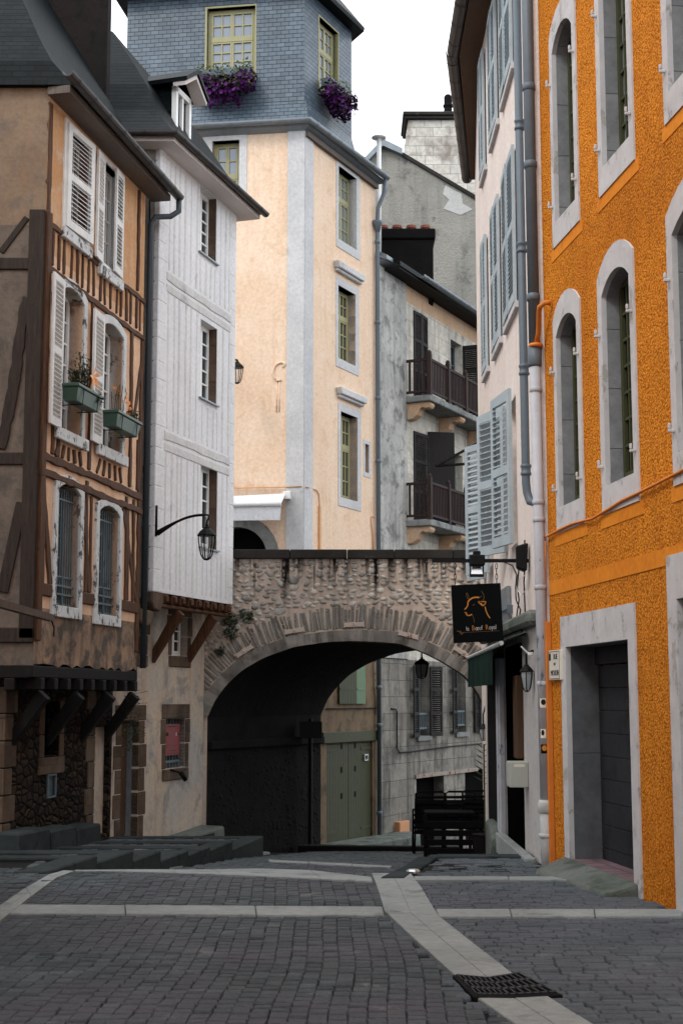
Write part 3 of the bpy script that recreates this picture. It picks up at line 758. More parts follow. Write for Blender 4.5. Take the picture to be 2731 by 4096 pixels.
cv = [FG.sz(u, v) for u, v in ((116, 1190), (100, 1250), (86, 1330), (74, 1420), (60, 1520), (42, 1630), (20, 1730), (-5, 1830))]
b.ribbon([tuple(Vector(cv[i]).lerp(Vector(cv[i+1]), k/3)) for i in range(7) for k in range(3)], .15, (-.034, .05))
pa = FG.sz(90, 2010); pd = FG.sz(12, 2370); b.bar(pa, pd, .16, (-.03, .05))
pa = FG.sz(110, 870); pd = FG.sz(5, 1010); b.bar(pa, pd, .09, (-.02, .05))
for k in range(4): s = L-2.1-k*1.0; b.bar((s, zb+.4), (s, zh1), .14, (-.03, .05))
b.bar((0, zb+.4), (L, zb+.4), .2, (-.05, .05))
b.build('corner_frame', M['beam_grey'], HT, bevel=.012)
b = MB(FT.M); b.box(0, .15, -.045, .05, zb+.33, zA+.15); b.build('corner_post', M['beam'], HT, bevel=.012)
# windows
for i, r in enumerate(tops):
    o = window(FT, HT, *r, .12, 2, 4, M['white_plain'], M['glass_dark'])
    surround(FT, o, rc(*r), rc(r[0]-.11, r[1]+.11, r[2]-.07, r[3]+.08), -.03, .13, M['peel_stone'] if 0 else M['white_shut'])
    m = MB(FT.M); m.box(r[0]-.14, r[1]+.14, -.07, 0, r[2]-.24, r[2]-.071); m.build('sill', M['peel_stone'], o, bevel=.01)
    w = (r[1]-r[0])
    if i == 0:
        shutter(FT, HT, w+.12, r[3]-r[2]+.06, r[0]-.06, -.03, r[2]-.05, 3, M['white_shut'], 1, .062, 2, st=.12)
    else:
        shutter(FT, HT, w*.5+.02, r[3]-r[2]+.06, r[0]-.02, -.06, r[2]-.05, 174, M['white_shut'], 1, .062)
        shutter(FT, HT, w*.5+.06, r[3]-r[2]+.06, r[1]+.06, -.04, r[2]-.05, 4, M['white_shut'], -1, .062)
for i, r in enumerate(mids):
    inn = archp(*r, rise=.13); out = archp(r[0]-.12, r[1]+.12, r[2]-.0, r[3]+.13, rise=.15)
    out[0] = (r[0]-.12, r[2]-.14); out[1] = (r[1]+.12, r[2]-.14)
    o = window(FT, HT, r[0], r[1], r[2], r[3], .2, 2, 6, M['white_plain'], M['glass'])
    surround(FT, o, inn, out, -.035, .3, M['peel_stone'])
    m = MB(FT.M); m.box(r[0]-.17, r[1]+.16, -.09, -.036, r[2]-.17, r[2]+.0); m.build('sill', M['peel_stone'], o, bevel=.01)
    shutter(FT, HT, (r[1]-r[0])*.5+.03, r[3]-r[2]+.02, r[0]-.0, -.075, r[2]-.02, 176, M['white_shut'], 1, .062, panels=2)
    shutter(FT, HT, (r[1]-r[0])*.5, r[3]-r[2]+.02, r[0]+.02, -.05, r[2]-.02, 101, M['white_shut'], 1, .06, panels=2) if 0 else None
for i, r in enumerate(lows):
    inn = archp(*r, rise=.12); out = archp(r[0]-.12, r[1]+.12, r[2], r[3]+.12, rise=.14)
    out[0] = (r[0]-.13, r[2]-.16); out[1] = (r[1]+.13, r[2]-.16)
    o = window(FT, HT, r[0], r[1], r[2], r[3], .22, 2, 5, M['iron_grey'], M['glass_dark'])
    surround(FT, o, inn, out, -.04, .3, M['peel_stone'])
    m = MB(FT.M); zt_ = r[3]-.02; zm = r[2]+.42
    for k in range(10): s = r[0]+.04+(r[1]-r[0]-.08)*k/9; m.box(s-.008, s+.008, .075, .091, r[2]+.0, zt_-.05)
    for z in (zm, zt_-.2, r[2]+.03): m.box(r[0], r[1], .07, .097, z-.012, z+.012)
    for z in (r[2]+.17, r[2]+.29): m.box(r[0], r[1], .045, .065, z-.014, z+.014)
    m.box((r[0]+r[1])/2-.012, (r[0]+r[1])/2+.012, .045, .067, r[2], zm)
    m.build('grille', M['iron_grey'], o)
# jetty: joists and braces over the ground floor, recessed stone ground floor
RC = .42
m = MB(FT.M); m.box(-.02, LT+.02, .0, 1.2, zb-.16, zb-.001)
for k in range(9): s = .2+k*(LT-.4)/8; m.box(s-.07, s+.07, -.06, 1.2, zb-.32, zb-.161)
m.build('jetty_beams', M['beam_black'], HT, bevel=.012)
m = MB(FG.M); m.box(0, FG.L-.02, .0, .9, zb-.17, zb-.002); 
for k in range(9): s = FG.L-.3-k*.55; m.box(s-.07, s+.07, -.05, 1.0, zb-.33, zb-.17)
m.build('jetty_beams', M['beam_black'], HT, bevel=.012)
FB = Face(tuple((FT.O-FT.n*RC+FT.d*.1).xy), tuple((FT.O-FT.n*RC+FT.d*(LT+.05)).xy))
def brace(F, par, s, z0, out, rise, w=.14, mat=None, y=0):
    m = MB(F.M); m.hexa([(s-w/2, y-.001, z0-.1), (s+w/2, y-.001, z0-.1), (s+w/2, y-.001, z0+.14), (s-w/2, y-.001, z0+.14)], [(s-w/2, y-.04-out, z0+rise-.12), (s+w/2, y-.04-out, z0+rise-.12), (s+w/2, y-out+.1, z0+rise), (s-w/2, y-out+.1, z0+rise)])
    m.build('bracket', mat or M['beam_black'], par, bevel=.01)
for s in (.25, 1.5, 2.75, LT-.25): brace(FB, HT, s, zb-1.0, RC+.05, .68)
zb0 = -.5
wl = FB.rect((180, 2805), (240, 2825), (178, 3025))
hw = [rc(*wl)]
vent = FB.rect((192, 3105), (220, 3108), (190, 3185)); hw.append(rc(*vent))
dd = FB.rect((375, 3105), (438, 3106), (372, 3325)); dd = (dd[0], min(dd[1], FB.L-.12), -.5, dd[3]+.75); hw.append(rc(*dd))
m = MB(FB.M); m.wall(rc(0, FB.L, -.9, zb-.16), hw, 0, .3); m.box(.0, FB.L, .5, 3.5, -.9, zb-.17); m.build('ground_wall', M['rubble'], HT)
m = MB(FB.M)   # quoins, window jambs, sill
for k in range(7):
    z = -.75+k*.36; w = (.34, .22)[k % 2]; m.box(-.03, w, -.025, .25, z+.006, z+.354)
m.build('quoins', M['sandstone'], HT, bevel=.012); m = MB(FB.M)
for z0, z1 in ((wl[2]-.02, wl[2]+.3), (wl[2]+.31, wl[3])):
    m.box(wl[0]-.16, wl[0], -.02, .29, z0, z1); m.box(wl[1], wl[1]+.16, -.02, .29, z0, z1)
m.box(wl[0]-.18, wl[1]+.17, -.035, .29, wl[2]-.26, wl[2]-.022)
m.build('stone_surround', M['sandstone'], HT, bevel=.012); m = MB(FB.M)
for k in range(6): z = -.55+k*.4; m.box(dd[0]-.26-(k % 2)*.1, dd[0], -.02, .29, z, z+.39)
m.build('stone_jamb', M['sandstone'], HT, bevel=.012)
m = MB(FB.M); m.box(wl[0], wl[1], .18, .22, wl[2], wl[3]); m.build('window', M['glass_dark'], HT)
m = MB(FB.M); m.ring(rc(*vent), rc(vent[0]-.03, vent[1]+.03, vent[2]-.03, vent[3]+.03), -.02, .05); m.box(vent[0], vent[1], .03, .04, vent[2], vent[3]); m.build('vent', M['iron_grey'], HT)
m = MB(FB.M); m.box(dd[0], dd[1], .2, .25, dd[2], dd[3])
for k in range(5): s = dd[0]+(dd[1]-dd[0])*(k+.5)/5; m.box(s-.004, s+.004, .192, .2, dd[2], dd[3])
m.build('door', M['door_wood'], HT)
FGB = Face(tuple((FG.O-FG.n*.35).xy), tuple((Vector((FB.O.x-.01, FG.O.y+.35))).xy))
m = MB(FGB.M); m.box(0, FGB.L, 0, .3, -.9, zb-.17); m.build('ground_wall', M['sandstone'], HT)
# eaves and slate roof with a kick at the foot
fp = [(FT.O.x, FT.O.y), tuple((FT.O+FT.d*LT).xy), (-8.3, 24.0), (-9.0, 19.0)]
m = MB(); loft(m, fp, [(-.36, ze+.02), (-.30, ze+.10), (-.02, ze+.42), (.25, ze+.85), (.55, ze+1.4), (1.0, ze+2.2), (1.6, ze+3.2), (2.1, ze+4.0)], [1, .02, .3, 1], [1, .5, .3, .3]); m.build('roof', M['slate_dark'], HT)
m = MB(); m.plate([tuple(FT.w(s, n, 0).xy) for s, n in ((-.06, .33), (LT+.3, .33), (LT+.3, .0), (-.06, .0))][::-1], ze-.1, ze+.01); m.build('soffit', M['soffit'], HT)
e = [FT.w(-.42, .44, ze+.05), FT.w(LT+.45, .44, ze+.02)]; gutter(HT, e, .085, M['gutter'])
pe = FT.w(LT+.42, .44, ze-.03); pq = FT.w(LT+.10, .06, ze-.55)
m = MB(); m.tube([pe, pe-Vector((0, 0, .22)), pe.lerp(pq, .3)-Vector((0, 0, .18)), pq.lerp(pe, .15)+Vector((0, 0, .05)), pq, FT.w(LT+.10, .06, 2.1)], .05, 10); m.build('drainpipe', M['pipe_dark'], HT, smooth=True)
# chimney block beside it, between the two roofs
m = MB(); a = atY(330, 600, 23.3); cxr = atY(432, 150, 23.05).x; m.box(-6.6, cxr, 23.02, 23.38, ze-.3, ze+4.6); m.box(-6.65, cxr+.05, 22.97, 23.43, ze+4.6, ze+4.8); m.build('chimney', M['dark_chim'], HT, bevel=.02)
# stone bench at its foot
o = MB(); a, b2 = FB.w(-.1, .05, 0), FB.w(2.6, .05, 0)
for k in range(3):
    s0, s1 = -.25+k*.95, .68+k*.95; o.hexa([tuple(FB.w(s0, .42, -.75)), tuple(FB.w(s1, .42, -.75)), tuple(FB.w(s1, .01, -.75)), tuple(FB.w(s0, .01, -.75))], [tuple(FB.w(s0, .38, -.13-.05*k)), tuple(FB.w(s1, .40, -.13-.05*k)), tuple(FB.w(s1, .01, -.12-.05*k)), tuple(FB.w(s0, .01, -.12-.05*k))])
o = tag(o.build('stone_bench', M['step'], bevel=.025), 'low brown stone bench along the foot of the half timbered house', 'bench')

# ================================================================== WHITE HOUSE
FW = Face((-3.1, 23.4), (-2.05, 26.76)); LW = FW.L
HW = house('white_house', FW, -.7, 'narrow white limewashed house with slate roof and small paned windows', 'house')
zw = (FW.sz(640, 2366)[1]+FW.sz(920, 2420)[1])/2; zew = (FW.sz(672, 560, .3)[1]+FW.sz(1045, 850, .3)[1])/2; ZWW = zew+.12
wins = [FW.rect((802, 738), (868, 800), (802, 1008)), FW.rect((804, 1275), (870, 1308), (804, 1590)), FW.rect((804, 1850), (871, 1880), (804, 2186))]
m = MB(FW.M); m.wall(rc(0, LW, zw, ZWW), [rc(*r) for r in wins], 0, .28); m.box(.02, LW-.02, .5, 3.2, zw+.02, ZWW-.02)
m.build('wall', M['white_wall'], HW)
for r in wins:
    o = window(FW, HW, *r, .16, 1, 5, M['white_plain'], M['glass'], fr=.05, leaves=2)
    m = MB(FW.M); m.box(r[0]-.06, r[1]+.05, -.05, .15, r[2]-.03, r[2]-.003); m.build('sill', M['zinc'], o)
    m = MB(FW.M); m.box(r[1]-.012, r[1]-.002, .01, .16, r[2], r[3]); m.build('jamb', M['sandstone'], o)
# faint board-like ribs of covered timbers and two painted string beams
m = MB(FW.M)
def clear(s, z0, z1): return not any(r[0]-.05 < s < r[1]+.05 and z0 < r[3]+.1 and z1 > r[2]-.1 for r in wins)
zs1 = FW.sz(661, 1100)[1]; zs2 = FW.sz(661, 1740)[1]
for z0, z1, k in ((zw+.08, zs2-.12, 13), (zs2+.12, zs1-.13, 12), (zs1+.13, ZWW-.3, 13)):
    for i in range(k):
        s = .42+(LW-.75)*i/(k-1)+rnd.uniform(-.04, .04); w = rnd.uniform(.04, .08)
        for r in wins:
            pass
        segs = [(z0, z1)]
        for r in wins:
            if r[0]-.1 < s < r[1]+.1: segs = [(a, c) for q in segs for a, c in ((q[0], min(q[1], r[2]-.12)), (max(q[0], r[3]+.1), q[1])) if c-a > .15]
        for a, c in segs: m.rbar((s, a), (s+rnd.uniform(-.02, .02), c), w, (-.004, .02), .5, .1)
m.build('timber_ribs', M['white_rib'], HW, bevel=.004)
for z in (zs1, zs2):
    m = MB(FW.M); m.rbar((.33, z), (LW-.25, z-.0), .15, (-.016, .02), .3, .1); m.bar((.33, z-.2), (LW-.25, z-.2), .14, (-.012, .02)); m.build('string_beam', M['white_rib'], HW, bevel=.01)
for near in (1, 0):
    m = MB(FW.M); z = zw; k = 0
    while z < ZWW-.4:
        h = rnd.uniform(.28, .42)
        if near: m.box(-.006, (.36, .26)[k % 2], -.007, .3, z+.003, z+h-.003)
        else: m.box(LW-(.2, .28)[k % 2], LW+.006, -.007, .3, z+.003, z+h-.003)
        z += h; k += 1
    m.build('quoins', M['white_wall'], HW, bevel=.012)
m = MB(); fpw = [tuple(FW.O.xy), tuple((FW.O+FW.d*LW).xy), (-6.2, 28.1), (-6.2, 23.4)]
FS = Face((-6.2, 23.4), (-3.1, 23.4)); m = MB(FS.M); m.box(0, FS.L-.03, .02, .3, zw-.1, ZWW); m.build('side_wall', M['sandstone'] if 0 else M['vouss'], HW)
ff = Face(tuple((FW.O+FW.d*LW).xy), (-6.2, 28.1)); m = MB(ff.M); m.box(0.03, ff.L, 0, .3, zw, ZWW); m.build('side_wall', M['white_wall'], HW)
m = MB(); loft(m, fpw, [(-.40, zew+.0), (-.34, zew+.09), (-.1, zew+.36), (.12, zew+.66), (.45, zew+1.27), (.85, zew+1.85), (1.25, zew+2.38), (1.55, zew+2.8)], [1, 1.5, .2, 1]); m.build('roof', M['slate_dark'], HW)
m = MB(); loft(m, fpw, [(-.36, zew-.10), (-.36, zew-.02), (0, zew-.01)]); m.build('soffit', M['soffit_white'], HW)
cA = Vector((-6.0, 23.4-.46, zew+.03)); cB = FW.w(-.47, .46, zew+.03); cB.y = 23.4-.46; cC = FW.w(LW+.42, .46, zew+.02)
gutter(HW, [cA, cB, cC], .075, M['gutter'])
# dormer on the street slope
dz0, dz1 = FW.sz(705, 520, -.45)[1], FW.sz(705, 325, -.45)[1]
m = MB(FW.M); s0, s1 = FW.sz(690, 430, -.25)[0], FW.sz(690, 430, -.25)[0]+.62; d0 = FW.sz(700, 520, -.2)[1]; d1 = FW.sz(700, 345, -.2)[1]
m.box(s0, s1, .26, 1.7, d0, d1)
D = m.build('dormer', M['slate_dark'], HW)
m = MB(FW.M); m.box(s0-.03, s0+.06, .16, .25, d0, d1); m.box(s1-.06, s1+.03, .16, .25, d0, d1); m.box(s0-.03, s1+.03, .16, .25, d1-.1, d1+.01); m.box(s0-.05, s1+.05, .14, .25, d0-.06, d0); m.box((s0+s1)/2-.03, (s0+s1)/2+.03, .18, .24, d0, d1-.1); m.build('frame', M['white_plain'], D)
m = MB(FW.M); m.box(s0+.04, s1-.04, .235, .255, d0, d1-.05); m.build('pane', M['glass_dark'], D)
m = MB(FW.M); c_ = (s0+s1)/2; m.prism([(s0-.2, d1), (c_, d1+.33), (s1+.2, d1), (s1+.22, d1+.07), (c_, d1+.42), (s0-.22, d1+.07)], -.12, 1.9); m.build('dormer_roof', M['slate_dark'], D)
m = MB(FW.M); m.prism([(s0-.17, d1-.07), (c_, d1+.24), (s1+.17, d1-.07), (s1+.19, d1-.005), (c_, d1+.322), (s0-.19, d1-.005)], -.08, .16); m.build('bargeboard', M['soffit_white'], D)
# ground floor
OFF = .55
FWL = Face(tuple((FW.O-FW.n*OFF-FW.d*.95).xy), tuple((FW.O-FW.n*OFF+FW.d*(LW-.02)).xy))
gd = FWL.rect((488, 2884), (558, 2884), (482, 3342)); gw = FWL.rect((664, 2876), (742, 2876), (661, 3078)); gs = FWL.rect((689, 2460), (752, 2458), (686, 2622)); g0w = FWL.rect((548, 2454), (580, 2454), (546, 2618))
gd = (gd[0], gd[1], -.72, gd[3])
m = MB(FWL.M); m.wall(rc(0, FWL.L, -1.6, zw+.05), [rc(*q) for q in (gd, gw, gs, g0w)], 0, .28); m.box(.02, FWL.L-.02, .55, 2.6, -1.6, zw); m.build('ground_wall', M['ochre_base'], HW)
m = MB(FWL.M)
def stones(q, w=.17, sill=True):
    m = MB(FWL.M)
    h = q[3]-q[2]; n = max(2, round(h/.36))
    for k in range(n):
        z0, z1 = q[2]+h*k/n+.005, q[2]+h*(k+1)/n-.005; e = (0, .08)[k % 2]+rnd.uniform(0, .03)
        m.box(q[0]-w-e, q[0], -.012, .26, z0, z1); m.box(q[1], q[1]+w+e, -.012, .26, z0, z1)
    m.box(q[0]-w-.05, q[1]+w+.05, -.016, .26, q[3]+.002, q[3]+.26)
    if sill: m.box(q[0]-w, q[1]+w, -.03, .26, q[2]-.2, q[2]-.003)
    m.build('stone_surround', M['sandstone'], HW, bevel=.014)
stones(gd, .2, False); stones(gw, .13); stones(gs, .12); stones(g0w, .11)
m = MB(FWL.M); m.box(gd[0], gd[1], .2, .25, gd[2], gd[3])
for k in range(11): z = gd[2]+.1+k*.18; m.box(gd[0]+.03, gd[1]-.03, .188, .2, z, z+.165)
o = m.build('door', M['door_wood'], HW, bevel=.006)
m = MB(FWL.M); m.box(gd[1]-.07, gd[1]-.001, .12, .2, gd[2], gd[3]-.002); m.build('frame', M['zinc'], o)
window(FWL, HW, *gs, .14, 1, 3, M['white_plain'], M['glass_dark'], leaves=2, fr=.04); window(FWL, HW, *g0w, .16, 1, 3, M['door_wood'], M['glass_dark'], leaves=1, fr=.04)
o = window(FWL, HW, *gw, .22, 1, 1, M['beam'], M['glass_dark'], leaves=2, fr=.05)
m = MB(FWL.M)
for k in range(7): s = gw[0]+.05+(gw[1]-gw[0]-.1)*k/6; m.box(s-.012, s+.012, .1, .124, gw[2]+.01, gw[3]-.01)
m.box(gw[0], gw[1], .095, .13, gw[2]+.1, gw[2]+.14); m.build('grille', M['iron_grey'], o)
# jetty joists, corbel, brackets
m = MB(FW.M)
for k in range(9):
    s = .5+k*(LW-.7)/8; m.box(s-.06, s+.06, -.0, .7, zw-.17, zw-.002); m.box(s-.05, s+.05, -.05, 0, zw-.15, zw-.03)
m.box(.3, LW, .06, .14, zw-.24, zw-.172); m.build('jetty_beams', M['beam'], HW, bevel=.02)
for s in (1.25, 2.75): brace(Face(tuple((FW.O-FW.n*OFF).xy), tuple((FW.O-FW.n*OFF+FW.d*LW).xy)), HW, s, zw-1.05, OFF-.03, .85, .13, M['beam'])
m = MB(FW.M); m.prism([(-.02, zw-.0), (-.02, zw-.18), (.08, zw-.28), (.3, zw-.32), (.42, zw-.2), (.45, zw-.0)], .0, .6); m.prism([(-.45, zw-.3), (-.45, zw-.5), (-.3, zw-.62), (-.05, zw-.55), (.05, zw-.33)], .0, .6); m.build('corbel', M['sandstone'], HW, bevel=.02)
# kerb stone bench under the poster window
o = MB(FWL.M); zz = FWL.sz(700, 3330)[1]
o.hexa([(1.75, -.5, -1.7), (FWL.L-.12, -.55, -1.7), (FWL.L-.12, -.015, -1.7), (1.75, -.015, -1.7)], [(1.75, -.42, -.83), (FWL.L-.12, -.5, -.7), (FWL.L-.12, -.015, -.69), (1.75, -.015, -.82)])
tag(o.build('kerb_stone', M['concrete'], bevel=.03), 'long weathered grey stone block against the white house below the red poster', 'stone block')
o = MB(FWL.M); o.box(gd[0]-.15, gd[1]+.2, -.32, -.01, -1.6, -.715); tag(o.build('door_step', M['concrete'], bevel=.02), 'grey stone door step before the brown boarded door', 'door step')
# ================================================================== BRIDGE
YB = 27.0; SH = Vector((2.07, 4.1, 0))
FBR = Face((0, YB), (1, YB))
px = [(830, 2869), (861, 2798), (907, 2737), (968, 2680), (1055, 2630), (1178, 2586), (1310, 2567), (1400, 2563), (1479, 2565), (1600, 2573), (1689, 2606), (1760, 2640), (1857, 2700), (1905, 2760), (1940, 2830), (1958, 2880)]
arc = [(lambda p: (p.x, p.z))(atY(u, v, YB)) for u, v in px]
def resample(P, n):
    P = [Vector(p) for p in P]; D = [0]
    for a, b in zip(P, P[1:]): D.append(D[-1]+(b-a).length)
    out = []
    for i in range(n+1):
        t = D[-1]*i/n; k = max(j for j in range(len(D)-1) if D[j] <= t+1e-9); out.append(P[k].lerp(P[k+1], (t-D[k])/(D[k+1]-D[k])))
    return out
A = resample(arc, 60)
A = [A[0]]+[(A[i-1]+A[i]*2+A[i+1])/4 for i in range(1, 60)]+[A[60]]
def nrm(i, A=A):
    t = (A[min(i+1, len(A)-1)]-A[max(i-1, 0)]).normalized(); return Vector((-t.y, t.x))
ztop = atY(1300, 2236, YB).z; zcop = atY(1300, 2199, YB).z
BR = empty('bridge', (0, YB, -1.2), 0, 'cobbled stone bridge with a wide arch over the sloping street', 'bridge')
outer = [(-4.2, -2.6), (A[0].x, -2.6)]+[tuple(p) for p in A]+[(A[-1].x, -2.6), (6.2, -2.6), (6.2, ztop), (-4.2, ztop)]
m = MB(FBR.M); m.fill(outer, [], 0); m.box(-4.2, 6.2, .001, .4, 3.3, ztop-.002); m.build('wall', M['cobble_wall'], BR)
m = MB(); m.F = Matrix.Translation(SH)@FBR.M; m.fill(outer, [], 0); m.box(-4.2, 6.2, -.4, -.001, 3.3, ztop-.002); m.build('wall', M['cobble_wall'], BR)
m = MB()
prof = [Vector((A[0].x, -2.6))]+A+[Vector((A[-1].x, -2.6))]
for k in range(14):
    a, b = SH*(k/14), SH*((k+1)/14)
    for p, q in zip(prof, prof[1:]): m.face([Vector((p.x, YB, p.y))+a, Vector((p.x, YB, p.y))+b, Vector((q.x, YB, q.y))+b, Vector((q.x, YB, q.y))+a])
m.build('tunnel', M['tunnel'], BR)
m = MB(); m.plate([(-4.2, YB+.3), (6.2, YB+.3), (6.2+SH.x, YB+SH.y-.3), (-4.2+SH.x, YB+SH.y-.3)], 3.25, 3.42); m.build('deck', M['joint'], BR)
m = MB()   # impost ledge and corbel of the left tunnel wall, with pebbles low down
p0 = Vector((A[0].x+.0, YB+.02, 0)); dd_ = SH.normalized(); nn = Vector((dd_.y, -dd_.x, 0))
for z0, z1, t0, t1, w_ in ((.66, .82, .0, 1.0, .10),):
    a, b = p0+SH*t0, p0+SH*t1
    m.hexa([tuple(a+Vector((0, 0, z0))), tuple(a+nn*w_+Vector((0, 0, z0))), tuple(b+nn*w_+Vector((0, 0, z0))), tuple(b+Vector((0, 0, z0)))], [tuple(a+Vector((0, 0, z1))), tuple(a+nn*w_+Vector((0, 0, z1))), tuple(b+nn*w_+Vector((0, 0, z1))), tuple(b+Vector((0, 0, z1)))])
m.build('impost', M['tunnel'], BR, bevel=.02)
FTW = Face(tuple(p0.xy), tuple((p0+SH).xy))
m = MB(FTW.M)
for k in range(420):
    s = rnd.uniform(.05, FTW.L-.1); z = rnd.uniform(-1.5, .62); r = rnd.uniform(.04, .075)
    m.blob((s, 0, z), (r*1.3, rnd.uniform(.01, .022), r*.8), 6, 4)
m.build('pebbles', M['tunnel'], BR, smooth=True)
# pebbles of the spandrel
m = MB(FBR.M); pts = []; E2 = [A[i]+nrm(i)*.66 for i in range(61)]
def above(x, z):
    for a, b in zip(E2, E2[1:]):
        if a.x <= x <= b.x: return z > a.y+(b.y-a.y)*(x-a.x)/(b.x-a.x)+.02
    return x < E2[0].x and z > .4
row = ztop-.04
zrow = ztop-.05; rowi = 0
while zrow > .4:
    x = -3.1+rnd.uniform(0, .1)
    while x < 4.6:
        big = rnd.random() < .1; wd = rnd.uniform(.05, .085)*(1.5 if big else 1); hd = wd*rnd.uniform(.42, .75)
        x += wd
        z = zrow+rnd.uniform(-.03, .03)
        if above(x, z) and x < 3.6 and rnd.random() < .93:
            m.T = Matrix.Translation((x, .004, z)) @ Matrix.Rotation(rnd.gauss(0, .3), 4, 'Y')
            m.blob((0, 0, 0), (wd, rnd.uniform(.022, .05)*(1.3 if big else 1), hd), 7, 5)
        x += wd+rnd.uniform(.0, .05)
    zrow -= rnd.uniform(.072, .095)
m.T = None; m.build('pebbles', M['pebble'], BR, smooth=True)
# ring of squared arch stones and fan of thin slabs
m = MB(FBR.M); cuts = [0]
while cuts[-1] < 60: cuts.append(min(60, cuts[-1]+rnd.choice((3, 4, 4, 5))))
for a, b in zip(cuts, cuts[1:]):
    w1 = .2+rnd.uniform(-.015, .02); y0 = -.03-rnd.uniform(0, .015); idx = list(range(a, b+1)); g = .004
    inn = [A[i]-nrm(i)*.004 for i in idx]; out = [A[i]+nrm(i)*w1 for i in idx]
    t0 = (A[min(a+1, 60)]-A[a]).normalized()*g; t1 = (A[b]-A[b-1]).normalized()*g
    inn[0] = inn[0]+t0; out[0] = out[0]+t0; inn[-1] = inn[-1]-t1; out[-1] = out[-1]-t1
    for i in range(len(idx)-1):
        m.hexa([(inn[i].x, y0, inn[i].y), (inn[i+1].x, y0, inn[i+1].y), (inn[i+1].x, .45, inn[i+1].y), (inn[i].x, .45, inn[i].y)], [(out[i].x, y0, out[i].y), (out[i+1].x, y0, out[i+1].y), (out[i+1].x, .45, out[i+1].y), (out[i].x, .45, out[i].y)])
m.build('arch_ring', M['vouss'], BR)
m = MB(FBR.M); B_ = resample([tuple(A[i]+nrm(i)*.215) for i in range(61)], 118)
def nB(i):
    t = (B_[min(i+1, 118)]-B_[max(i-1, 0)]).normalized(); return Vector((-t.y, t.x))
for i in range(2, 117):
    c = (B_[i]+B_[i+1])/2; n_ = (nB(i)+nB(i+1)).normalized(); a_ = rnd.gauss(0, .05); n_ = Vector((n_.x*math.cos(a_)-n_.y*math.sin(a_), n_.x*math.sin(a_)+n_.y*math.cos(a_)))
    t = Vector((n_.y, -n_.x)); wd = (B_[i+1]-B_[i]).length*rnd.uniform(.32, .46); ln = rnd.uniform(.36, .45); y0 = -rnd.uniform(.006, .034); st = rnd.uniform(0, .03)
    k = rnd.random()
    for (f0, f1) in (((0, 1),) if k < .55 else ((0, k*.9), (k*.9+.03, 1))):
        p = c+n_*(st+ln*f0); q = c+n_*(st+ln*f1)
        m.hexa([(p.x-t.x*wd, y0, p.y-t.y*wd), (p.x+t.x*wd, y0, p.y+t.y*wd), (p.x+t.x*wd, .1, p.y+t.y*wd), (p.x-t.x*wd, .1, p.y-t.y*wd)],
               [(q.x-t.x*wd*1.1, y0, q.y-t.y*wd*1.1), (q.x+t.x*wd*1.1, y0, q.y+t.y*wd*1.1), (q.x+t.x*wd*1.1, .1, q.y+t.y*wd*1.1), (q.x-t.x*wd*1.1, .1, q.y-t.y*wd*1.1)])
m.build('voussoirs', M['vouss'], BR, bevel=.01)
m = MB(FBR.M); x = -2.05
while x < 4.4:
    L_ = rnd.uniform(.8, 1.15); m.box(x+.004, x+L_-.004, -.09+rnd.uniform(-.008, .008), .5, ztop+rnd.uniform(0, .004), zcop+rnd.uniform(-.01, .006)); x += L_
m.build('coping', M['coping'], BR, bevel=.018, seg=2)
m = MB(); m.F = Matrix.Translation(SH)@FBR.M; m.box(-4.2, 6.2, -.5, .06, ztop, zcop); m.build('coping', M['coping'], BR, bevel=.02)
for u, v, an in ((975, 2605, 33), (1178, 2522, 9), (1415, 2498, 2), (1633, 2540, -14), (1852, 2612, -33)):
    c = atY(u, v, YB); m = MB(FBR.M); m.T = Matrix.Translation((c.x, 0, c.z)) @ Matrix.Rotation(R(-an), 4, 'Y')
    hw, hh = .2, .045
    m.prism([(-hw, -.065), (-hw+.035, -.05), (-.03, -.05), (0, -.062), (.03, -.05), (hw-.035, -.05), (hw, -.065), (hw-.01, 0), (hw, .065), (hw-.035, .035), (.04, .035), (0, .05), (-.04, .035), (-hw+.035, .035), (-hw, .065), (-hw+.01, 0)], -.065, .02)
    m.lathe([(.032, 0), (.03, .02), (.012, .03)], (0, 0, 0), 8) if 0 else m.box(-.025, .025, -.09, -.065, -.025, .025)
    m.build('anchor_plate', M['rust_plate'], BR, bevel=.006)
# upper street behind the parapet
m = MB(); m.plate([(-12, YB+.42), (A[0].x-.05, YB+.42), (A[0].x+SH.x-.07, YB+SH.y), (-.86, 31.95), (-6, 32.7), (-12, 33.5)], -2.6, 3.4)
structure(m.build('upper_street', M['joint'], loc=(0, 0, 0)))
m = MB(); m.plate([(A[-1].x+.05, YB+.42), (7.5, YB+.42), (9, YB+SH.y), (A[-1].x+SH.x+.05, YB+SH.y)], -2.6, 3.4); structure(m.build('upper_street', M['joint'], loc=(0, 0, 0)))

# ================================================================== CREAM HOUSE WITH SLATE TOWER
CY = (-.87, 32.0); FYR = Face(CY, (.87, 35.5)); FYL = Face((-6.4, 32.80), CY)
HY = house('cream_house', FYR, -1.65, 'tall cream rendered corner house with slate hung upper tower and purple flower boxes', 'house')
LY, LL = FYR.L, FYL.L
zgy = (FYR.sz(1245, 500, .25)[1]+FYR.sz(1530, 716, .25)[1])/2
wr = [FYR.rect((1353, 663), (1424, 720), (1353, 955)), FYR.rect((1351, 1140), (1420, 1180), (1351, 1432)), FYR.rect((1361, 1645), (1428, 1680), (1361, 1988))]
ni = FYR.rect((1459, 1775), (1474, 1780), (1459, 1888)); gsh = FYR.rect((1352, 2690), (1449, 2700), (1352, 2810)); gsh = (gsh[0], gsh[1], gsh[2], gsh[3]+.5)
gdr = FYR.rect((1306, 2977), (1489, 2972), (1306, 3345)); gdr = (gdr[0], gdr[1], -1.75, gdr[3])
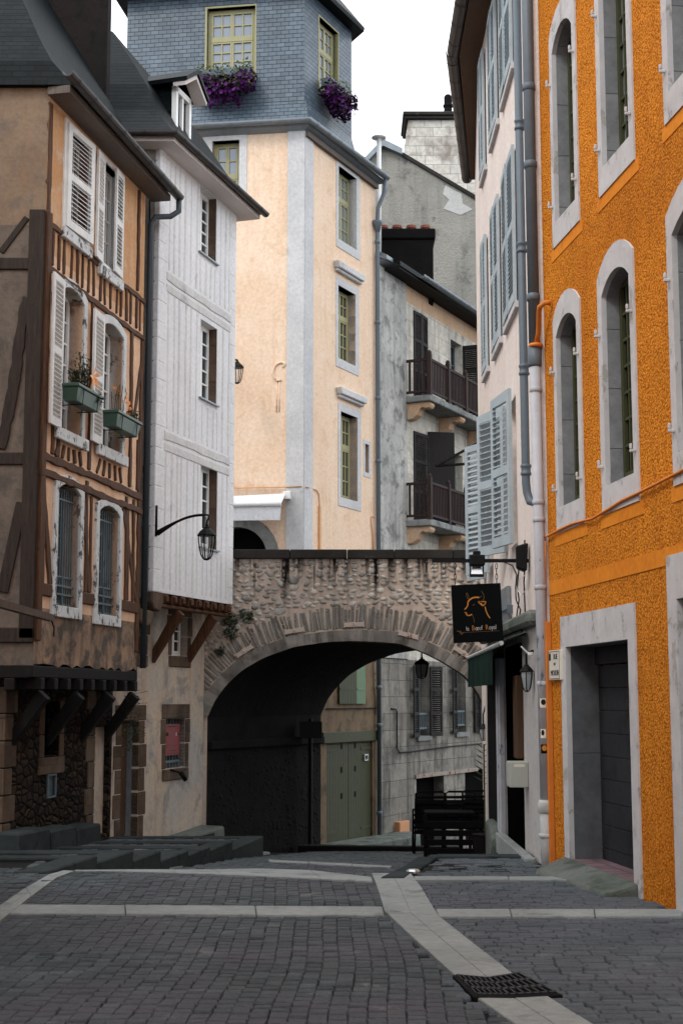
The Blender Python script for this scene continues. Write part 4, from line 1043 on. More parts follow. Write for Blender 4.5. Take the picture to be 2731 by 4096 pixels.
m = MB(FYR.M); m.wall(rc(.0, LY, 3.0, zgy), [rc(*q) for q in wr+[ni]], 0, .3, rim=False); m.build('wall', M['cream'], HY)
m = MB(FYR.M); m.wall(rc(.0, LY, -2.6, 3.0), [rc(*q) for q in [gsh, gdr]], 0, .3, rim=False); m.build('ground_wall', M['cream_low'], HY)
wl2 = FYL.rect((850, 566), (958, 562), (850, 850))
dc = FYL.sz(953, 2112); dR = FYL.sz(1068, 2191); rad = dR[0]-FYL.sz(950, 2191)[0]
da = archp(FYL.sz(950, 2191)[0]-rad, dR[0], 3.2, dc[1]+.02, rise=rad*.95, n=14)
m = MB(FYL.M); m.wall(rc(0, LL, 2.5, zgy), [rc(*wl2), da], 0, .3, rim=False); m.build('wall', M['cream'], HY)
m = MB(); P3 = [(-6.0, 33.3), (-.98, 32.55), (.55, 35.62), (-6, 37)]; m.plate(P3, -2.6, zgy); m.build('core_wall', M['cream'], HY)
# pilaster at the corner
sp0 = FYL.sz(1147, 1500)[0]; m = MB(FYL.M); m.box(sp0, LL+.012, -.035, .05, 3.2, zgy-.02); o = m.build('corner_pilaster', M['trim_grey'], HY)
m = MB(FYR.M); m.box(-.012, .42, -.03, .05, 3.2, zgy-.02) ; m.build('corner_pilaster', M['trim_grey'], HY)
for i, r in enumerate(wr):
    o = window(FYR, HY, *r, .2, 2, 3, M['olive'], M['glass'] if i != 0 else M['glass_sky'], fr=.06, transom=(.62, 2), br=.03)
    surround(FYR, o, rc(*r), rc(r[0]-.13, r[1]+.19, r[2]-.22, r[3]+.2), -.018, .27, M['trim_grey'])
    if i:
        m = MB(FYR.M); z = r[3]+.38; m.prism([(r[0]-.2, z), (r[1]+.25, z), (r[1]+.29, z+.1), (r[1]+.31, z+.17), (r[0]-.26, z+.17), (r[0]-.24, z+.1)], -.16, 0); m.box(r[0]-.18, r[1]+.23, -.1, 0, z-.07, z); m.build('hood', M['trim_grey'], o, bevel=.02)
surround(FYR, HY, rc(*ni), rc(ni[0]-.1, ni[1]+.1, ni[2]-.12, ni[3]+.1), -.012, .2, M['trim_grey'], 'niche')
o = window(FYL, HY, *wl2, .2, 1, 3, M['olive'], M['glass_sky'], fr=.07, transom=(.52, 2), leaves=2)
surround(FYL, o, rc(*wl2), rc(wl2[0]-.2, wl2[1]+.19, wl2[2]-.2, wl2[3]+.22), -.02, .27, M['trim_grey'])
din = da; rr = rad+.28; so = FYL.sz(950, 2191)[0]
dout = archp(so-rr, so+rr, 3.2, dc[1]+.3, rise=rr*.95, n=14)
surround(FYL, HY, din, dout, -.02, .25, M['grey_bare'], 'door_arch')
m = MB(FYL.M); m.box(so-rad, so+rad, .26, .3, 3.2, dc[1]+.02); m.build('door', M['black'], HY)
# green shutters and garage door at street level
m = MB(FYR.M); m.box(gsh[0], gsh[1], .2, .22, gsh[2], gsh[3]); m.build('window', M['glass_dark'], HY)
w2 = gsh[1]-gsh[0]
for a, b, mt in ((gsh[0]-.04, gsh[0]+w2*.66, 'olive_dark'), (gsh[0]+w2*.665, gsh[1]+.05, 'sage')):
    m = MB(FYR.M); n = 6
    for k in range(n): x0 = a+(b-a)*k/n; m.box(x0+.003, a+(b-a)*(k+1)/n-.003, -.06, -.02, gsh[2]-.03, gsh[3])
    m.box(a+.02, b-.1, -.07, -.061, gsh[2]+.3, gsh[2]+.34); m.build('shutter', M[mt], HY)
m = MB(FYR.M); m.box(gdr[0]-.25, LY-.02, -.05, 0, gdr[3]+.02, gdr[3]+.27); m.build('lintel', M['olive_dark'], HY, bevel=.01)
for k in range(2):
    a, b = gdr[0]+(gdr[1]-gdr[0])*k/2+.012, gdr[0]+(gdr[1]-gdr[0])*(k+1)/2-.012
    m = MB(FYR.M)
    for j in range(9): m.box(a+(b-a)*j/9+.003, a+(b-a)*(j+1)/9-.003, .05, .09, gdr[2]+.06, gdr[3]-.02)
    for z in (gdr[2]+.3, gdr[3]-.15): m.box((a, a+.65)[k], (b-.65, b)[k], .035, .05, z-.03, z+.03)
    o = m.build('garage_door', M['olive_dark'], HY)
    m = MB(FYR.M)
    for z in (-.7, -.1, .45): m.box((b-.35, a+.35)[k]-.02, (b-.35, a+.35)[k]+.02, .03, .05, z, z+.13)
    m.build('handle', M['iron'], o)
m = MB(FYR.M); q = FYR.rect((1459, 3017), (1473, 3017), (1459, 3043)); m.ring(rc(q[0]+.03, q[1]-.03, q[2]+.03, q[3]-.03), rc(*q), -.0, .05); m.build('letter_plate', M['steel'], HY)
# gutter band, tower
zt0 = zgy+.12
m = MB(); fpy = [(-6.4, 32.80), CY, (.87, 35.5), (-6.4, 37)]
loft(m, fpy, [(-.02, zgy-.08), (-.16, zgy-.0), (-.2, zgy+.04), (-.2, zgy+.06), (.1, zgy+.16)]); m.build('cornice', M['zinc'], HY)
m = MB(FYR.M); m.box(.0, LY, -.10, 0, zgy-.2, zgy-.081); m.build('eave_board', M['soffit'], HY)
gutter(HY, [FYL.w(0, .3, zgy+.12), Vector((CY[0]-.0, CY[1], 0))+FYL.n*.30+Vector((.16, -.0, zgy+.12)), FYR.w(LY+.1, .3, zgy+.12)], .1, M['zinc'])
FTL = Face(tuple((FYL.O-FYL.n*.06).xy), tuple((Vector((*CY, 0))-FYL.n*.06+Vector((-.02, 0, 0))).xy)); FTR = Face(tuple(FTL.w(FTL.L, 0, 0).xy), tuple((FYR.O-FYR.n*.02+FYR.d*LY).xy))
sl = FTL.sz(511, 60)[0]; sr = FTR.sz(1406, 500)[0]; ze2 = FTR.sz(1408, 132)[1]; ztt = ze2+.1
tl = FTL.rect((830, 36), (1022, 24), (828, 338)); tr = FTR.rect((1277, 66), (1352, 132), (1274, 352))
m = MB(FTL.M); m.wall(rc(sl, FTL.L, zgy+.1, ztt), [rc(*tl)], 0, .25, rim=False); m.build('tower_wall', M['slate'], HY)
m = MB(FTR.M); m.wall(rc(0, sr, zgy+.1, ztt), [rc(*tr)], 0, .25, rim=False); m.build('tower_wall', M['slate'], HY)
a, b, c = FTL.w(sl, 0, 0), FTL.w(FTL.L, 0, 0), FTR.w(sr, 0, 0); dlt = -FTL.n*5
m = MB(); m.plate([tuple((a-FTL.n*.5).xy), tuple((b+Vector((-.08, .5, 0))).xy), tuple((c-FTR.n*.45).xy), tuple((c+Vector((-2, 4.0, 0))).xy), tuple((a-FTL.n*7).xy)], zgy, ztt)
m.box(c.x-.01, c.x, c.y, c.y+.01, zgy, zgy+.01); m.build('tower_core', M['slate'], HY)
mm = MB(FTR.M); mm.box(sr-.3, sr, 0.002, 4, zgy+.1, ztt-.01); mm.build('tower_wall', M['slate'], HY)
mm = MB(FTL.M); mm.box(sl, sl+.3, 0.002, 6, zgy+.1, ztt-.01); mm.build('tower_wall', M['slate'], HY)
for F_, s0, s1 in ((FTL, sl, FTL.L+.05), (FTR, -.04, sr)):
    m = MB(F_.M); m.hexa([(s0, -.16, zgy+.12), (s1+(.08 if F_ is FTL else 0), -.16, zgy+.12), (s1, .0, zgy+.12), (s0, .0, zgy+.12)], [(s0, -.003, zgy+.7), (s1, -.003, zgy+.7), (s1, .0, zgy+.7), (s0, .0, zgy+.7)]); m.build('tower_skirt', M['slate'], HY)
o = window(FTL, HY, *tl, .14, 2, 4, M['olive'], M['glass_sky'], fr=.08, transom=(.6, 2), br=.032); 
surround(FTL, o, rc(*tl), rc(tl[0]-.05, tl[1]+.03, tl[2]-.05, tl[3]+.05), -.008, .2, M['olive'])
o = window(FTR, HY, *tr, .14, 2, 3, M['olive'], M['glass_sky'], fr=.08, transom=(.6, 2), br=.032)
surround(FTR, o, rc(*tr), rc(tr[0]-.05, tr[1]+.03, tr[2]-.05, tr[3]+.05), -.008, .2, M['olive'])
m = MB(); ft = [tuple(a.xy), tuple(b.xy), tuple(c.xy), tuple((c+Vector((-2.4, 4.6, 0))).xy), tuple((a-FTL.n*7).xy)]
loft(m, ft, [(-.28, ze2+.02), (-.30, ze2+.12), (1.2, ze2+2.2), (1.8, ze2+4)]); m.build('tower_roof', M['slate_dark'], HY)
# downpipe between cream and grey houses, swan neck, hopper
pp = [FYR.w(LY+.02, .28, zgy+.02), FYR.w(LY+.02, .26, zgy-.3), FYR.w(LY-.08, .12, zgy-.75), FYR.w(LY-.08, .1, zgy-1.1), FYR.w(LY-.08, .1, -1.9)]
m = MB(); m.tube(pp, .055, 10)
for v in (980, 1300, 1600, 1850, 2750, 2900, 3250): z = FYR.sz(1510, v)[1]; c_ = FYR.w(LY-.08, .1, z); m.lathe([(.056, -.05), (.072, -.04), (.072, .04), (.056, .05)], c_, 10)
c_ = FYR.w(LY-.08, .1, zgy-1.1); m.lathe([(.056, -.3), (.1, -.12), (.14, -.06), (.14, .0), (.1, .01)], c_, 12)
m.build('drainpipe', M['pipe'], HY, smooth=True)
# crosier relief
m = MB(FYL.M); c0 = FYL.sz(1090, 1500); pts = [(1131, 1470), (1139, 1462), (1138, 1454), (1128, 1450), (1115, 1452), (1102, 1462), (1094, 1480), (1092, 1498), (1098, 1512), (1106, 1520)]
q = [FYL.sz(u, v) for u, v in pts]; m.tube([(s, -.005, z) for s, z in q], [.02, .025, .03, .03, .03, .03, .03, .03, .03, .03], 6)
s1, z1 = FYL.sz(1113, 1522); s2, z2 = FYL.sz(1112, 1648); m.tube([(s1-.035, -.003, z1), (s1-.035, -.003, z2)], .016, 6); m.tube([(s1+.03, -.003, z1), (s1+.03, -.003, z2)], .016, 6); m.box(s1-.07, s1+.07, -.03, .01, z1-.02, z1+.02)
m.build('crosier_relief', M['orange_smooth'] if 0 else M['cream'], HY, smooth=True)
def cable(F, pts, r, mat, label, cat='cable', name='cable', off=.03, par=None):
    m = MB(); P_ = [F.w(*(lambda q: (q[0], off, q[1]))(F.sz(u, v))) for u, v in pts]
    m.tube(P_, r, 6); o = m.build(name, mat, par, smooth=True)
    if par is None: tag(o, label, cat)
    return o
cable(FYL, [(700, 1948), (960, 1953), (1060, 1951), (1145, 1949), (1207, 1946)], .012, M['ochre_line'], 'thin ochre cable run across the cream house above the white awning', off=.05)
m = MB(); P_ = [FYR.w(.02, .06, FYR.sz(1210, 1947)[1])]+[FYR.w(q[0], .02, q[1]) for q in (FYR.sz(1235, 1952), FYR.sz(1262, 1960), FYR.sz(1272, 1975), FYR.sz(1275, 2010), FYR.sz(1275, 2025))]; m.tube(P_, .012, 6)
q = FYR.sz(1275, 2025); m.box(0, .01, 0, .01, 3.5, 3.51) if 0 else None; tag(m.build('cable', M['ochre_line'], smooth=True), 'ochre cable turning down the right face of the cream house', 'cable')
m = MB(FYR.M); m.box(q[0]-.035, q[0]+.035, -.04, 0, 3.3, q[1]); tag(m.build('conduit', M['ochre_line']), 'ochre conduit standing on the cream house just above the bridge wall', 'conduit')
cable(FYR, [(1491, 2070), (1482, 2065), (1480, 2085), (1486, 2130), (1488, 2200)], .016, M['ochre_line'], 'short bent ochre pipe beside the downpipe of the cream house', 'pipe', 'gas_pipe')
cable(FYR, [(1493, 2650), (1493, 2760), (1499, 2790), (1498, 2860)], .018, M['rust'], 'thin rusty pipe beside the green shutters under the arch', 'pipe', 'gas_pipe')
cable(FYR, [(1300, 2836), (1350, 2834), (1420, 2833), (1505, 2832)], .015, M['iron'], 'black cable below the green shutters under the arch')

# ================================================================== GREY BALCONY HOUSE
FGH = Face((.87, 35.5), (.87+8.6*.447, 35.5+8.6*.894)); LG = FGH.L
HG = house('balcony_house', FGH, -2.1, 'weathered grey stone house with dark wooden balconies and near black shutters', 'house')
zge = (FGH.sz(1600, 1075, .3)[1]+FGH.sz(1900, 1285, .3)[1])/2
zwarm = FGH.sz(1640, 1215)[1]; sA = FGH.sz(1622, 1500)[0]
u1 = [FGH.rect((1652, 1240), (1706, 1270), (1652, 1545)), FGH.rect((1801, 1356), (1846, 1370), (1801, 1600)), FGH.rect((1903, 1412), (1945, 1430), (1903, 1650))]
zf1 = FGH.sz(1680, 1615)[1]; u1 = [(a, b, zf1, d) for a, b, c, d in u1]
zf2 = FGH.sz(1680, 2098)[1]; u2 = [FGH.rect((1652, 1722), (1704, 1750), (1652, 2030)), FGH.rect((1804, 1808), (1848, 1820), (1804, 2000))]; u2 = [(a, b, zf2, d) for a, b, c, d in u2]
l1 = [FGH.rect((1666, 2660), (1712, 2660), (1666, 2945)), FGH.rect((1819, 2668), (1860, 2668), (1819, 2930)), FGH.rect((1925, 2690), (1955, 2690), (1925, 2920))]
op = [FGH.rect((1664, 3108), (1774, 3092), (1664, 3400)), FGH.rect((1858, 3078), (1990, 3060), (1858, 3400))]; op = [(op[0][0], op[0][1], -2.5, op[0][3]-.04), (op[1][0], LG-.2, -2.5, op[1][3]-.04)]
zsg = max(q[3] for q in l1)+.12
m = MB(FGH.M); m.wall(rc(sA, LG, zsg, zwarm), [rc(*q) for q in [(a, b, c, min(d, zwarm-.02)) for a, b, c, d in u1+u2]], 0, .35, rim=False); m.build('wall', M['grey_house'], HG)
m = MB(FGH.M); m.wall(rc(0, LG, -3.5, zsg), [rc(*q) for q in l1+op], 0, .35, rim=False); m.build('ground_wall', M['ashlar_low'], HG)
m = MB(FGH.M); m.wall(rc(sA, LG, zwarm, zge), [], 0, .35, rim=False); m.build('upper_wall', M['grey_warm'], HG)
m = MB(FGH.M); m.box(0, sA, -.03, .4, zsg+.02, zge); m.build('wall', M['cement'], HG)
m = MB(FGH.M); m.box(.02, LG, .6, 7, -3.5, zge-.01); m.build('rear_wall', M['grey_bare'], HG)
def closed(F, par, q, mat, n=3):
    w_ = (q[1]-q[0])/2
    for sd, s in ((1, q[0]), (-1, q[1])): shutter(F, par, w_-.004, q[3]-q[2]-.06, s, -.0, q[2]+.05, 4, mat, sd, .055, n)
closed(FGH, HG, u1[0], M['dark_shut']); closed(FGH, HG, u1[2], M['dark_shut'])
for q in (u1[1], u2[1]): window(FGH, HG, *q, .22, 1, 4, M['iron_grey'], M['glass_dark'])
shutter(FGH, HG, .5, u1[1][3]-u1[1][2]-.05, u1[1][1], -.02, u1[1][2]+.04, 95, M['dark_shut'], -1, .055, 3)
w_ = (u2[0][1]-u2[0][0])/2
shutter(FGH, HG, w_*2-.01, u2[0][3]-u2[0][2]-.06, u2[0][0], 0, u2[0][2]+.05, 4, M['dark_shut'], 1, .055, 3)
m = MB(FGH.M); m.T = Matrix.Translation((u2[0][1]+.05, -.02, 0))@Matrix.Rotation(R(-52), 4, 'Z'); m.box(0, .75, -.04, 0, zf2+.05, u2[0][3]+.12); m.build('shutter', M['dark_shut'], HG)
for i, q in enumerate(l1):
    o = window(FGH, HG, *q, .24, 1, 3, M['iron_grey'], M['glass_dark'], leaves=2)
    w_ = .48
    shutter(FGH, HG, w_, q[3]-q[2], q[0]-.0, -.07, q[2]-.02, 172, M['dark_shut'], 1, .055, 3)
    if i < 1: shutter(FGH, HG, .62, q[3]-q[2], q[1]+.0, -.07, q[2]-.02, 172, M['dark_shut'], -1, .055, 3)
    if i == 1: shutter(FGH, HG, .62, q[3]-q[2]-.05, l1[2][0]-.75, -.05, q[2]-.02, 3, M['dark_shut'], 1, .055, 3)
    m = MB(FGH.M)
    for z in (q[2]+.2, q[2]+.58): m.box(q[0]+.01, q[1]-.01, .03, .06, z-.025, z+.025)
    for k in range(6): s = q[0]+.08+(q[1]-q[0]-.16)*k/5; m.box(s-.012, s+.012, .035, .055, q[2]+.2, q[2]+.58)
    m.build('guard_rail', M['iron_grey'], o)
    m = MB(FGH.M); m.box(q[0]-.08, q[1]+.08, -.07, .3, q[2]-.12, q[2]-.003); m.build('sill', M['grey_bare'], o)
m = MB(FGH.M); m.box(op[0][0]-.1, op[1][0]+.9, -.05, 0, op[0][3]+.005, op[0][3]+.1); m.build('lintel', M['rust'], HG)
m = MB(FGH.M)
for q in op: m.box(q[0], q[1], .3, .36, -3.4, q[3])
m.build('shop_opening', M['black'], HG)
# balconies
def balcony(z, s0, s1, dep=.75):
    m = MB(FGH.M); m.box(s0, s1, -dep, 0, z-.17, z); o = m.build('balcony_slab', M['grey_bare'], HG, bevel=.02)
    r = MB(FGH.M); H = 1.0; y0, y1 = -dep+.03, -dep+.09
    r.box(s0+.05, s1, y0, y1, z+H-.07, z+H); r.box(s0+.05, s1, y0, y1, z+.08, z+.14)
    r.box(s0+.04, s0+.1, y1, -.02, z+H-.07, z+H); r.box(s0+.04, s0+.1, y1, -.02, z+.08, z+.14)
    for k in range(4): y = -.12-k*(dep-.2)/4; r.box(s0+.05, s0+.09, y-.025, y+.025, z+.14, z+H-.07)
    ss = [s0+.06]; 
    while ss[-1] < s1-.4: ss.append(ss[-1]+1.28)
    for a, b in zip(ss, ss[1:]):
        for k in range(1, 12): x = a+(b-a)*k/12; r.box(x-.015, x+.015, y0+.015, y1-.015, z+.14, z+H-.07)
    r.build('railing', M['brown_wood'], o)
    for s in ss: r = MB(FGH.M); r.box(s-.055, s+.055, y0-.03, y1+.02, z-.02, z+H+.1); r.lathe([(.06, 0), (.065, .05), (.03, .1)], (s, (y0+y1)/2-.005, z+H+.1), 8); r.build('post', M['brown_wood'], o)
    for k, s in enumerate((s0+.1, s0+2.3, s0+4.5)):
        c = MB(FGH.M); F2 = Matrix(((0, 1, 0, 0), (1, 0, 0, 0), (0, 0, 1, 0), (0, 0, 0, 1)))
        c.T = Matrix.Translation((s, 0, 0)) @ F2
        c.prism([(0, z-.173), (-dep*.88, z-.173), (-dep*.93, z-.25), (-dep*.86, z-.33), (-dep*.72, z-.34), (-dep*.62, z-.30), (-dep*.5, z-.36), (-dep*.42, z-.5), (-dep*.22, z-.6), (0, z-.62)], 0, .32)
        c.build('corbel', M['grey_warm'], o, bevel=.015)
balcony(zf1, FGH.sz(1618, 1605)[0], LG-.2); balcony(zf2, FGH.sz(1618, 2092)[0], LG-.2)
m = MB(FGH.M); m.prism([(0, 0)]*3, 0, 0) if 0 else None
m.hexa([(.45, -.5, zge+.0), (LG+.5, -.5, zge+.0), (LG+.5, 7, zge+3.6), (.45, 7, zge+3.6)], [(.45, -.5, zge+.12), (LG+.5, -.5, zge+.12), (LG+.5, 7, zge+3.75), (.45, 7, zge+3.75)]); m.build('roof', M['slate_dark'], HG)
m = MB(FGH.M); m.box(.5, LG, -.45, .0, zge-.06, zge-.0); m.build('soffit', M['beam_black'], HG)
m = MB(FGH.M); m.hexa([(.05, -.3, zge+.1), (.5, -.3, zge+.1), (.5, 1, zge+.75), (.05, 1, zge+.75)], [(.05, -.3, zge+.2), (.5, -.3, zge+.2), (.5, 1, zge+.9), (.05, 1, zge+.9)]); m.build('verge', M['zinc'], HG)
gutter(HG, [FGH.w(1.7, .56, zge+.08), FGH.w(LG+.4, .56, zge+.08)], .09, M['zinc'])
m = MB(); c0, c1 = atY(1512, 915, 38.6), atY(1740, 912, 38.6); zt_ = c0.z
m.box(c0.x-.1, c1.x-.06, 38.6, 39.6, zge-.2, zt_-.3); m.box(c0.x-.16, c1.x, 38.54, 39.66, zt_-.3, zt_); CH = m.build('chimney', M['soot_shade'], HG, bevel=.03)
m = MB()
for k in range(4): m.lathe([(.13, 0), (.12, .16), (.15, .18), (.14, .26), (.1, .26)], (c0.x+.15+k*(c1.x-c0.x-.4)/3, 39.1, zt_-.01), 10)
m.build('chimney_pot', M['terra'], CH)
cable(FGH, [(1560, 2835), (1578, 2836), (1583, 2850), (1583, 2990), (1592, 3010), (1640, 3006), (1800, 2985), (1960, 2970)], .018, M['iron'], 'black cable looping down and along the grey house behind the arch')
q = FGH.rect((1577, 3288), (1617, 3284), (1577, 3345)); m = MB(FGH.M); m.box(q[0], q[1], -.14, 0, q[2], q[3]); m.box(q[0]+.03, q[1]-.03, -.15, -.141, q[2]+.03, q[3]-.03); tag(m.build('meter_box', M['peachbox'], bevel=.01), 'peach coloured meter box low on the grey balcony house', 'meter box')
m = MB(); b_ = atY(1515, 912, 36.6); t_ = atY(1515, 556, 36.6); m.tube([(b_.x, 36.6, b_.z-.8), (t_.x, 36.6, t_.z)], .065, 10); m.lathe([(.05, 0), (.2, .02), (.2, .05), (.05, .08)], (t_.x, 36.6, t_.z), 12); tag(m.build('flue_pipe', M['white_plain'], smooth=True), 'thin white metal flue pipe rising beside the cream house', 'flue pipe')

# ================================================================== FAR GABLE AND STONE CHIMNEY
YG = 50.; fg = Face((0, YG), (1, YG)); HF = empty('far_house', (5, YG, -4.5), 0, 'far grey roughcast gable house carrying a big pale stone chimney', 'house')
gp = [(1430, 690), (1530, 590), (1606, 622), (1910, 800), (2300, 1030), (2300, 2600), (1430, 2600)]
Pg = [(lambda p: (p.x, p.z))(atY(u, v, YG)) for u, v in gp][::-1]
m = MB(fg.M); m.prism(Pg, 0, 9); m.build('gable_wall', M['far_gable'], HF)
m = MB(fg.M); a, b, c = [(lambda p: (p.x, p.z))(atY(*q, YG)) for q in ((1420, 702), (1530, 592), (1608, 626))]
up = lambda p, h: (p[0], p[1]+h)
m.prism([a, b, c, up(c, .22), up(b, .26), up(a, .22)], -.25, 9); m.build('roof', M['zinc'], HF)
m = MB(fg.M); a, b = [(lambda p: (p.x, p.z))(atY(*q, YG)) for q in ((1604, 624), (2300, 1034))]; m.prism([a, b, up(b, .15), up(a, .15)], -.08, 9); m.build('coping', M['coping'], HF)
m = MB(fg.M); pts = [(1780, 742), (1770, 775), (1795, 800), (1772, 835), (1840, 860), (1890, 838), (1850, 815), (1845, 775), (1815, 762)]; pz = [(lambda p: (p.x, p.z))(atY(*q, YG)) for q in pts][::-1]; m.prism(pz[::-1], -.015, 0); m.build('render_patch', M['patch'], HF)
m = MB(fg.M); q = [(lambda p: (p.x, p.z))(atY(u, v, YG+.5)) for u, v in ((1600, 700), (1632, 480), (2060, 455), (2060, 900))]
z0, z1 = q[0][1]-2, q[1][1]; m.hexa([(q[0][0]-.3, .5, z0), (q[2][0], .5, z0), (q[2][0], 2.2, z0), (q[0][0]-.3, 2.2, z0)], [(q[1][0], .5, z1), (q[2][0], .5, z1), (q[2][0], 2.2, z1), (q[1][0], 2.2, z1)]); CH = m.build('chimney', M['chim_stone'], HF)
m = MB(fg.M); m.box(q[1][0]-.14, q[2][0]+.1, .36, 2.34, z1, z1+.12); m.box(q[1][0]-.2, q[2][0]+.1, .3, 2.4, z1+.12, z1+.27); m.build('chimney_cap', M['coping'], CH, bevel=.03)
m = MB(); 
for u, h, r in ((1753, .25, .16), (1826, .25, .16)): p = atY(u, 440, YG+1.2); m.lathe([(r, 0), (r*.95, h)], (p.x, YG+1.2, z1+.26), 10)
p = atY(1791, 440, YG+1.2); m.lathe([(.17, 0), (.15, .5), (.19, .55), (.19, .62), (.15, .66), (.15, .95), (.1, 1.02)], (p.x, YG+1.2, z1+.26), 10); m.build('chimney_pot', M['soot_shade'], CH)
# ================================================================== PINK HOUSE
FPA = Face((2.07, 20.6), (2.07, 14.56)); FPB = Face((2.46, 25.2), (2.07, 20.6)); LP = FPA.L
HP = house('pink_house', FPA, -.1, 'pale pink rendered house with blue grey louvred shutters and twin drainpipes', 'house')
zpe = 11.2
r2 = [FPA.rect((2019, 732), (2062, 650), (2019, 1262)), FPA.rect((1973, 905), (2000, 850), (1973, 1428)), FPA.rect((1934, 1040), (1950, 1010), (1934, 1545))]
r1_ = [FPA.rect((2021, 100), (2056, 60), (2021, 318)), FPA.rect((1969, 200), (1997, 100), (1969, 578)), FPA.rect((1931, 400), (1949, 300), (1931, 745))]
h2 = r2[0][3]-r2[0][2]
zb2 = sum(r[2] for r in r2)/3; zb1 = sum(r[2] for r in r1_)/3
r2 = [(a, b, zb2, zb2+1.85) for a, b, c, d in r2]; r1_ = [(r2[i][0], r2[i][1], zb1, zb1+1.7) for i in range(3)]
zb3 = FPA.sz(2075, 2170)[1]; zt3 = FPA.sz(2075, 1545)[1]
s_ = lambda y: 20.6-y
r3 = [(s_(17.55), s_(16.62), zb3+.02, zt3-.03), (s_(20.25), s_(19.35), zb3+.02, zt3-.03)]
zl = FPA.sz(2060, 2535)[1]
shop = (s_(18.2), s_(16.4), -.3, zl-.12)
m = MB(FPA.M); m.wall(rc(0, LP, zl+.05, zpe), [rc(*q) for q in r1_+r2+r3], 0, .3, rim=False); m.build('wall', M['pink'], HP)
m = MB(FPA.M); m.wall(rc(0, LP, -1.5, zl+.05), [rc(*shop)], .0, .5, rim=False); m.build('ground_wall', M['pink_base'], HP)
m = MB(FPB.M); m.box(0, FPB.L-.01, 0, .5, -2.5, zpe); m.build('wall', M['pink'], HP)
m = MB(); m.plate([(2.65, 14.58), (8, 14.58), (8, 25.0), (2.9, 25.0)], -2.5, zpe); m.build('rear_wall', M['pink'], HP)
m = MB(FPA.M); m.box(LP-.02, LP, .002, .6, -1.5, zpe); m.build('wall', M['pink'], HP)
m = MB(); m.plate([(1.70, 14.3), (1.72, 20.2), (2.36, 25.4), (8, 25.4), (8, 14.3)][::-1], zpe, zpe+.12); m.plate([(1.9, 14.3), (1.9, 20.3), (2.5, 25.3), (8, 25.4), (8, 14.3)][::-1], zpe+.12, zpe+.5); m.build('roof', M['slate_dark'], HP)
m = MB(); m.plate([(1.74, 14.3), (1.76, 20.2), (2.38, 25.3), (3, 25.3), (3, 14.3)][::-1], zpe-.06, zpe-.003); m.build('soffit', M['door_wood'], HP)
gutter(HP, [(1.66, 14.2, zpe+.04), (1.68, 20.25, zpe+.04)], .1, M['gutter']); gutter(HP, [(1.66, 20.25, zpe+.04), (2.34, 25.5, zpe+.04)], .1, M['gutter'])
def leafpair(q, fa=6, fb=3):
    w_ = (q[1]-q[0])/2+.03
    shutter(FPA, HP, w_, q[3]-q[2]+.06, q[0]-.04, -.02, q[2]-.03, fa, M['blue_shut'], 1, .055); shutter(FPA, HP, w_, q[3]-q[2]+.06, q[1]+.04, -.02, q[2]-.03, fb, M['blue_shut'], -1, .055)
    m = MB(FPA.M); m.box(q[0]-.1, q[1]+.1, -.05, 0, q[2]-.12, q[2]-.04); m.build('sill', M['trim_grey'], HP)
    m = MB(FPA.M); m.box(q[0]-.0, q[1], .15, .2, q[2], q[3]); m.build('pane', M['glass_dark'], HP)
for q in r2: leafpair(q, 1.5, .5)
for q in r1_: leafpair(q, 1.5, .5)
for q in r3: window(FPA, HP, *q, .15, 2, 4, M['white_plain'], M['glass_dark'])
hh = zt3-zb3
shutter(FPA, HP, .62, hh, r3[0][1]+.02, -.05, zb3, 14, M['blue_shut'], -1, .068, 2, arch=.05, t=.045, tilt=25)
shutter(FPA, HP, .66, hh, r3[0][0]-.02, -.05, zb3, 156, M['blue_shut'], 1, .07, 2, arch=.05, t=.045, tilt=35)
shutter(FPA, HP, .55, hh, r3[1][1]+.05, -.05, zb3-.1, 27, M['blue_shut'], -1, .07, 2, arch=.0, t=.045)
shutter(FPA, HP, .55, hh, r3[1][0]-.02, -.05, zb3-.1, 160, M['blue_shut'], 1, .07, 2, t=.045)
m = MB(FPA.M); m.prism([(s_(20.3), zl), (LP-.35, zl), (LP-.35, zl+.16), (s_(20.3), zl+.16)], -.13, 0); m.build('string_ledge', M['concrete'], HP, bevel=.04)
# grey plank shutter with its stay bar beside the hanging sign
q = FPA.rect((2003, 2370), (2043, 2335), (2003, 2520)); m = MB(FPA.M); m.box(q[0], q[1], -.05, -.01, q[2], q[3]); m.build('shutter', M['zinc'], HP)
m = MB(FPA.M); z = (q[2]+q[3])/2-.05; m.tube([(q[0], -.07, z), (q[1]+.12, -.07, z)], .012, 6); m.box(q[1]+.1, q[1]+.14, -.07, 0, z-.05, z+.05); m.build('stay_bar', M['iron_grey'], HP)
# shop front
m = MB(FPA.M); m.box(shop[0], shop[1], .45, .5, -.3, shop[3]); m.box(shop[0]+.001, shop[0]+.03, .012, .449, -.3, shop[3]); m.box(shop[0]+.031, shop[1], .012, .449, shop[3]-.03, shop[3]-.001); m.build('shop_back_shade', M['black'], HP)  # black back and lining hold the shade inside the doorway as colour
m = MB(FPA.M); a, b = s_(19.95), s_(18.22); m.box(a, b, -.05, .02, -.55, zl-.2); m.build('stone_jamb', M['soot_shade'], HP, bevel=.02)  # black colour here stands for the shade under the awning
m = MB(FPA.M); m.box(b-.16, b-.06, -.10, -.051, -.1, zl-.25); m.box(b-.05, b+.03, -.08, -.0, -.1, zl-.25); m.build('door_trim', M['pipe_pale'], HP, bevel=.012)
m = MB(FPA.M); m.prism([(a+1.0, -.5), (b+.05, -.5), (b+.05, -.12), (b-.2, .04), (a+1.0, .06)], -.2, -.05); m.build('guard_stone', M['concrete'], HP, bevel=.06, seg=3)
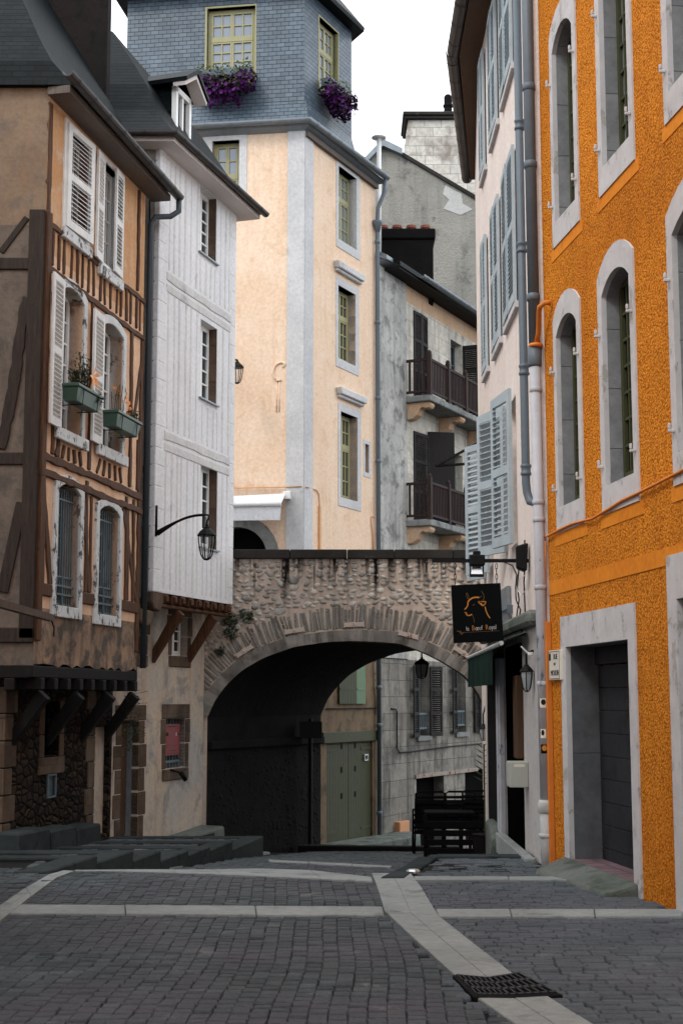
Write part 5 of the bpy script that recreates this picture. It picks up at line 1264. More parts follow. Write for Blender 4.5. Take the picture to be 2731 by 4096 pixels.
m = MB(FPA.M); q = FPA.rect((2062, 2790), (2086, 2790), (2062, 3025)); m.box(s_(16.7), s_(16.36), -.08, .02, q[2], q[3]+.25); m.build('door_post', M['door_wood'], HP, bevel=.01)
for k in range(3): m = MB(FPA.M); m.box(shop[0]+.1+k*.55, shop[0]+.55+k*.55, .38, .42, .1, 1.9); m.build('shop_pane', M['glass_dark'], HP)
m = MB(); m.plate([(1.93, 15.3), (2.04, 15.3), (2.04, 18.25), (1.93, 18.25)], -.3, -.055); m.build('threshold', M['strip'], HP, bevel=.01)
# drainpipes at the joint with the orange house
X1, X2 = 2.025, 2.06
m = MB(); zj = atY(2110, 1970, 14.85).z; zk = atY(2130, 2010, 14.7).z
m.tube([(1.93, 14.85, zpe+.0), (1.945, 14.85, zj+.1), (1.955, 14.85, zj), (1.98, 14.82, zj-.1), (2.03, 14.72, zk), (2.06, 14.66, zk-.05)], .045, 10)
for v in (500, 990, 1480, 1880): z = atY(2105, v, 14.85).z; m.lathe([(.046, -.06), (.058, -.055), (.058, -.03), (.05, -.02), (.05, .02), (.058, .03), (.058, .055), (.046, .06)], (1.937+.008*(zpe-z)/6, 14.85, z), 10)
m.build('drainpipe', M['pipe'], HP, smooth=True)
zc = atY(2130, 1385, 14.55).z; zd = atY(2150, 3220, 14.55).z
m = MB(); m.tube([(1.995, 14.55, zpe+.4), (2.02, 14.55, zc)], .06, 12)
for v in (350, 660, 1190): z = atY(2130, v, 14.55).z; m.lathe([(.061, -.04), (.07, -.035), (.07, .035), (.061, .04)], (2.0+.02*(zpe-z)/6.5, 14.55, z), 12)
m.lathe([(.062, -.22), (.072, -.2), (.072, 0), (.04, .005)], (2.02, 14.55, zc), 12)
m.build('drainpipe', M['pipe'], HP, smooth=True)
m = MB(); m.tube([(2.022, 14.55, zc-.2), (2.05, 14.55, zd)], .056, 14)
for v in (1560, 2010, 2080, 2350, 2735): z = atY(2140, v, 14.55).z; m.lathe([(.057, -.025), (.065, -.02), (.065, .02), (.057, .025)], (2.022+.028*(zc-z)/(zc-zd), 14.55, z), 14)
pz = m.build('drainpipe', M['pipe_pale'], HP, smooth=True)
m = MB(); m.tube([(2.05, 14.55, zd+.02), (2.06, 14.55, -.12)], .066, 14); m.lathe([(.067, -.1), (.082, -.09), (.082, 0), (.067, .03)], (2.05, 14.55, zd+.02), 14); m.lathe([(.068, -.02), (.08, -.015), (.08, .015), (.068, .02)], (2.051, 14.55, zd-.3), 14); m.build('drainpipe', M['pipe_white'], HP, smooth=True)
def stick(v, h, w_, mat, mat2, lab):
    z = atY(2145, v, 14.55).z; xm = 2.022+.028*(zc-z)/(zc-zd); m = MB(); n = 6; r = .0585
    A0, A1 = math.radians(-135), math.radians(-135+w_)
    for k in range(n):
        t0, t1 = A0+(A1-A0)*k/n, A0+(A1-A0)*(k+1)/n
        m.face([(xm+r*math.cos(t0), 14.55+r*math.sin(t0), z-h), (xm+r*math.cos(t1), 14.55+r*math.sin(t1), z-h), (xm+r*math.cos(t1), 14.55+r*math.sin(t1), z+h), (xm+r*math.cos(t0), 14.55+r*math.sin(t0), z+h)])
    o = tag(m.build('sticker', mat), lab, 'sticker', 'stickers on the drainpipe')
    m = MB(); r = .0595; h *= .62
    for k in range(n):
        t0, t1 = A0+(A1-A0)*(.12+.62*k/n), A0+(A1-A0)*(.12+.62*(k+1)/n)
        e0, e1 = math.sqrt(max(0, 1-(2*k/n-1)**2)), math.sqrt(max(0, 1-(2*(k+1)/n-1)**2)); zz = z+h*.3
        m.face([(xm+r*math.cos(t0), 14.55+r*math.sin(t0), zz-h*e0), (xm+r*math.cos(t1), 14.55+r*math.sin(t1), zz-h*e1), (xm+r*math.cos(t1), 14.55+r*math.sin(t1), zz+h*e1), (xm+r*math.cos(t0), 14.55+r*math.sin(t0), zz+h*e0)])
    m.build('print', mat2, o)
stick(2812, .046, 85, M['plate'], M['ink'], 'square white sticker with round black print, upper one on the pipe')
stick(2934, .046, 55, M['plate'], M['ink'], 'narrow white sticker with black print below the square one')
stick(2995, .045, 85, M['signblack'], M['gold'], 'black and yellow sticker lowest on the pale drainpipe')

# ================================================================== ORANGE HOUSE
LO = 21.; FO = Face((2.12, 14.52), (2.12+.134*LO, 14.52-.991*LO))
HO = house('orange_house', FO, -.05, 'orange roughcast house with tall arched windows in pale stone frames at right', 'house')
ZO = 12.5
def ow(tl, tr, bl): a = FO.rect(tl, tr, bl); return a
low = [((2226, 1275), (2308, 1275), (2238, 2036)), ((2407, 1068), (2518, 1060), (2424, 1942))]
upp = [((2208, 80), (2288, 60), (2215, 922)), ((2390, -300), (2497, -300), (2397, 668))]
LOWW = [FO.rect(*q) for q in low]; UPW = [FO.rect(*q) for q in upp]
# regular bays: same heights for every window of a storey
zl0 = sum(q[2] for q in LOWW)/2; zl1 = FO.sz(2300, 1272)[1]*.5+FO.sz(2505, 1058)[1]*.5
zu0 = sum(q[2] for q in UPW)/2; zu1 = zu0+(zl1-zl0)+.25
LOWW = [(a, b, zl0, zl1) for a, b, c, d in LOWW]; UPW = [(a, b, zu0, FO.sz(2285, 60)[1]) for a, b, c, d in UPW]
zu1 = UPW[0][3]+.08; zl1 += .08
LOWW = [(a, b, zl0, zl1) for a, b, c, d in LOWW]; UPW = [(a, b, zu0, zu1) for a, b, c, d in UPW]
w3 = FO.rect((2690, 900), (2800, 780), (2706, 1760)); LOWW.append((w3[0], w3[0]+1.05, zl0, zl1))
w3 = FO.rect((2672, 100), (2780, 0), (2672, 300)); UPW.append((w3[0], w3[0]+1.05, zu0, zu1))
for k in range(1, 4): LOWW.append((LOWW[2][0]+k*2.6, LOWW[2][1]+k*2.6, zl0, zl1)); UPW.append((UPW[2][0]+k*2.6, UPW[2][1]+k*2.6, zu0, zu1))
dr = FO.rect((2268, 2588), (2517, 2551), (2296, 3450)); dr = (dr[0], dr[1], -.02, dr[3])
g2 = (FO.sz(2716, 2500)[0], FO.sz(2716, 2500)[0]+1.1, -.1, FO.sz(2690, 2400)[1]+.0)
arL = [archp(*q, rise=.15) for q in LOWW]; arU = [archp(*q, rise=.18) for q in UPW]
grow = lambda q, r, e=.05: archp(q[0]-e, q[1]+e, q[2]-e, q[3]+e, rise=r+.02)
m = MB(FO.M); m.wall(rc(0, LO, -.6, ZO), [grow(q, .15) for q in LOWW]+[grow(q, .18) for q in UPW]+[rc(dr[0]-.05, dr[1]+.05, -.3, dr[3]+.05), rc(g2[0]-.05, g2[1]+.05, -.3, g2[3]+.05)], 0, .1, rim=False); m.build('wall', M['orange'], HO)
m = MB(FO.M); m.box(.0, LO, .6, 6, -.6, ZO); m.box(0, .02, .003, .6, -.6, ZO); m.build('rear_wall', M['orange_smooth'], HO)
for i, (q, ar, rise) in enumerate([(q, a, .15) for q, a in zip(LOWW, arL)]+[(q, a, .18) for q, a in zip(UPW, arU)]):
    out = archp(q[0]-.12, q[1]+.11, q[2], q[3]+.24, rise=rise+.05); out[0] = (q[0]-.12, q[2]-.25); out[1] = (q[1]+.11, q[2]-.25)
    if i in (0, len(LOWW)): out = [(x if x > q[0]+.1 else max(x, q[0]-.1), z) for x, z in out]
    g = M['glass_sky'] if q in UPW else M['glass_dark']
    o = window(FO, HO, *q, .15, 2, 7, M['olive_dark'], g, fr=.05, leaves=2, br=.024)
    surround(FO, o, ar, out, -.018, .27, M['stone_white'], jamb=M['stone_grey'])
    b0 = [(x+(-.035 if x < (q[0]+q[1])/2 else .035), z-.06) for x, z in out[:2]]
    m = MB(FO.M); m.prism([(q[0]-.2, q[2]-.25), (q[0]-.2, q[2]-.37), (q[1]+.18, q[2]-.37), (q[1]+.18, q[2]-.25)][::-1], -.006, .05); m.build('sill_band', M['orange_smooth'], o)
    for s, zz in ((q[0]-.06, q[2]+.18), (q[0]-.06, q[3]-.5), (q[1]+.06, q[2]+.18), (q[1]+.06, q[3]-.5)):
        m = MB(FO.M); m.box(s-.012, s+.012, -.07, -.018, zz-.014, zz+.014); m.box(s-.012, s+.012, -.07, -.048, zz+.014, zz+.06); m.build('hinge_pin', M['trim_grey'], o, bevel=.006)
# door
out = [(dr[0]-.17, -.15), (dr[1]+.17, -.15), (dr[1]+.17, dr[3]+.3), (dr[0]-.17, dr[3]+.3)]
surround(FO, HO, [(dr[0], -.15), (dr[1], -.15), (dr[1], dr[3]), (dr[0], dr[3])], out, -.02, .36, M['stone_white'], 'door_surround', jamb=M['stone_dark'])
m = MB(FO.M); n = 9
for k in range(n): z0 = -.02+(dr[3]-.16)*k/n; m.box(dr[0]+.01, dr[1]-.01, .30, .36, z0+.002, z0+(dr[3]-.16)/n-.002)
m.box(dr[0], dr[1], .27, .36, dr[3]-.17, dr[3]); m.build('door', M['garage'], HO, bevel=.004)
out = [(g2[0]-.2, -.15), (g2[1]+.2, -.15), (g2[1]+.2, g2[3]+.35), (g2[0]-.2, g2[3]+.35)]
surround(FO, HO, [(g2[0], -.15), (g2[1], -.15), (g2[1], g2[3]), (g2[0], g2[3])], out, -.02, .3, M['stone_white'], 'door_surround', jamb=M['stone_grey'])
m = MB(FO.M); m.box(g2[0], g2[1], .22, .3, -.15, g2[3]); m.build('door', M['glass_dark'], HO)
z0 = FO.sz(2200, 2352)[1]; z1 = FO.sz(2200, 2372)[1]
zA_ = (FO.sz(2191, 2340)[1]+FO.sz(2731, 2190)[1])/2; m = MB(FO.M); m.box(.02, LO, -.007, .05, zA_-.11, zA_+.03); m.build('smooth_band', M['orange_smooth'], HO)
m = MB(); 
S0 = dr[0]-.25; S1 = dr[1]+.1
g3 = [FO.w(S0, .0, -.12), FO.w(S1, .0, -.12), FO.w(S1, .34, -.12), FO.w(S0+.3, .42, -.12)]
m.hexa([tuple(p) for p in (g3[3], g3[2], g3[1], g3[0])], [tuple(FO.w(S0+.3, .36, .015)), tuple(FO.w(S1, .3, .02)), tuple(FO.w(S1, .0, .10)), tuple(FO.w(S0+.05, .0, .10))]); tag(m.build('ramp', M['concrete'], bevel=.03, seg=2), 'mossy concrete ramp wedge at the foot of the grey garage door', 'ramp')
m = MB(FO.M); m.box(dr[0]+.002, dr[1]-.002, .0, .30, -.12, .085); m.build('threshold', M['tile'], HO)
# cable under the windows, conduit, gas pipe
cc = [(2175, 2150), (2200, 2145), (2250, 2118), (2300, 2095), (2380, 2075), (2440, 2040), (2500, 2002), (2560, 1975), (2640, 1935), (2731, 1888), (2800, 1850)]
cable(FO, cc, .013, M['orange_paint'], 'orange painted cable sagging along the orange wall below the windows', off=.03)
cable(FO, [(2190, 2165), (2191, 2250), (2192, 2400), (2193, 2500)], .012, M['orange_paint'], 'thin orange cable falling straight beside the pale drainpipe', off=.03)
q = FO.sz(2186, 2490); m = MB(FO.M); m.box(-.03, .05, -.06, -.0, -.12, q[1]); tag(m.build('conduit', M['orange_paint'], bevel=.006), 'tall orange conduit cover standing at the corner beside the pale drainpipe', 'conduit')
m = MB(); a = FO.w(FO.sz(2208, 1212)[0], .02, FO.sz(2208, 1212)[1]); bq = Vector((2.03, 14.53, zc+.0)); 
m.tube([a, a+FO.n*.06, a+FO.n*.1+FO.d*-.06+Vector((0, 0, -.03)), (a+FO.n*.1).lerp(bq, .35)+Vector((0, 0, .06)), (a+FO.n*.06).lerp(bq, .7), bq], .027, 8); m.lathe([(.07, -.02), (.08, 0), (.07, .02)], tuple(bq), 12); tag(m.build('gas_pipe', M['orange_paint'], smooth=True), 'curved orange pipe bending from the orange wall into the drainpipe', 'pipe')
cable(FO, [(2199, 2980), (2196, 3060), (2190, 3120), (2194, 3190), (2201, 3250), (2205, 3440)], .011, M['iron'], 'black cable hanging loose beside the orange conduit', off=.075)
# street sign
q = FO.rect((2191, 2606), (2231, 2612), (2191, 2722)); q = (.10, .10+.40, q[2], q[3])
sg = empty('street_sign', tuple(FO.w(.3, .03, q[2])), 0, 'cream enamel street name plate reading rue du Moulin', 'sign')
WM[sg.name] = Matrix.Translation(FO.w(.3, .03, q[2]))
m = MB(FO.M); m.box(q[0], q[1], -.05, -.012, q[2], q[3]); m.build('plate', M['plate'], sg, bevel=.004)
m = MB(FO.M); m.ring(rc(q[0]+.02, q[1]-.02, q[2]+.016, q[3]-.016), rc(q[0]+.014, q[1]-.014, q[2]+.011, q[3]-.011), -.052, -.05); m.build('border', M['ink'], sg)
h = q[3]-q[2]; c_ = (q[0]+q[1])/2
text(FO, sg, 'RUE', c_+.05, .051, q[3]-.09, .075, M['ink'], align='CENTER'); text(FO, sg, 'DU', c_+.02, .051, q[3]-.15, .04, M['ink'], align='CENTER'); text(FO, sg, 'MOULIN', c_+.02, .051, q[2]+.045, .075, M['ink'], align='CENTER')
m = MB(FO.M); m.box(q[0]+.03, q[0]+.085, -.053, -.05, q[3]-.1, q[3]-.03); m.build('crest', M['ink'], sg)

# ================================================================== HANGING SIGN
YS = 15.7; FS_ = Face((0, YS), (1, YS))
P = lambda u, v: (lambda p: (p.x, p.z))(atY(u, v, YS))
HS = empty('hanging_sign', (1.5, YS, 2.2), 0, 'black square restaurant sign with gold bull head hanging on chains', 'sign')
bq = [P(1803, 2341), P(1813, 2573), P(2012, 2563), P(2000, 2332)]
m = MB(FS_.M); m.prism(bq, -.012, .012); m.build('board', M['signblack'], HS, bevel=.003)
def line(pts, r, mat, nm='bull_line'):
    m = MB(FS_.M); q = [P(1500+x/1.96, 2100+y/1.96) for x, y in pts]
    for a, b in zip(q, q[1:]): m.bar(a, b, r*2, (-.0145, -.012))
    return m.build(nm, M[mat], HS)
line([(725, 605), (735, 590), (758, 573), (785, 567), (812, 569)], .0075, 'gold'); line([(725, 605), (724, 630), (712, 650), (699, 663)], .006, 'gold'); line([(699, 686), (716, 691), (711, 699), (720, 708), (738, 710), (757, 700)], .006, 'gold')
line([(757, 700), (770, 730), (775, 765)], .0025, 'gold_dim'); line([(715, 531), (713, 555), (722, 575), (735, 588), (731, 560), (718, 532)], .003, 'gold_dim'); line([(830, 517), (848, 545), (852, 570), (840, 597), (812, 605)], .003, 'gold_dim'); line([(812, 569), (832, 560)], .004, 'gold_dim')
line([(806, 602), (866, 601), (858, 622), (838, 634), (806, 604)], .005, 'gold'); line([(825, 612), (842, 628)], .004, 'gold'); line([(859, 640), (866, 672), (880, 705), (898, 731)], .005, 'gold'); line([(763, 632), (770, 625), (780, 622)], .003, 'gold_dim')
line([(640, 830), (655, 838), (670, 828), (662, 845), (690, 843), (676, 860), (668, 850)], .004, 'gold_dim', 'flourish'); line([(690, 843), (970, 829)], .002, 'gold_dim', 'flourish')
x0, zt_ = P(1863, 2524); x1 = P(1990, 2516)[0]
W_ = x1-x0; rot = math.atan2(P(1990, 2516)[1]-zt_, W_); fs = .074; cur = x0
for body, mt, adv in (('le', 'white_line', .15), ('B', 'gold', .10), ('œuf', 'white_line', .36), ('R', 'gold', .10), ('oyal', 'white_line', .3)):
    o = text(FS_, HS, body, cur, .0125, zt_+(cur-x0)*math.tan(rot), fs*(1.08 if body in 'BR' else 1), M[mt], sx=.70, rot=rot, thin=-.0012)
    cur += o_w[o.name]+{'le': .03, 'B': .006, 'œuf': .03, 'R': .006, 'oyal': 0}[body]
m = MB(FS_.M); a, b = P(1727, 2243), P(2112, 2240); m.box(a[0], 2.07, -.012, .012, a[1]-.02, a[1]+.02); BAR = m.build('bar', M['iron'], HS)
for u in (1818, 1984):
    m = MB(FS_.M); x, z1 = P(u, 2255); z0 = P(u, 2338)[1]; n = 4; L_ = (z1-z0)/n
    for k in range(n):
        zc_ = z1-(k+.5)*L_; e = L_*.62; w2 = .012; ang = (k % 2)*math.pi/2; pts = []
        for t in range(9): th = 2*math.pi*t/8; pts.append((x+w2*math.sin(th)*math.cos(ang), w2*math.sin(th)*math.sin(ang), zc_+e*math.cos(th)))
        m.tube(pts, .004, 5, cap=False)
    m.build('chain', M['iron'], HS)
fl = empty('floodlight', tuple(atY(1907, 2250, YS)), 0, 'black floodlight clamped on the middle of the sign bar', 'floodlight'); 
m = MB(FS_.M); a, b = P(1876, 2222), P(1936, 2264); m.box(a[0], b[0], -.1, .06, b[1], a[1]); m.box((a[0]+b[0])/2-.04, (a[0]+b[0])/2+.04, -.03, .05, a[1], a[1]+.05); m.build('housing', M['iron'], fl, bevel=.01)
m = MB(FS_.M); a, b = P(1876, 2264), P(1932, 2309); m.ring(rc(a[0]+.012, b[0]-.012, b[1]+.03, a[1]-.01), rc(a[0], b[0], b[1], a[1]), -.075, -.02); m.build('bezel', M['iron'], fl)
m = MB(FS_.M); m.face([(a[0]+.01, -.06, b[1]+.03), (b[0]-.01, -.06, b[1]+.03), (b[0]-.03, -.03, a[1]-.01), (a[0]+.03, -.03, a[1]-.01)]); m.build('reflector', M['steel'], fl)
m = MB(FPA.M); q = FPA.sz(2085, 2240); y_ = 15.55; s0 = s_(y_); m.hexa([(s0-.16, -.14, q[1]-.16), (s0+.02, -.16, q[1]-.16), (s0+.02, -.04, q[1]-.2), (s0-.16, -.04, q[1]-.2)], [(s0-.16, -.14, q[1]+.08), (s0+.02, -.16, q[1]+.08), (s0+.02, -.02, q[1]+.12), (s0-.16, -.02, q[1]+.12)]); tag(m.build('floodlight', M['iron'], bevel=.015), 'black box floodlight on the pink wall at the root of the sign bar', 'floodlight')
for pts, lab in (([(2030, 2248), (2065, 2262), (2083, 2300), (2078, 2350), (2080, 2400), (2098, 2440), (2092, 2475)], 'black cable curving down from the sign bar'), ([(2092, 2272), (2085, 2340), (2092, 2400), (2083, 2460), (2090, 2500), (2105, 2525)], 'black cable hanging below the box floodlight'), ([(2115, 2160), (2118, 2240), (2112, 2330), (2116, 2420), (2120, 2510)], 'black cable tight beside the upper pale drainpipe')):
    cable(FPA, pts, .008, M['iron'], lab, off=.05)
cable(FPA, [(2122, 2300), (2095, 2320), (2090, 2360), (2105, 2385), (2122, 2360), (2124, 2310)], .005, M['white_plain'], 'thin white cable coiled in a loop beside the pipe', off=.06)

# ================================================================== LANTERNS
def lantern(name, top, H, W0, label, group=None, arm=None, ring_=True, seg=6, glassm=None):
    """hanging lantern: top = top point of the finial; H total height, W0 roof width"""
    t = Vector(top); o = empty(name, tuple(t), 0, label, 'lamp', group)
    m = MB(); r = W0/2
    m.lathe([(r*.12, 0), (r*.2, -H*.04), (r*.12, -H*.07), (r*.34, -H*.09), (r*.34, -H*.12), (r*.72, -H*.2), (r*1.0, -H*.3), (r*1.02, -H*.33), (r*.9, -H*.34)], tuple(t), seg*2); m.build('roof', M['iron'], o)
    m = MB()
    for k in range(seg):
        a = 2*math.pi*k/seg+.3; d = Vector((math.cos(a), math.sin(a), 0))
        m.tube([t+d*r*.9+Vector((0, 0, -H*.33)), t+d*r*.86+Vector((0, 0, -H*.5)), t+d*r*.6+Vector((0, 0, -H*.85)), t+d*r*.42+Vector((0, 0, -H*.94)), t+d*r*.1+Vector((0, 0, -H*.985))], .011*H/.6, 5)
    m.lathe([(r*.3, -H*.95), (r*.36, -H*.97), (r*.2, -H*1.0)], tuple(t), 10); m.build('frame', M['iron'], o)
    m = MB(); m.lathe([(r*.84, -H*.335), (r*.82, -H*.5), (r*.56, -H*.85), (r*.4, -H*.92)], tuple(t), seg, .3); g = m.build('glass', glassm or M['lamp_glass'], o)
    if arm:
        m = MB(); arm(m, t); m.build('bracket', M['iron'], o, smooth=True)
    return o
mg = bpy.data.materials.new('clear_glass'); mg.use_nodes = True; b_ = mg.node_tree.nodes['Principled BSDF']; b_.inputs['Transmission Weight'].default_value = .0; b_.inputs['Roughness'].default_value = .05
tr_ = mg.node_tree.nodes.new('ShaderNodeBsdfTransparent'); ms_ = mg.node_tree.nodes.new('ShaderNodeMixShader'); ms_.inputs[0].default_value = .14; b_.inputs['Base Color'].default_value = (.5, .55, .55, 1)
mg.node_tree.links.new(tr_.outputs[0], ms_.inputs[1]); mg.node_tree.links.new(b_.outputs[0], ms_.inputs[2]); mg.node_tree.links.new(ms_.outputs[0], mg.node_tree.nodes['Material Output'].inputs[0])
def street_arm(m, t):
    s, z = FW.sz(618, 2100); b = FW.w(.04, .03, z); zz = [FW.sz(618, v, .03)[1] for v in (2018, 2143)]
    m.F = m.F
    p0 = FW.w(.04, .04, zz[1]+.05); L_ = (Vector((t.x, t.y, 0))-Vector((p0.x, p0.y, 0))).length
    pts = []
    for k in range(13):
        f = k/12; q = p0.lerp(Vector((t.x, t.y, p0.z)), f*.97); q.z = p0.z+.27*math.sin(min(1, f*1.08)*math.pi*.52); pts.append(q)
    m.tube(pts, [.05-.028*min(1, k/5) for k in range(13)], 8)
    e = pts[-1]; m.tube([e, Vector((t.x, t.y, e.z-.005))+Vector((.02, 0, 0)), Vector((t.x+.03, t.y, e.z-.05)), Vector((t.x+.005, t.y, e.z-.095)), Vector((t.x, t.y, t.z-.01))], .018, 7)
    m.tube([FW.w(.04, .02, zz[0]), FW.w(.04, .02, zz[1])], .022, 6)
tp = FW.w(.0, .96, 0); lt = atY(828, 2095, tp.y)
lantern('street_lamp', (lt.x, tp.y, lt.z), (2243-2095)/FP*tp.y*1.0, .31, 'black street lantern on a curved bracket arm from the white house', 'street lanterns', street_arm, glassm=mg)
p_ = atY(962, 1452, 31.6); 
def arm2(m, t): m.tube([(t.x-1.2, 31.9, t.z+.1), (t.x-.4, 31.75, t.z+.12), (t.x, t.y, t.z)], .02, 6)
lantern('street_lamp', (p_.x-.05, 31.3, p_.z), .55, .3, 'black lantern half hidden behind the corner of the white house', 'street lanterns', arm2, glassm=mg)
p_ = atY(1686, 2628, 30.0)
def arm3(m, t): m.tube([t, t+Vector((0, 0, .15)), t+Vector((.1, 0, .3))], .018, 6)
lantern('street_lamp', (p_.x, 30., p_.z), .46, .33, 'black lantern hanging under the arch before the dark shutters', 'street lanterns', arm3)
p_ = atY(2104, 2648, 15.4)
def arm4(m, t): m.tube([t, t+Vector((0, 0, .08)), t+Vector((.06, 0, .12)), t+Vector((.2, .02, .1))], .014, 6)
lantern('street_lamp', (p_.x, 15.4, p_.z), .32, .15, 'small black lantern on the pale wall by the drainpipe stickers', 'street lanterns', arm4)
p_ = atY(1932, 2890, 21.5)
def arm5(m, t): m.tube([t, t+Vector((0, 0, .12)), t+Vector((.05, .0, .3)), t+Vector((.14, 0, .5)), t+Vector((.25, .0, .55))], .012, 6)
lantern('street_lamp', (p_.x, 21.5, p_.z), .27, .15, 'small black lantern hanging at the stone jamb of the shop', 'street lanterns', arm5)

# ================================================================== AWNINGS
XB = 1.74
aw = empty('shop_awning', (1.85, 17, 2.2), 0, 'dark green canvas awning folded low over the dark shop front', 'awning')
pa, pb = None, None
zb_ = 2.19
m = MB(); ya, yb2 = 15.55, 19.7
m.tube([(XB, ya, zb_+.02), (XB, yb2, zb_-.02)], .026, 8); m.build('front_bar', M['steel'] if 0 else M['pipe_white'], aw)
m = MB(); m.hexa([(XB, ya+.02, zb_+.02), (2.05, ya+.3, zb_+.13), (2.05, yb2, zb_+.13), (XB, yb2, zb_+.0)], [(XB, ya+.02, zb_+.04), (2.05, ya+.3, zb_+.15), (2.05, yb2, zb_+.15), (XB, yb2, zb_+.02)]); m.build('canvas', M['green_awn'], aw)
m = MB(); n = 22
for k in range(n):
    y0, y1 = 16.5+(yb2-16.5)*k/n, 16.5+(yb2-16.5)*(k+1)/n; f0, f1 = .015*math.sin(k*1.3), .015*math.sin((k+1)*1.3)
    m.face([(XB+f0, y0, zb_-.42), (XB+f1, y1, zb_-.42-.0), (XB+.0, y1, zb_), (XB+.0, y0, zb_)])
    m.face([(XB+f0+.012, y0, zb_-.42), (XB+.012, y0, zb_), (XB+.012, y1, zb_), (XB+f1+.012, y1, zb_-.42)])
m.build('valance', M['green_awn'], aw)
aw2 = empty('white_awning', tuple(FYL.w(LL-1.2, .3, 5)), 0, 'half rolled white canvas awning over the arched door of the cream house', 'awning')
def Q(u, v, off): s, z = FYL.sz(u, v, off); return (s, -off, z)
a0, a1 = Q(880, 1990, .1), Q(1142, 1977, .1); b0, b1 = Q(880, 2020, .75), Q(1124, 2016, .75)
m = MB(FYL.M); m.hexa([a0, b0, b1, a1], [(p[0], p[1], p[2]+.02) for p in (a0, b0, b1, a1)]); m.build('canvas', M['white_awn'], aw2)
m = MB(FYL.M); m.tube([(b0[0], b0[1], b0[2]), (b1[0], b1[1], b1[2])], .06, 8); m.build('front_bar', M['white_plain'], aw2, smooth=True)
m = MB(FYL.M); c0, c1 = Q(880, 2083, .75), Q(1120, 2080, .75); m.hexa([(c0[0], c0[1], c0[2]), (c1[0], c1[1], c1[2]), (c1[0], c1[1]+.015, c1[2]), (c0[0], c0[1]+.015, c0[2])], [(b0[0], b0[1], b0[2]-.05), (b1[0], b1[1], b1[2]-.05), (b1[0], b1[1]+.015, b1[2]-.05), (b0[0], b0[1]+.015, b0[2]-.05)]); m.build('valance', M['white_awn'], aw2)
m = MB(FYL.M); m.box(a1[0]-.05, a1[0]+.12, -.16, 0, a1[2]-.12, a1[2]+.06); m.build('wall_bracket', M['white_plain'], aw2, bevel=.01)
# unseen neighbour at the left, raised for shade, with its awning tip
FN = Face((-4.4, -8), (-4.4, 13.0)); HN = house('unseen_cafe_house', FN, 0, 'unseen plain beige house beside the camera, raised for shade and carrying the awning at left edge', 'house')
nw = [(k*2.6+1.2, k*2.6+2.2, z, z+1.9) for k in range(7) for z in (3.6, 6.6)]
m = MB(FN.M); m.wall(rc(0, FN.L, -.3, 11), [rc(*q) for q in nw], 0, .25, rim=True); m.box(0, FN.L-.02, .5, 6, -.3, 11); m.build('wall', M['infill'], HN)  # wall height raised so this unseen house shades the orange wall and paving
for q in nw: window(FN, HN, *q, .15, 2, 4, M['white_plain'], M['glass_dark'])
m = MB(FN.M); m.hexa([(-.3, -.4, 11), (FN.L+.3, -.4, 11), (FN.L+.3, 6, 14.5), (-.3, 6, 14.5)], [(-.3, -.4, 11.15), (FN.L+.3, -.4, 11.15), (FN.L+.3, 6, 14.65), (-.3, 6, 14.65)]); m.build('roof', M['slate_dark'], HN)
d_ = ray(205, 2472); yA = 13.0; pA = atY(205, 2472, yA)
aw3 = empty('cafe_awning', (pA.x-.8, 10, pA.z), 0, 'awning tip with pale front edge jutting in at the left', 'awning')
m = MB(); m.box(pA.x-.03, pA.x+.03, 7, yA, pA.z-.03, pA.z+.03); m.build('front_bar', M['soffit'], aw3)
m = MB(); m.hexa([(pA.x, 7, pA.z), (pA.x, yA-.02, pA.z), (-4.38, yA-.02, pA.z+.6), (-4.38, 7, pA.z+.6)], [(pA.x, 7, pA.z+.02), (pA.x, yA-.02, pA.z+.02), (-4.38, yA-.02, pA.z+.62), (-4.38, 7, pA.z+.62)]); m.build('canvas', M['beam'], aw3)
m = MB(); m.tube([(pA.x, yA-.02, pA.z), (pA.x+.03, yA, pA.z-.09), (pA.x+.03, yA, pA.z-.17)], .008, 5); m.build('hook', M['iron'], aw3)

# ================================================================== FLOWERS AND PLANTS
def leafcloud(m, c, r, n, size, up=0.):
    for k in range(n):
        while True:
            d = Vector((rnd.uniform(-1, 1), rnd.uniform(-1, 1), rnd.uniform(-1, 1)))
            if d.length < 1: break
        p = Vector(c)+Vector((d.x*r[0], d.y*r[1], d.z*r[2])); a = Vector((rnd.gauss(0, 1), rnd.gauss(0, 1), rnd.gauss(0, 1)+up)).normalized(); b = a.orthogonal().normalized(); s = size*rnd.uniform(.6, 1.3)
        m.face([p-b*s*.45, p+a*s*.6-b*s*.1, p+a*s*1.1, p+b*s*.5+a*.3*s])
def flowers(m, c, r, n, size):
    for k in range(n):
        while True:
            d = Vector((rnd.uniform(-1, 1), rnd.uniform(-1, 1), rnd.uniform(-1, 1)))
            if .35 < d.length < 1: break
        p = Vector(c)+Vector((d.x*r[0], d.y*r[1], d.z*r[2])); nrm_ = (d+Vector((rnd.gauss(0, .4), rnd.gauss(0, .4), rnd.gauss(0, .4)))).normalized(); a = nrm_.orthogonal().normalized(); b = nrm_.cross(a); s = size*rnd.uniform(.7, 1.2)
        ring = [p+(a*math.cos(2*math.pi*i/5)+b*math.sin(2*math.pi*i/5))*s+nrm_*s*.3 for i in range(5)]
        for i in range(5): m.face([p, ring[i], ring[(i+1) % 5]])
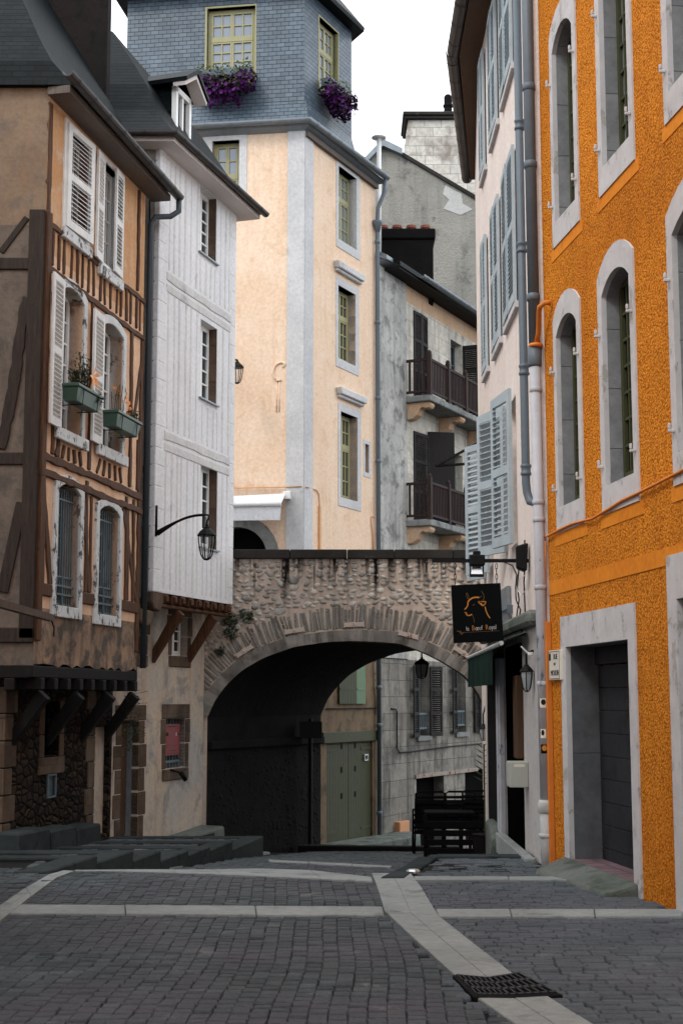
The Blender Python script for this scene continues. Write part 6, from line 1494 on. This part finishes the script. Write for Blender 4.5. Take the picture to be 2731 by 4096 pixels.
def flowerbox(F, q, name, lab, off=.2):
    s0, s1 = q[0]-.15, q[1]+.02; o = empty(name, tuple(F.w((s0+s1)/2, off, q[2])), 0, lab, 'flower box', 'purple window flower boxes'); h = .2
    m = MB(F.M); m.box(s0+.1, s1-.02, -off-.14, -off+.12, q[2]+.02, q[2]+.22); m.build('planter', M['pipe'], o)
    m = MB(F.M); w_ = (s1-s0)/2; c = (s0+s1)/2
    for k in range(5): leafcloud(m, (c+(k-2)*w_*.4, -off-.12, q[2]-.08+rnd.uniform(-.1, .12)), (w_*.36, .3, .36), 150, .06)
    leafcloud(m, (s1-.25, -off-.05, q[2]+.28), (.3, .2, .16), 60, .075); m.build('foliage', M['leaf'], o)
    for mt, n in (('purple', 200), ('purple2', 330)):
        m = MB(F.M)
        for k in range(5): flowers(m, (c+(k-2)*w_*.4, -off-.12, q[2]-.12-(.16 if abs(k-2) < 2 else 0)+rnd.uniform(-.08, .08)), (w_*.36, .28, .42 if abs(k-2) < 2 else .3), n//5, .055)
        m.build('blossoms', M[mt], o)
flowerbox(FTL, tl, 'flower_box', 'wide mass of purple flowers under the front tower window'); flowerbox(FTR, tr, 'flower_box', 'smaller purple flower mass under the side window of the tower')
def planter(q, lab, kind, dz=.42, ds=(.0, .0)):
    s0, s1 = q[0]-.02+ds[0], q[1]+.08+ds[1]; z = q[2]+dz; o = empty('window_box', tuple(FT.w((s0+s1)/2, .2, z)), 0, lab, 'planter', 'dark green window planters')
    m = MB(FT.M); m.hexa([(s0+.05, -.27, z), (s1-.05, -.27, z), (s1-.05, -.09, z), (s0+.05, -.09, z)], [(s0, -.31, z+.2), (s1, -.31, z+.2), (s1, -.05, z+.2), (s0, -.05, z+.2)]); m.box(s0-.02, s1+.02, -.33, -.03, z+.2, z+.25); m.build('trough', M['pot'], o, bevel=.01)
    for s in (s0+.2, s1-.2): m = MB(FT.M); m.tube([(s, -.32, z+.2), (s, -.3, z-.02), (s, 0, z-.02)], .008, 5); m.build('hook', M['iron'], o)
    m = MB(FT.M); L_ = s1-s0
    if kind == 0:
        for k in range(9):
            s = s0+.1+L_*.72*k/9; h = rnd.uniform(.2, .5) if k > 2 else rnd.uniform(.1, .2); tx = rnd.uniform(-.08, .08); m.tube([(s, -.18, z+.22), (s+tx, -.18+rnd.uniform(-.05, .05), z+.25+h)], .006, 4)
            for j in range(6): leafcloud(m, (s+tx*(j+1)/6, -.18, z+.28+h*(j+.6)/6), (.05, .06, .04), 9, .045, 1.2)
        leafcloud(m, (s1-.14, -.26, z+.2), (.12, .1, .1), 60, .05)
    else:
        for k in range(6):
            s = s0+.12+L_*.5*k/6; h = rnd.uniform(.25, .48); tx = rnd.uniform(-.12, .12); m.tube([(s, -.18, z+.22), (s+tx*.3, -.18, z+.25+h*.5), (s+tx, -.2, z+.25+h)], .005, 4)
        leafcloud(m, (s1-.16, -.22, z+.3), (.16, .12, .13), 110, .055, .4)
    m.build('foliage', M['leaf_dark'], o)
    m = MB(FT.M)
    if kind == 0:
        c = Vector((s1-.26, -.26, z+.5)); m.tube([(s1-.28, -.2, z+.2), tuple(c)], .006, 4)
        for i in range(6):
            a = 2*math.pi*i/6; d1 = Vector((math.cos(a), -.1, math.sin(a))); d2 = Vector((math.cos(a+.75), -.25, math.sin(a+.75)))
            m.face([c, c+d1*.09, c+d1*.17+d2*.06, c+d2*.10])
    else:
        for k in range(5): flowers(m, (s0+.15+k*.12, -.2, z+.5+rnd.uniform(-.1, .2)), (.02, .02, .02), 3, .028)
        flowers(m, (s1-.28, -.2, z+.4), (.05, .05, .16), 10, .03)
    m.build('petals', M['peach'], o)
planter(mids[0], 'dark green trough with leafy stems and one big peach pinwheel bloom', 0, .38); planter(mids[1], 'dark green trough with thin bare stems and tiny orange buds', 1, .28)
for i, (u, v, n, r) in enumerate(((922, 2478, 170, (.16, .12, .12)), (985, 2462, 170, (.17, .12, .12)), (925, 2532, 170, (.15, .12, .14)), (880, 2605, 80, (.1, .08, .1)))):
    p = atY(u, v, YB-.08); m = MB(); leafcloud(m, p, r, n, .045); 
    tag(m.build('wall_plant', M['leaf_dark']), ['dark green tuft close to the white house corner on the bridge', 'bushy green tuft furthest right above the arch stones', 'dark tuft lower down among the fan stones of the arch', 'smallest green tuft low beside the arch spring'][i], 'plant', 'weeds rooted in the bridge wall')
m = MB(); p = FB.w(FB.L-.15, .35, 1.25)
for k in range(40):
    a = p+Vector((rnd.uniform(-.1, .1), rnd.uniform(-.2, .2), rnd.uniform(-.35, .5))); m.tube([a, a+Vector((rnd.uniform(0, .22), rnd.uniform(-.1, .1), rnd.uniform(-.12, .08)))], .004, 3)
leafcloud(m, p, (.14, .2, .5), 120, .04); tag(m.build('wall_plant', M['leaf_dark']), 'dry weed hanging under the jetty of the half timbered house', 'plant')
# big leaved pot plant at the cafe
pb_ = atY(1935, 3060, 21.0); o = empty('potted_plant', (pb_.x, 21., -.7), 0, 'dark broad leaved plant in a pot by the stacked chairs', 'plant')
m = MB(); 
for k in range(15):
    z = pb_.z-.28+k*.04; sgn = -1 if k % 2 else 1; L_ = .17*(1-.02*k); c = Vector((pb_.x+.0, 21., z)); m.face([c, c+Vector((sgn*L_*.4, -.02, .02)), c+Vector((sgn*L_, -.03, .09)), c+Vector((sgn*L_*.45, .02, .05))])
m.tube([(pb_.x, 21, -.4), (pb_.x, 21, pb_.z+.3)], .012, 5); m.build('leaves', M['leaf_dark'], o)
m = MB(); m.lathe([(.14, -.72), (.18, -.35), (.2, -.33), (.17, -.33)], (pb_.x, 21., 0), 10); m.build('pot', M['soot_shade'], o)

# ================================================================== CAFE CHAIRS AND TABLES STACKED
def chair(name, loc, rz, label, grp):
    o = empty(name, loc, rz, label, 'chair', grp)
    F_ = WM[o.name]; w_, d, h = .54, .46, .44
    m = MB(F_)
    for k in range(6): y = -.2+k*.075; m.box(-w_/2+.03, w_/2-.03, y, y+.055, h, h+.02)
    m.build('seat', M['seat'], o)
    m = MB(F_)
    for k in range(6): z = .52+k*.068; y = .24+(z-.5)*.2; m.box(-w_/2+.03, w_/2-.03, y, y+.018, z, z+.045)
    m.build('backrest', M['seat'], o)
    for sx in (-1, 1):
        m = MB(F_); m.tube([(sx*w_/2, -.22, 0), (sx*(w_/2-.01), -.2, .62), (sx*(w_/2-.01), -.15, .65), (sx*(w_/2-.01), .28, .66)], .015, 5); m.build('leg', M['seat'], o)
        m = MB(F_); m.tube([(sx*w_/2, .3, 0), (sx*(w_/2-.02), .22, .45), (sx*(w_/2-.02), .34, .95), (sx*(w_/2-.09), .352, .99)], .015, 5); m.build('leg', M['seat'], o)
    m = MB(F_); m.box(-w_/2, w_/2, -.21, -.19, h-.05, h); m.box(-w_/2+.07, w_/2-.07, .34, .36, .96, .995); m.build('seat_frame', M['seat'], o)
    return o
def dup(r, loc, rz, label):
    o = r.copy(); col.objects.link(o); o.location = loc; o.rotation_euler = (0, 0, rz); o['label'] = label; WM[o.name] = WM[r.name]
    for ch in list(r.children): c = ch.copy(); col.objects.link(c); c.parent = o
    return o
cx = {}
spots = [(1715, 25.2, 'left front stack'), (1835, 25.0, 'right front stack'), (1905, 24.4, 'stack nearest the stone jamb')]
base_c = None
words = ['bottom', 'second', 'third', 'fourth', 'fifth']
for si, (u, y, nm) in enumerate(spots):
    p = atY(u, 3300, y); zg_ = lane(y)
    for k in range(3):
        lab = 'black slatted cafe chair, %s from the ground in the %s' % (['lowest', 'middle one', 'topmost'][k], nm)
        loc = (p.x, y+.03*k, zg_+.085*k-.08)
        if base_c is None: base_c = chair('cafe_chair', loc, R(180), lab, 'stacked black cafe chairs')
        else: dup(base_c, loc, R(180+rnd.uniform(-3, 3)), lab)
p = atY(1800, 3250, 23.6); zt_ = p.z; t = empty('cafe_table', (p.x, 23.6, lane(23.6)), 0, 'black folding cafe table leaning among the stacked chairs', 'table')
m = MB(); m.box(p.x-.42, p.x+.38, 23.3, 23.9, zt_-.01, zt_+.025); m.build('tabletop', M['seat'], t, bevel=.006)
for sx in (-.36, .32):
    m = MB(); m.tube([(p.x+sx, 23.4, lane(23.6)-.05), (p.x+sx, 23.85, zt_)], .016, 5); m.tube([(p.x+sx, 23.85, lane(23.6)-.05), (p.x+sx, 23.4, zt_)], .016, 5); m.build('leg', M['seat'], t)
m = MB()
for k in range(5): m.box(1.3+k*.0, 3.2, 22.8, 22.84, -.95+k*.14, -.86+k*.14)
for x in (1.32, 2.2, 3.1): m.box(x-.03, x+.03, 22.84, 22.9, -1.1, -.2)
tag(m.build('slatted_screen', M['seat']), 'low black slatted screen in front of the stacked chairs', 'screen')

# ================================================================== STREET FURNITURE
b = G(1407, 3393); zb_ = b.z; m = MB(); m.lathe([(.055, 0), (.055, .9), (.05, .93), (.03, .95)], (b.x, b.y, zb_-.02), 12); m.lathe([(.075, 0), (.07, .05), (.055, .07)], (b.x, b.y, zb_-.02), 12); tag(m.build('bollard', M['iron'], smooth=False), 'slim black bollard before the green garage door', 'bollard')
ps_ = atY(1240, 3385, 30.2); o = empty('road_sign', (ps_.x, 30.2, lane(30.2)), 0, 'dark sign on a black post at the far end of the tunnel wall', 'road sign')
m = MB(); m.tube([(ps_.x, 30.2, lane(30.2)-.05), (ps_.x, 30.2, 1.2)], .045, 8); m.build('post', M['iron'], o)
a, b = atY(1200, 2886, 30.2), atY(1288, 2953, 30.2); m = MB(); m.box(a.x, b.x, 30.12, 30.15, b.z, a.z); m.build('panel', M['iron'], o, bevel=.01)
a, b = atY(1180, 3380, 29.4), atY(1730, 3400, 27.8); m = MB(); m.hexa([(-.9, 29.9, -2), (a.x+3.2, 28.0, -2), (a.x+3.25, 28.25, -2), (-.9, 30.15, -2)], [(-.9, 29.9, -1.38), (a.x+3.2, 28.0, -1.22), (a.x+3.25, 28.25, -1.22), (-.9, 30.15, -1.38)]); structure(m.build('kerb', M['beam_black'], bevel=.02, loc=(0, 0, 0)))
m = MB(); P_ = [FYR.w(.9, .9, 0), FYR.w(3.9, .95, 0), FYR.w(5.2, .6, 0), FYR.w(5.2, .02, 0), FYR.w(.5, .02, 0)]; m.plate([(p.x, p.y) for p in P_], -2.6, lambda x, y: -1.62-.02*(y-33)); structure(m.build('pavement', M['concrete'], bevel=.05, loc=(0, 0, 0)))
for (u, v), lab in (((190, 3462), 'small round steel ground light at the left paving strip'), ((1652, 3492), 'small round steel ground light beside the central paving strip')):
    p = G(u, v); z = ground(p.x, p.y); m = MB(); m.lathe([(.07, 0), (.07, .02), (.055, .035), (.02, .04)], (p.x, p.y, z-.0), 14); tag(m.build('ground_light', M['steel'], smooth=False), lab, 'ground light', 'round lights set in the paving')
# drain grate: two cast panels folded to a shallow V
gc = [(1826, 3914), (1906, 3994), (2035, 3996), (1950, 3926), (2226, 3986), (2072, 3906)]
A1, A2, B2, B1, C2, C1 = [G(*q)+Vector((0, 0, .0)) for q in gc]
dg = empty('drain_grate', tuple(((A1+C2)/2).xy)+(0,), 0, 'cast iron drain grate of two panels across the pale stone strip', 'drain grate')
m = MB(); m.face([(A1.x-.02, A1.y, .004), (A2.x-.02, A2.y-.03, .004), (B2.x, B2.y-.03, .004), (C2.x+.03, C2.y-.02, .004), (C1.x, C1.y+.03, .004), (B1.x, B1.y+.03, .004)]); m.build('pit', M['black'], dg)
m = MB(); fr_ = [A1, A2, B2, C2, C1, B1]; ctr = sum(fr_, Vector((0, 0, 0)))/6
fo = [ctr+(p-ctr)*1.1 for p in fr_]
for i in range(6): a, b, c, d = fr_[i], fr_[(i+1) % 6], fo[(i+1) % 6], fo[i]; m.hexa([(a.x, a.y, -.03), (b.x, b.y, -.03), (c.x, c.y, -.03), (d.x, d.y, -.03)], [(a.x, a.y, .022), (b.x, b.y, .022), (c.x, c.y, .012), (d.x, d.y, .012)])
m.build('surround', M['joint'], dg)
def gratepanel(p00, p01, p11, p10, na, nb):
    m = MB(); P2 = lambda s, t: p00.lerp(p10, s).lerp(p01.lerp(p11, s), t)
    def bar_(s0, t0, s1, t1):
        q = [P2(s0, t0), P2(s1, t0), P2(s1, t1), P2(s0, t1)]; m.hexa([(p.x, p.y, .006) for p in q], [(p.x, p.y, .026) for p in q])
    for k in range(na+1): c = k/na; w_ = .035 if k in (0, na) else .022; bar_(max(0, c-w_), 0, min(1, c+w_), 1)
    for k in range(nb+1): c = k/nb; w_ = .05 if k in (0, nb) else .045; bar_(0, max(0, c-w_), 1, min(1, c+w_))
    return m.build('grate_panel', M['cast'], dg)
gratepanel(A1, A2, B2, B1, 6, 3); gratepanel(B1, B2, C2, C1, 6, 3)
# small boxes on walls
q = FPA.rect((2060, 3030), (2100, 3022), (2060, 3125)); s0 = s_(16.3); mb = empty('meter_box', tuple(FPA.w(s0, .1, q[2])), 0, 'pale grey plastic meter box on the white wall beside the dark doorway', 'meter box')
m = MB(FPA.M); m.box(s0, s_(16.0), -.21, 0, q[2], q[3]); m.build('case', M['meter'], mb, bevel=.008)
m = MB(FPA.M); m.box(s0+.02, s_(16.0)-.02, -.216, -.211, q[2]+.02, q[3]-.02); m.build('door', M['meter'], mb)
m = MB(FPA.M); m.box(s_(16.0)+.0005, s_(16.0)+.002, -.16, -.04, q[3]-.055, q[3]-.025); m.build('notice', M['plate'], mb)
sd = Face((-3.4, 23.36), (-3.1, 23.36))
m = MB(); p = atY(565, 2100, 23.3); m.box(p.x-.0, p.x+.12, 23.2, 23.38, p.z-.02, p.z+.14); tag(m.build('junction_box', M['zinc'], bevel=.01), 'grey junction box on the stone edge between timber and white houses', 'junction box')
m = MB(); pts = [atY(u, v, 23.32) for u, v in ((600, 800), (598, 1100), (594, 1500), (592, 1850), (575, 1865), (574, 1890), (592, 1905), (590, 2040), (580, 2080), (579, 2120), (576, 2250), (572, 2380))]; m.tube(pts, .014, 5); tag(m.build('cable', M['iron'], smooth=True), 'black cable running down the gap beside the white house', 'cable')
# poster behind the window bars
q = FWL.rect((669, 2897), (733, 2897), (667, 3024)); po = empty('poster', tuple(FWL.w(q[0], 0, q[2])), 0, 'dark red exhibition poster in the barred ground floor window', 'poster')
m = MB(FWL.M); m.box(q[0], q[1], .06, .066, q[2], q[3]); m.build('sheet', M['poster'], po)
h = q[3]-q[2]; w_ = q[1]-q[0]
text(FWL, po, 'santh', q[0]+.03, -.059, q[2]+h*.62, h*.2, M['ink'], sx=.72); text(FWL, po, 'o', q[0]+w_*.73, -.0585, q[2]+h*.62, h*.22, M['white_line'], sx=.85); text(FWL, po, 'u', q[0]+w_*.87, -.059, q[2]+h*.62, h*.2, M['ink'], sx=.6)
m = MB(FWL.M)
for a, b, c, d in ((.25, .8, .90, .93), (.08, .5, .30, .32), (.55, .92, .30, .32), (.3, .72, .13, .16), (.2, .8, .05, .07)): m.box(q[0]+w_*a, q[0]+w_*b, .058, .06, q[2]+h*c, q[2]+h*d)
m.build('print', M['sandstone'], po)
lp = FWL.sz(690, 3110); m = MB(FWL.M); m.tube([(lp[0]-.15, -.02, lp[1]+.14), (lp[0]-.08, -.16, lp[1]+.1), (lp[0]-.02, -.2, lp[1]+.05)], .02, 6); m.T = None; m.tube([(lp[0]-.06, -.19, lp[1]+.09), (lp[0]+.04, -.24, lp[1]-.04)], .045, 8); tag(m.build('spotlight', M['iron'], smooth=True), 'small black spotlight on an arm below the poster window', 'spotlight')
# bracket of two dark bars out from the pink house
m = MB(); a = atY(1742, 1864, 20.9); b1_ = atY(1890, 1783, 21.3); b2_ = atY(1890, 1854, 21.3)
m.tube([a, b1_], .022, 5); m.tube([a, b2_], .022, 5); m.tube([b1_, b1_+(b1_-a)*.35], .022, 5); m.tube([b2_, b2_+(b2_-a)*.35], .022, 5); tag(m.build('wall_bracket', M['iron']), 'two dark iron bars meeting in a point before the lower balcony', 'bracket')
m = MB(); 
for du in (0, 12): a = atY(2082+du, 2585+du, 15.2); m.tube([a, a+Vector((.09, 0, -.09))], .008, 5)
a = atY(2120, 2620, 15.2); m.lathe([(.03, 0), (.03, .03)], tuple(a), 8); tag(m.build('antenna', M['white_plain']), 'small white two pronged antenna fixed to the pale drainpipe', 'antenna')
# ================================================================== LIGHT
w = bpy.data.worlds.new('World'); sc.world = w; w.use_nodes = True; nt = w.node_tree; bg = nt.nodes['Background']
AZ, EL = R(42), R(46)     # sun direction: behind the camera, a little to the left
sky = nt.nodes.new('ShaderNodeTexSky'); sky.sky_type = 'NISHITA'; sky.sun_disc = False; sky.sun_elevation = EL; sky.sun_rotation = R(180)+AZ
sky.air_density = 1; sky.dust_density = 3
mx = nt.nodes.new('ShaderNodeMix'); mx.data_type = 'RGBA'; mx.inputs[0].default_value = .9
nt.links.new(sky.outputs[0], mx.inputs[6]); mx.inputs[7].default_value = (19.6, 20.4, 21.4, 1)   # cloud deck over the clear sky
nt.links.new(mx.outputs[2], bg.inputs[0]); bg.inputs[1].default_value = .1
ld = bpy.data.lights.new('sun', 'SUN'); lo = bpy.data.objects.new('sun', ld); col.objects.link(lo)
ld.energy = 1.3; ld.angle = R(14); ld.color = (1, .95, .88)
to = Vector((-math.sin(AZ)*math.cos(EL), -math.cos(AZ)*math.cos(EL), math.sin(EL)))
lo.rotation_euler = to.to_track_quat('Z', 'Y').to_euler(); lo.location = (0, -5, 30)
sc.view_settings.view_transform = 'Standard'; sc.view_settings.look = 'None'; sc.view_settings.exposure = .08; sc.view_settings.gamma = 1
sc.cycles.max_bounces = 6; sc.cycles.diffuse_bounces = 4; sc.cycles.glossy_bounces = 3
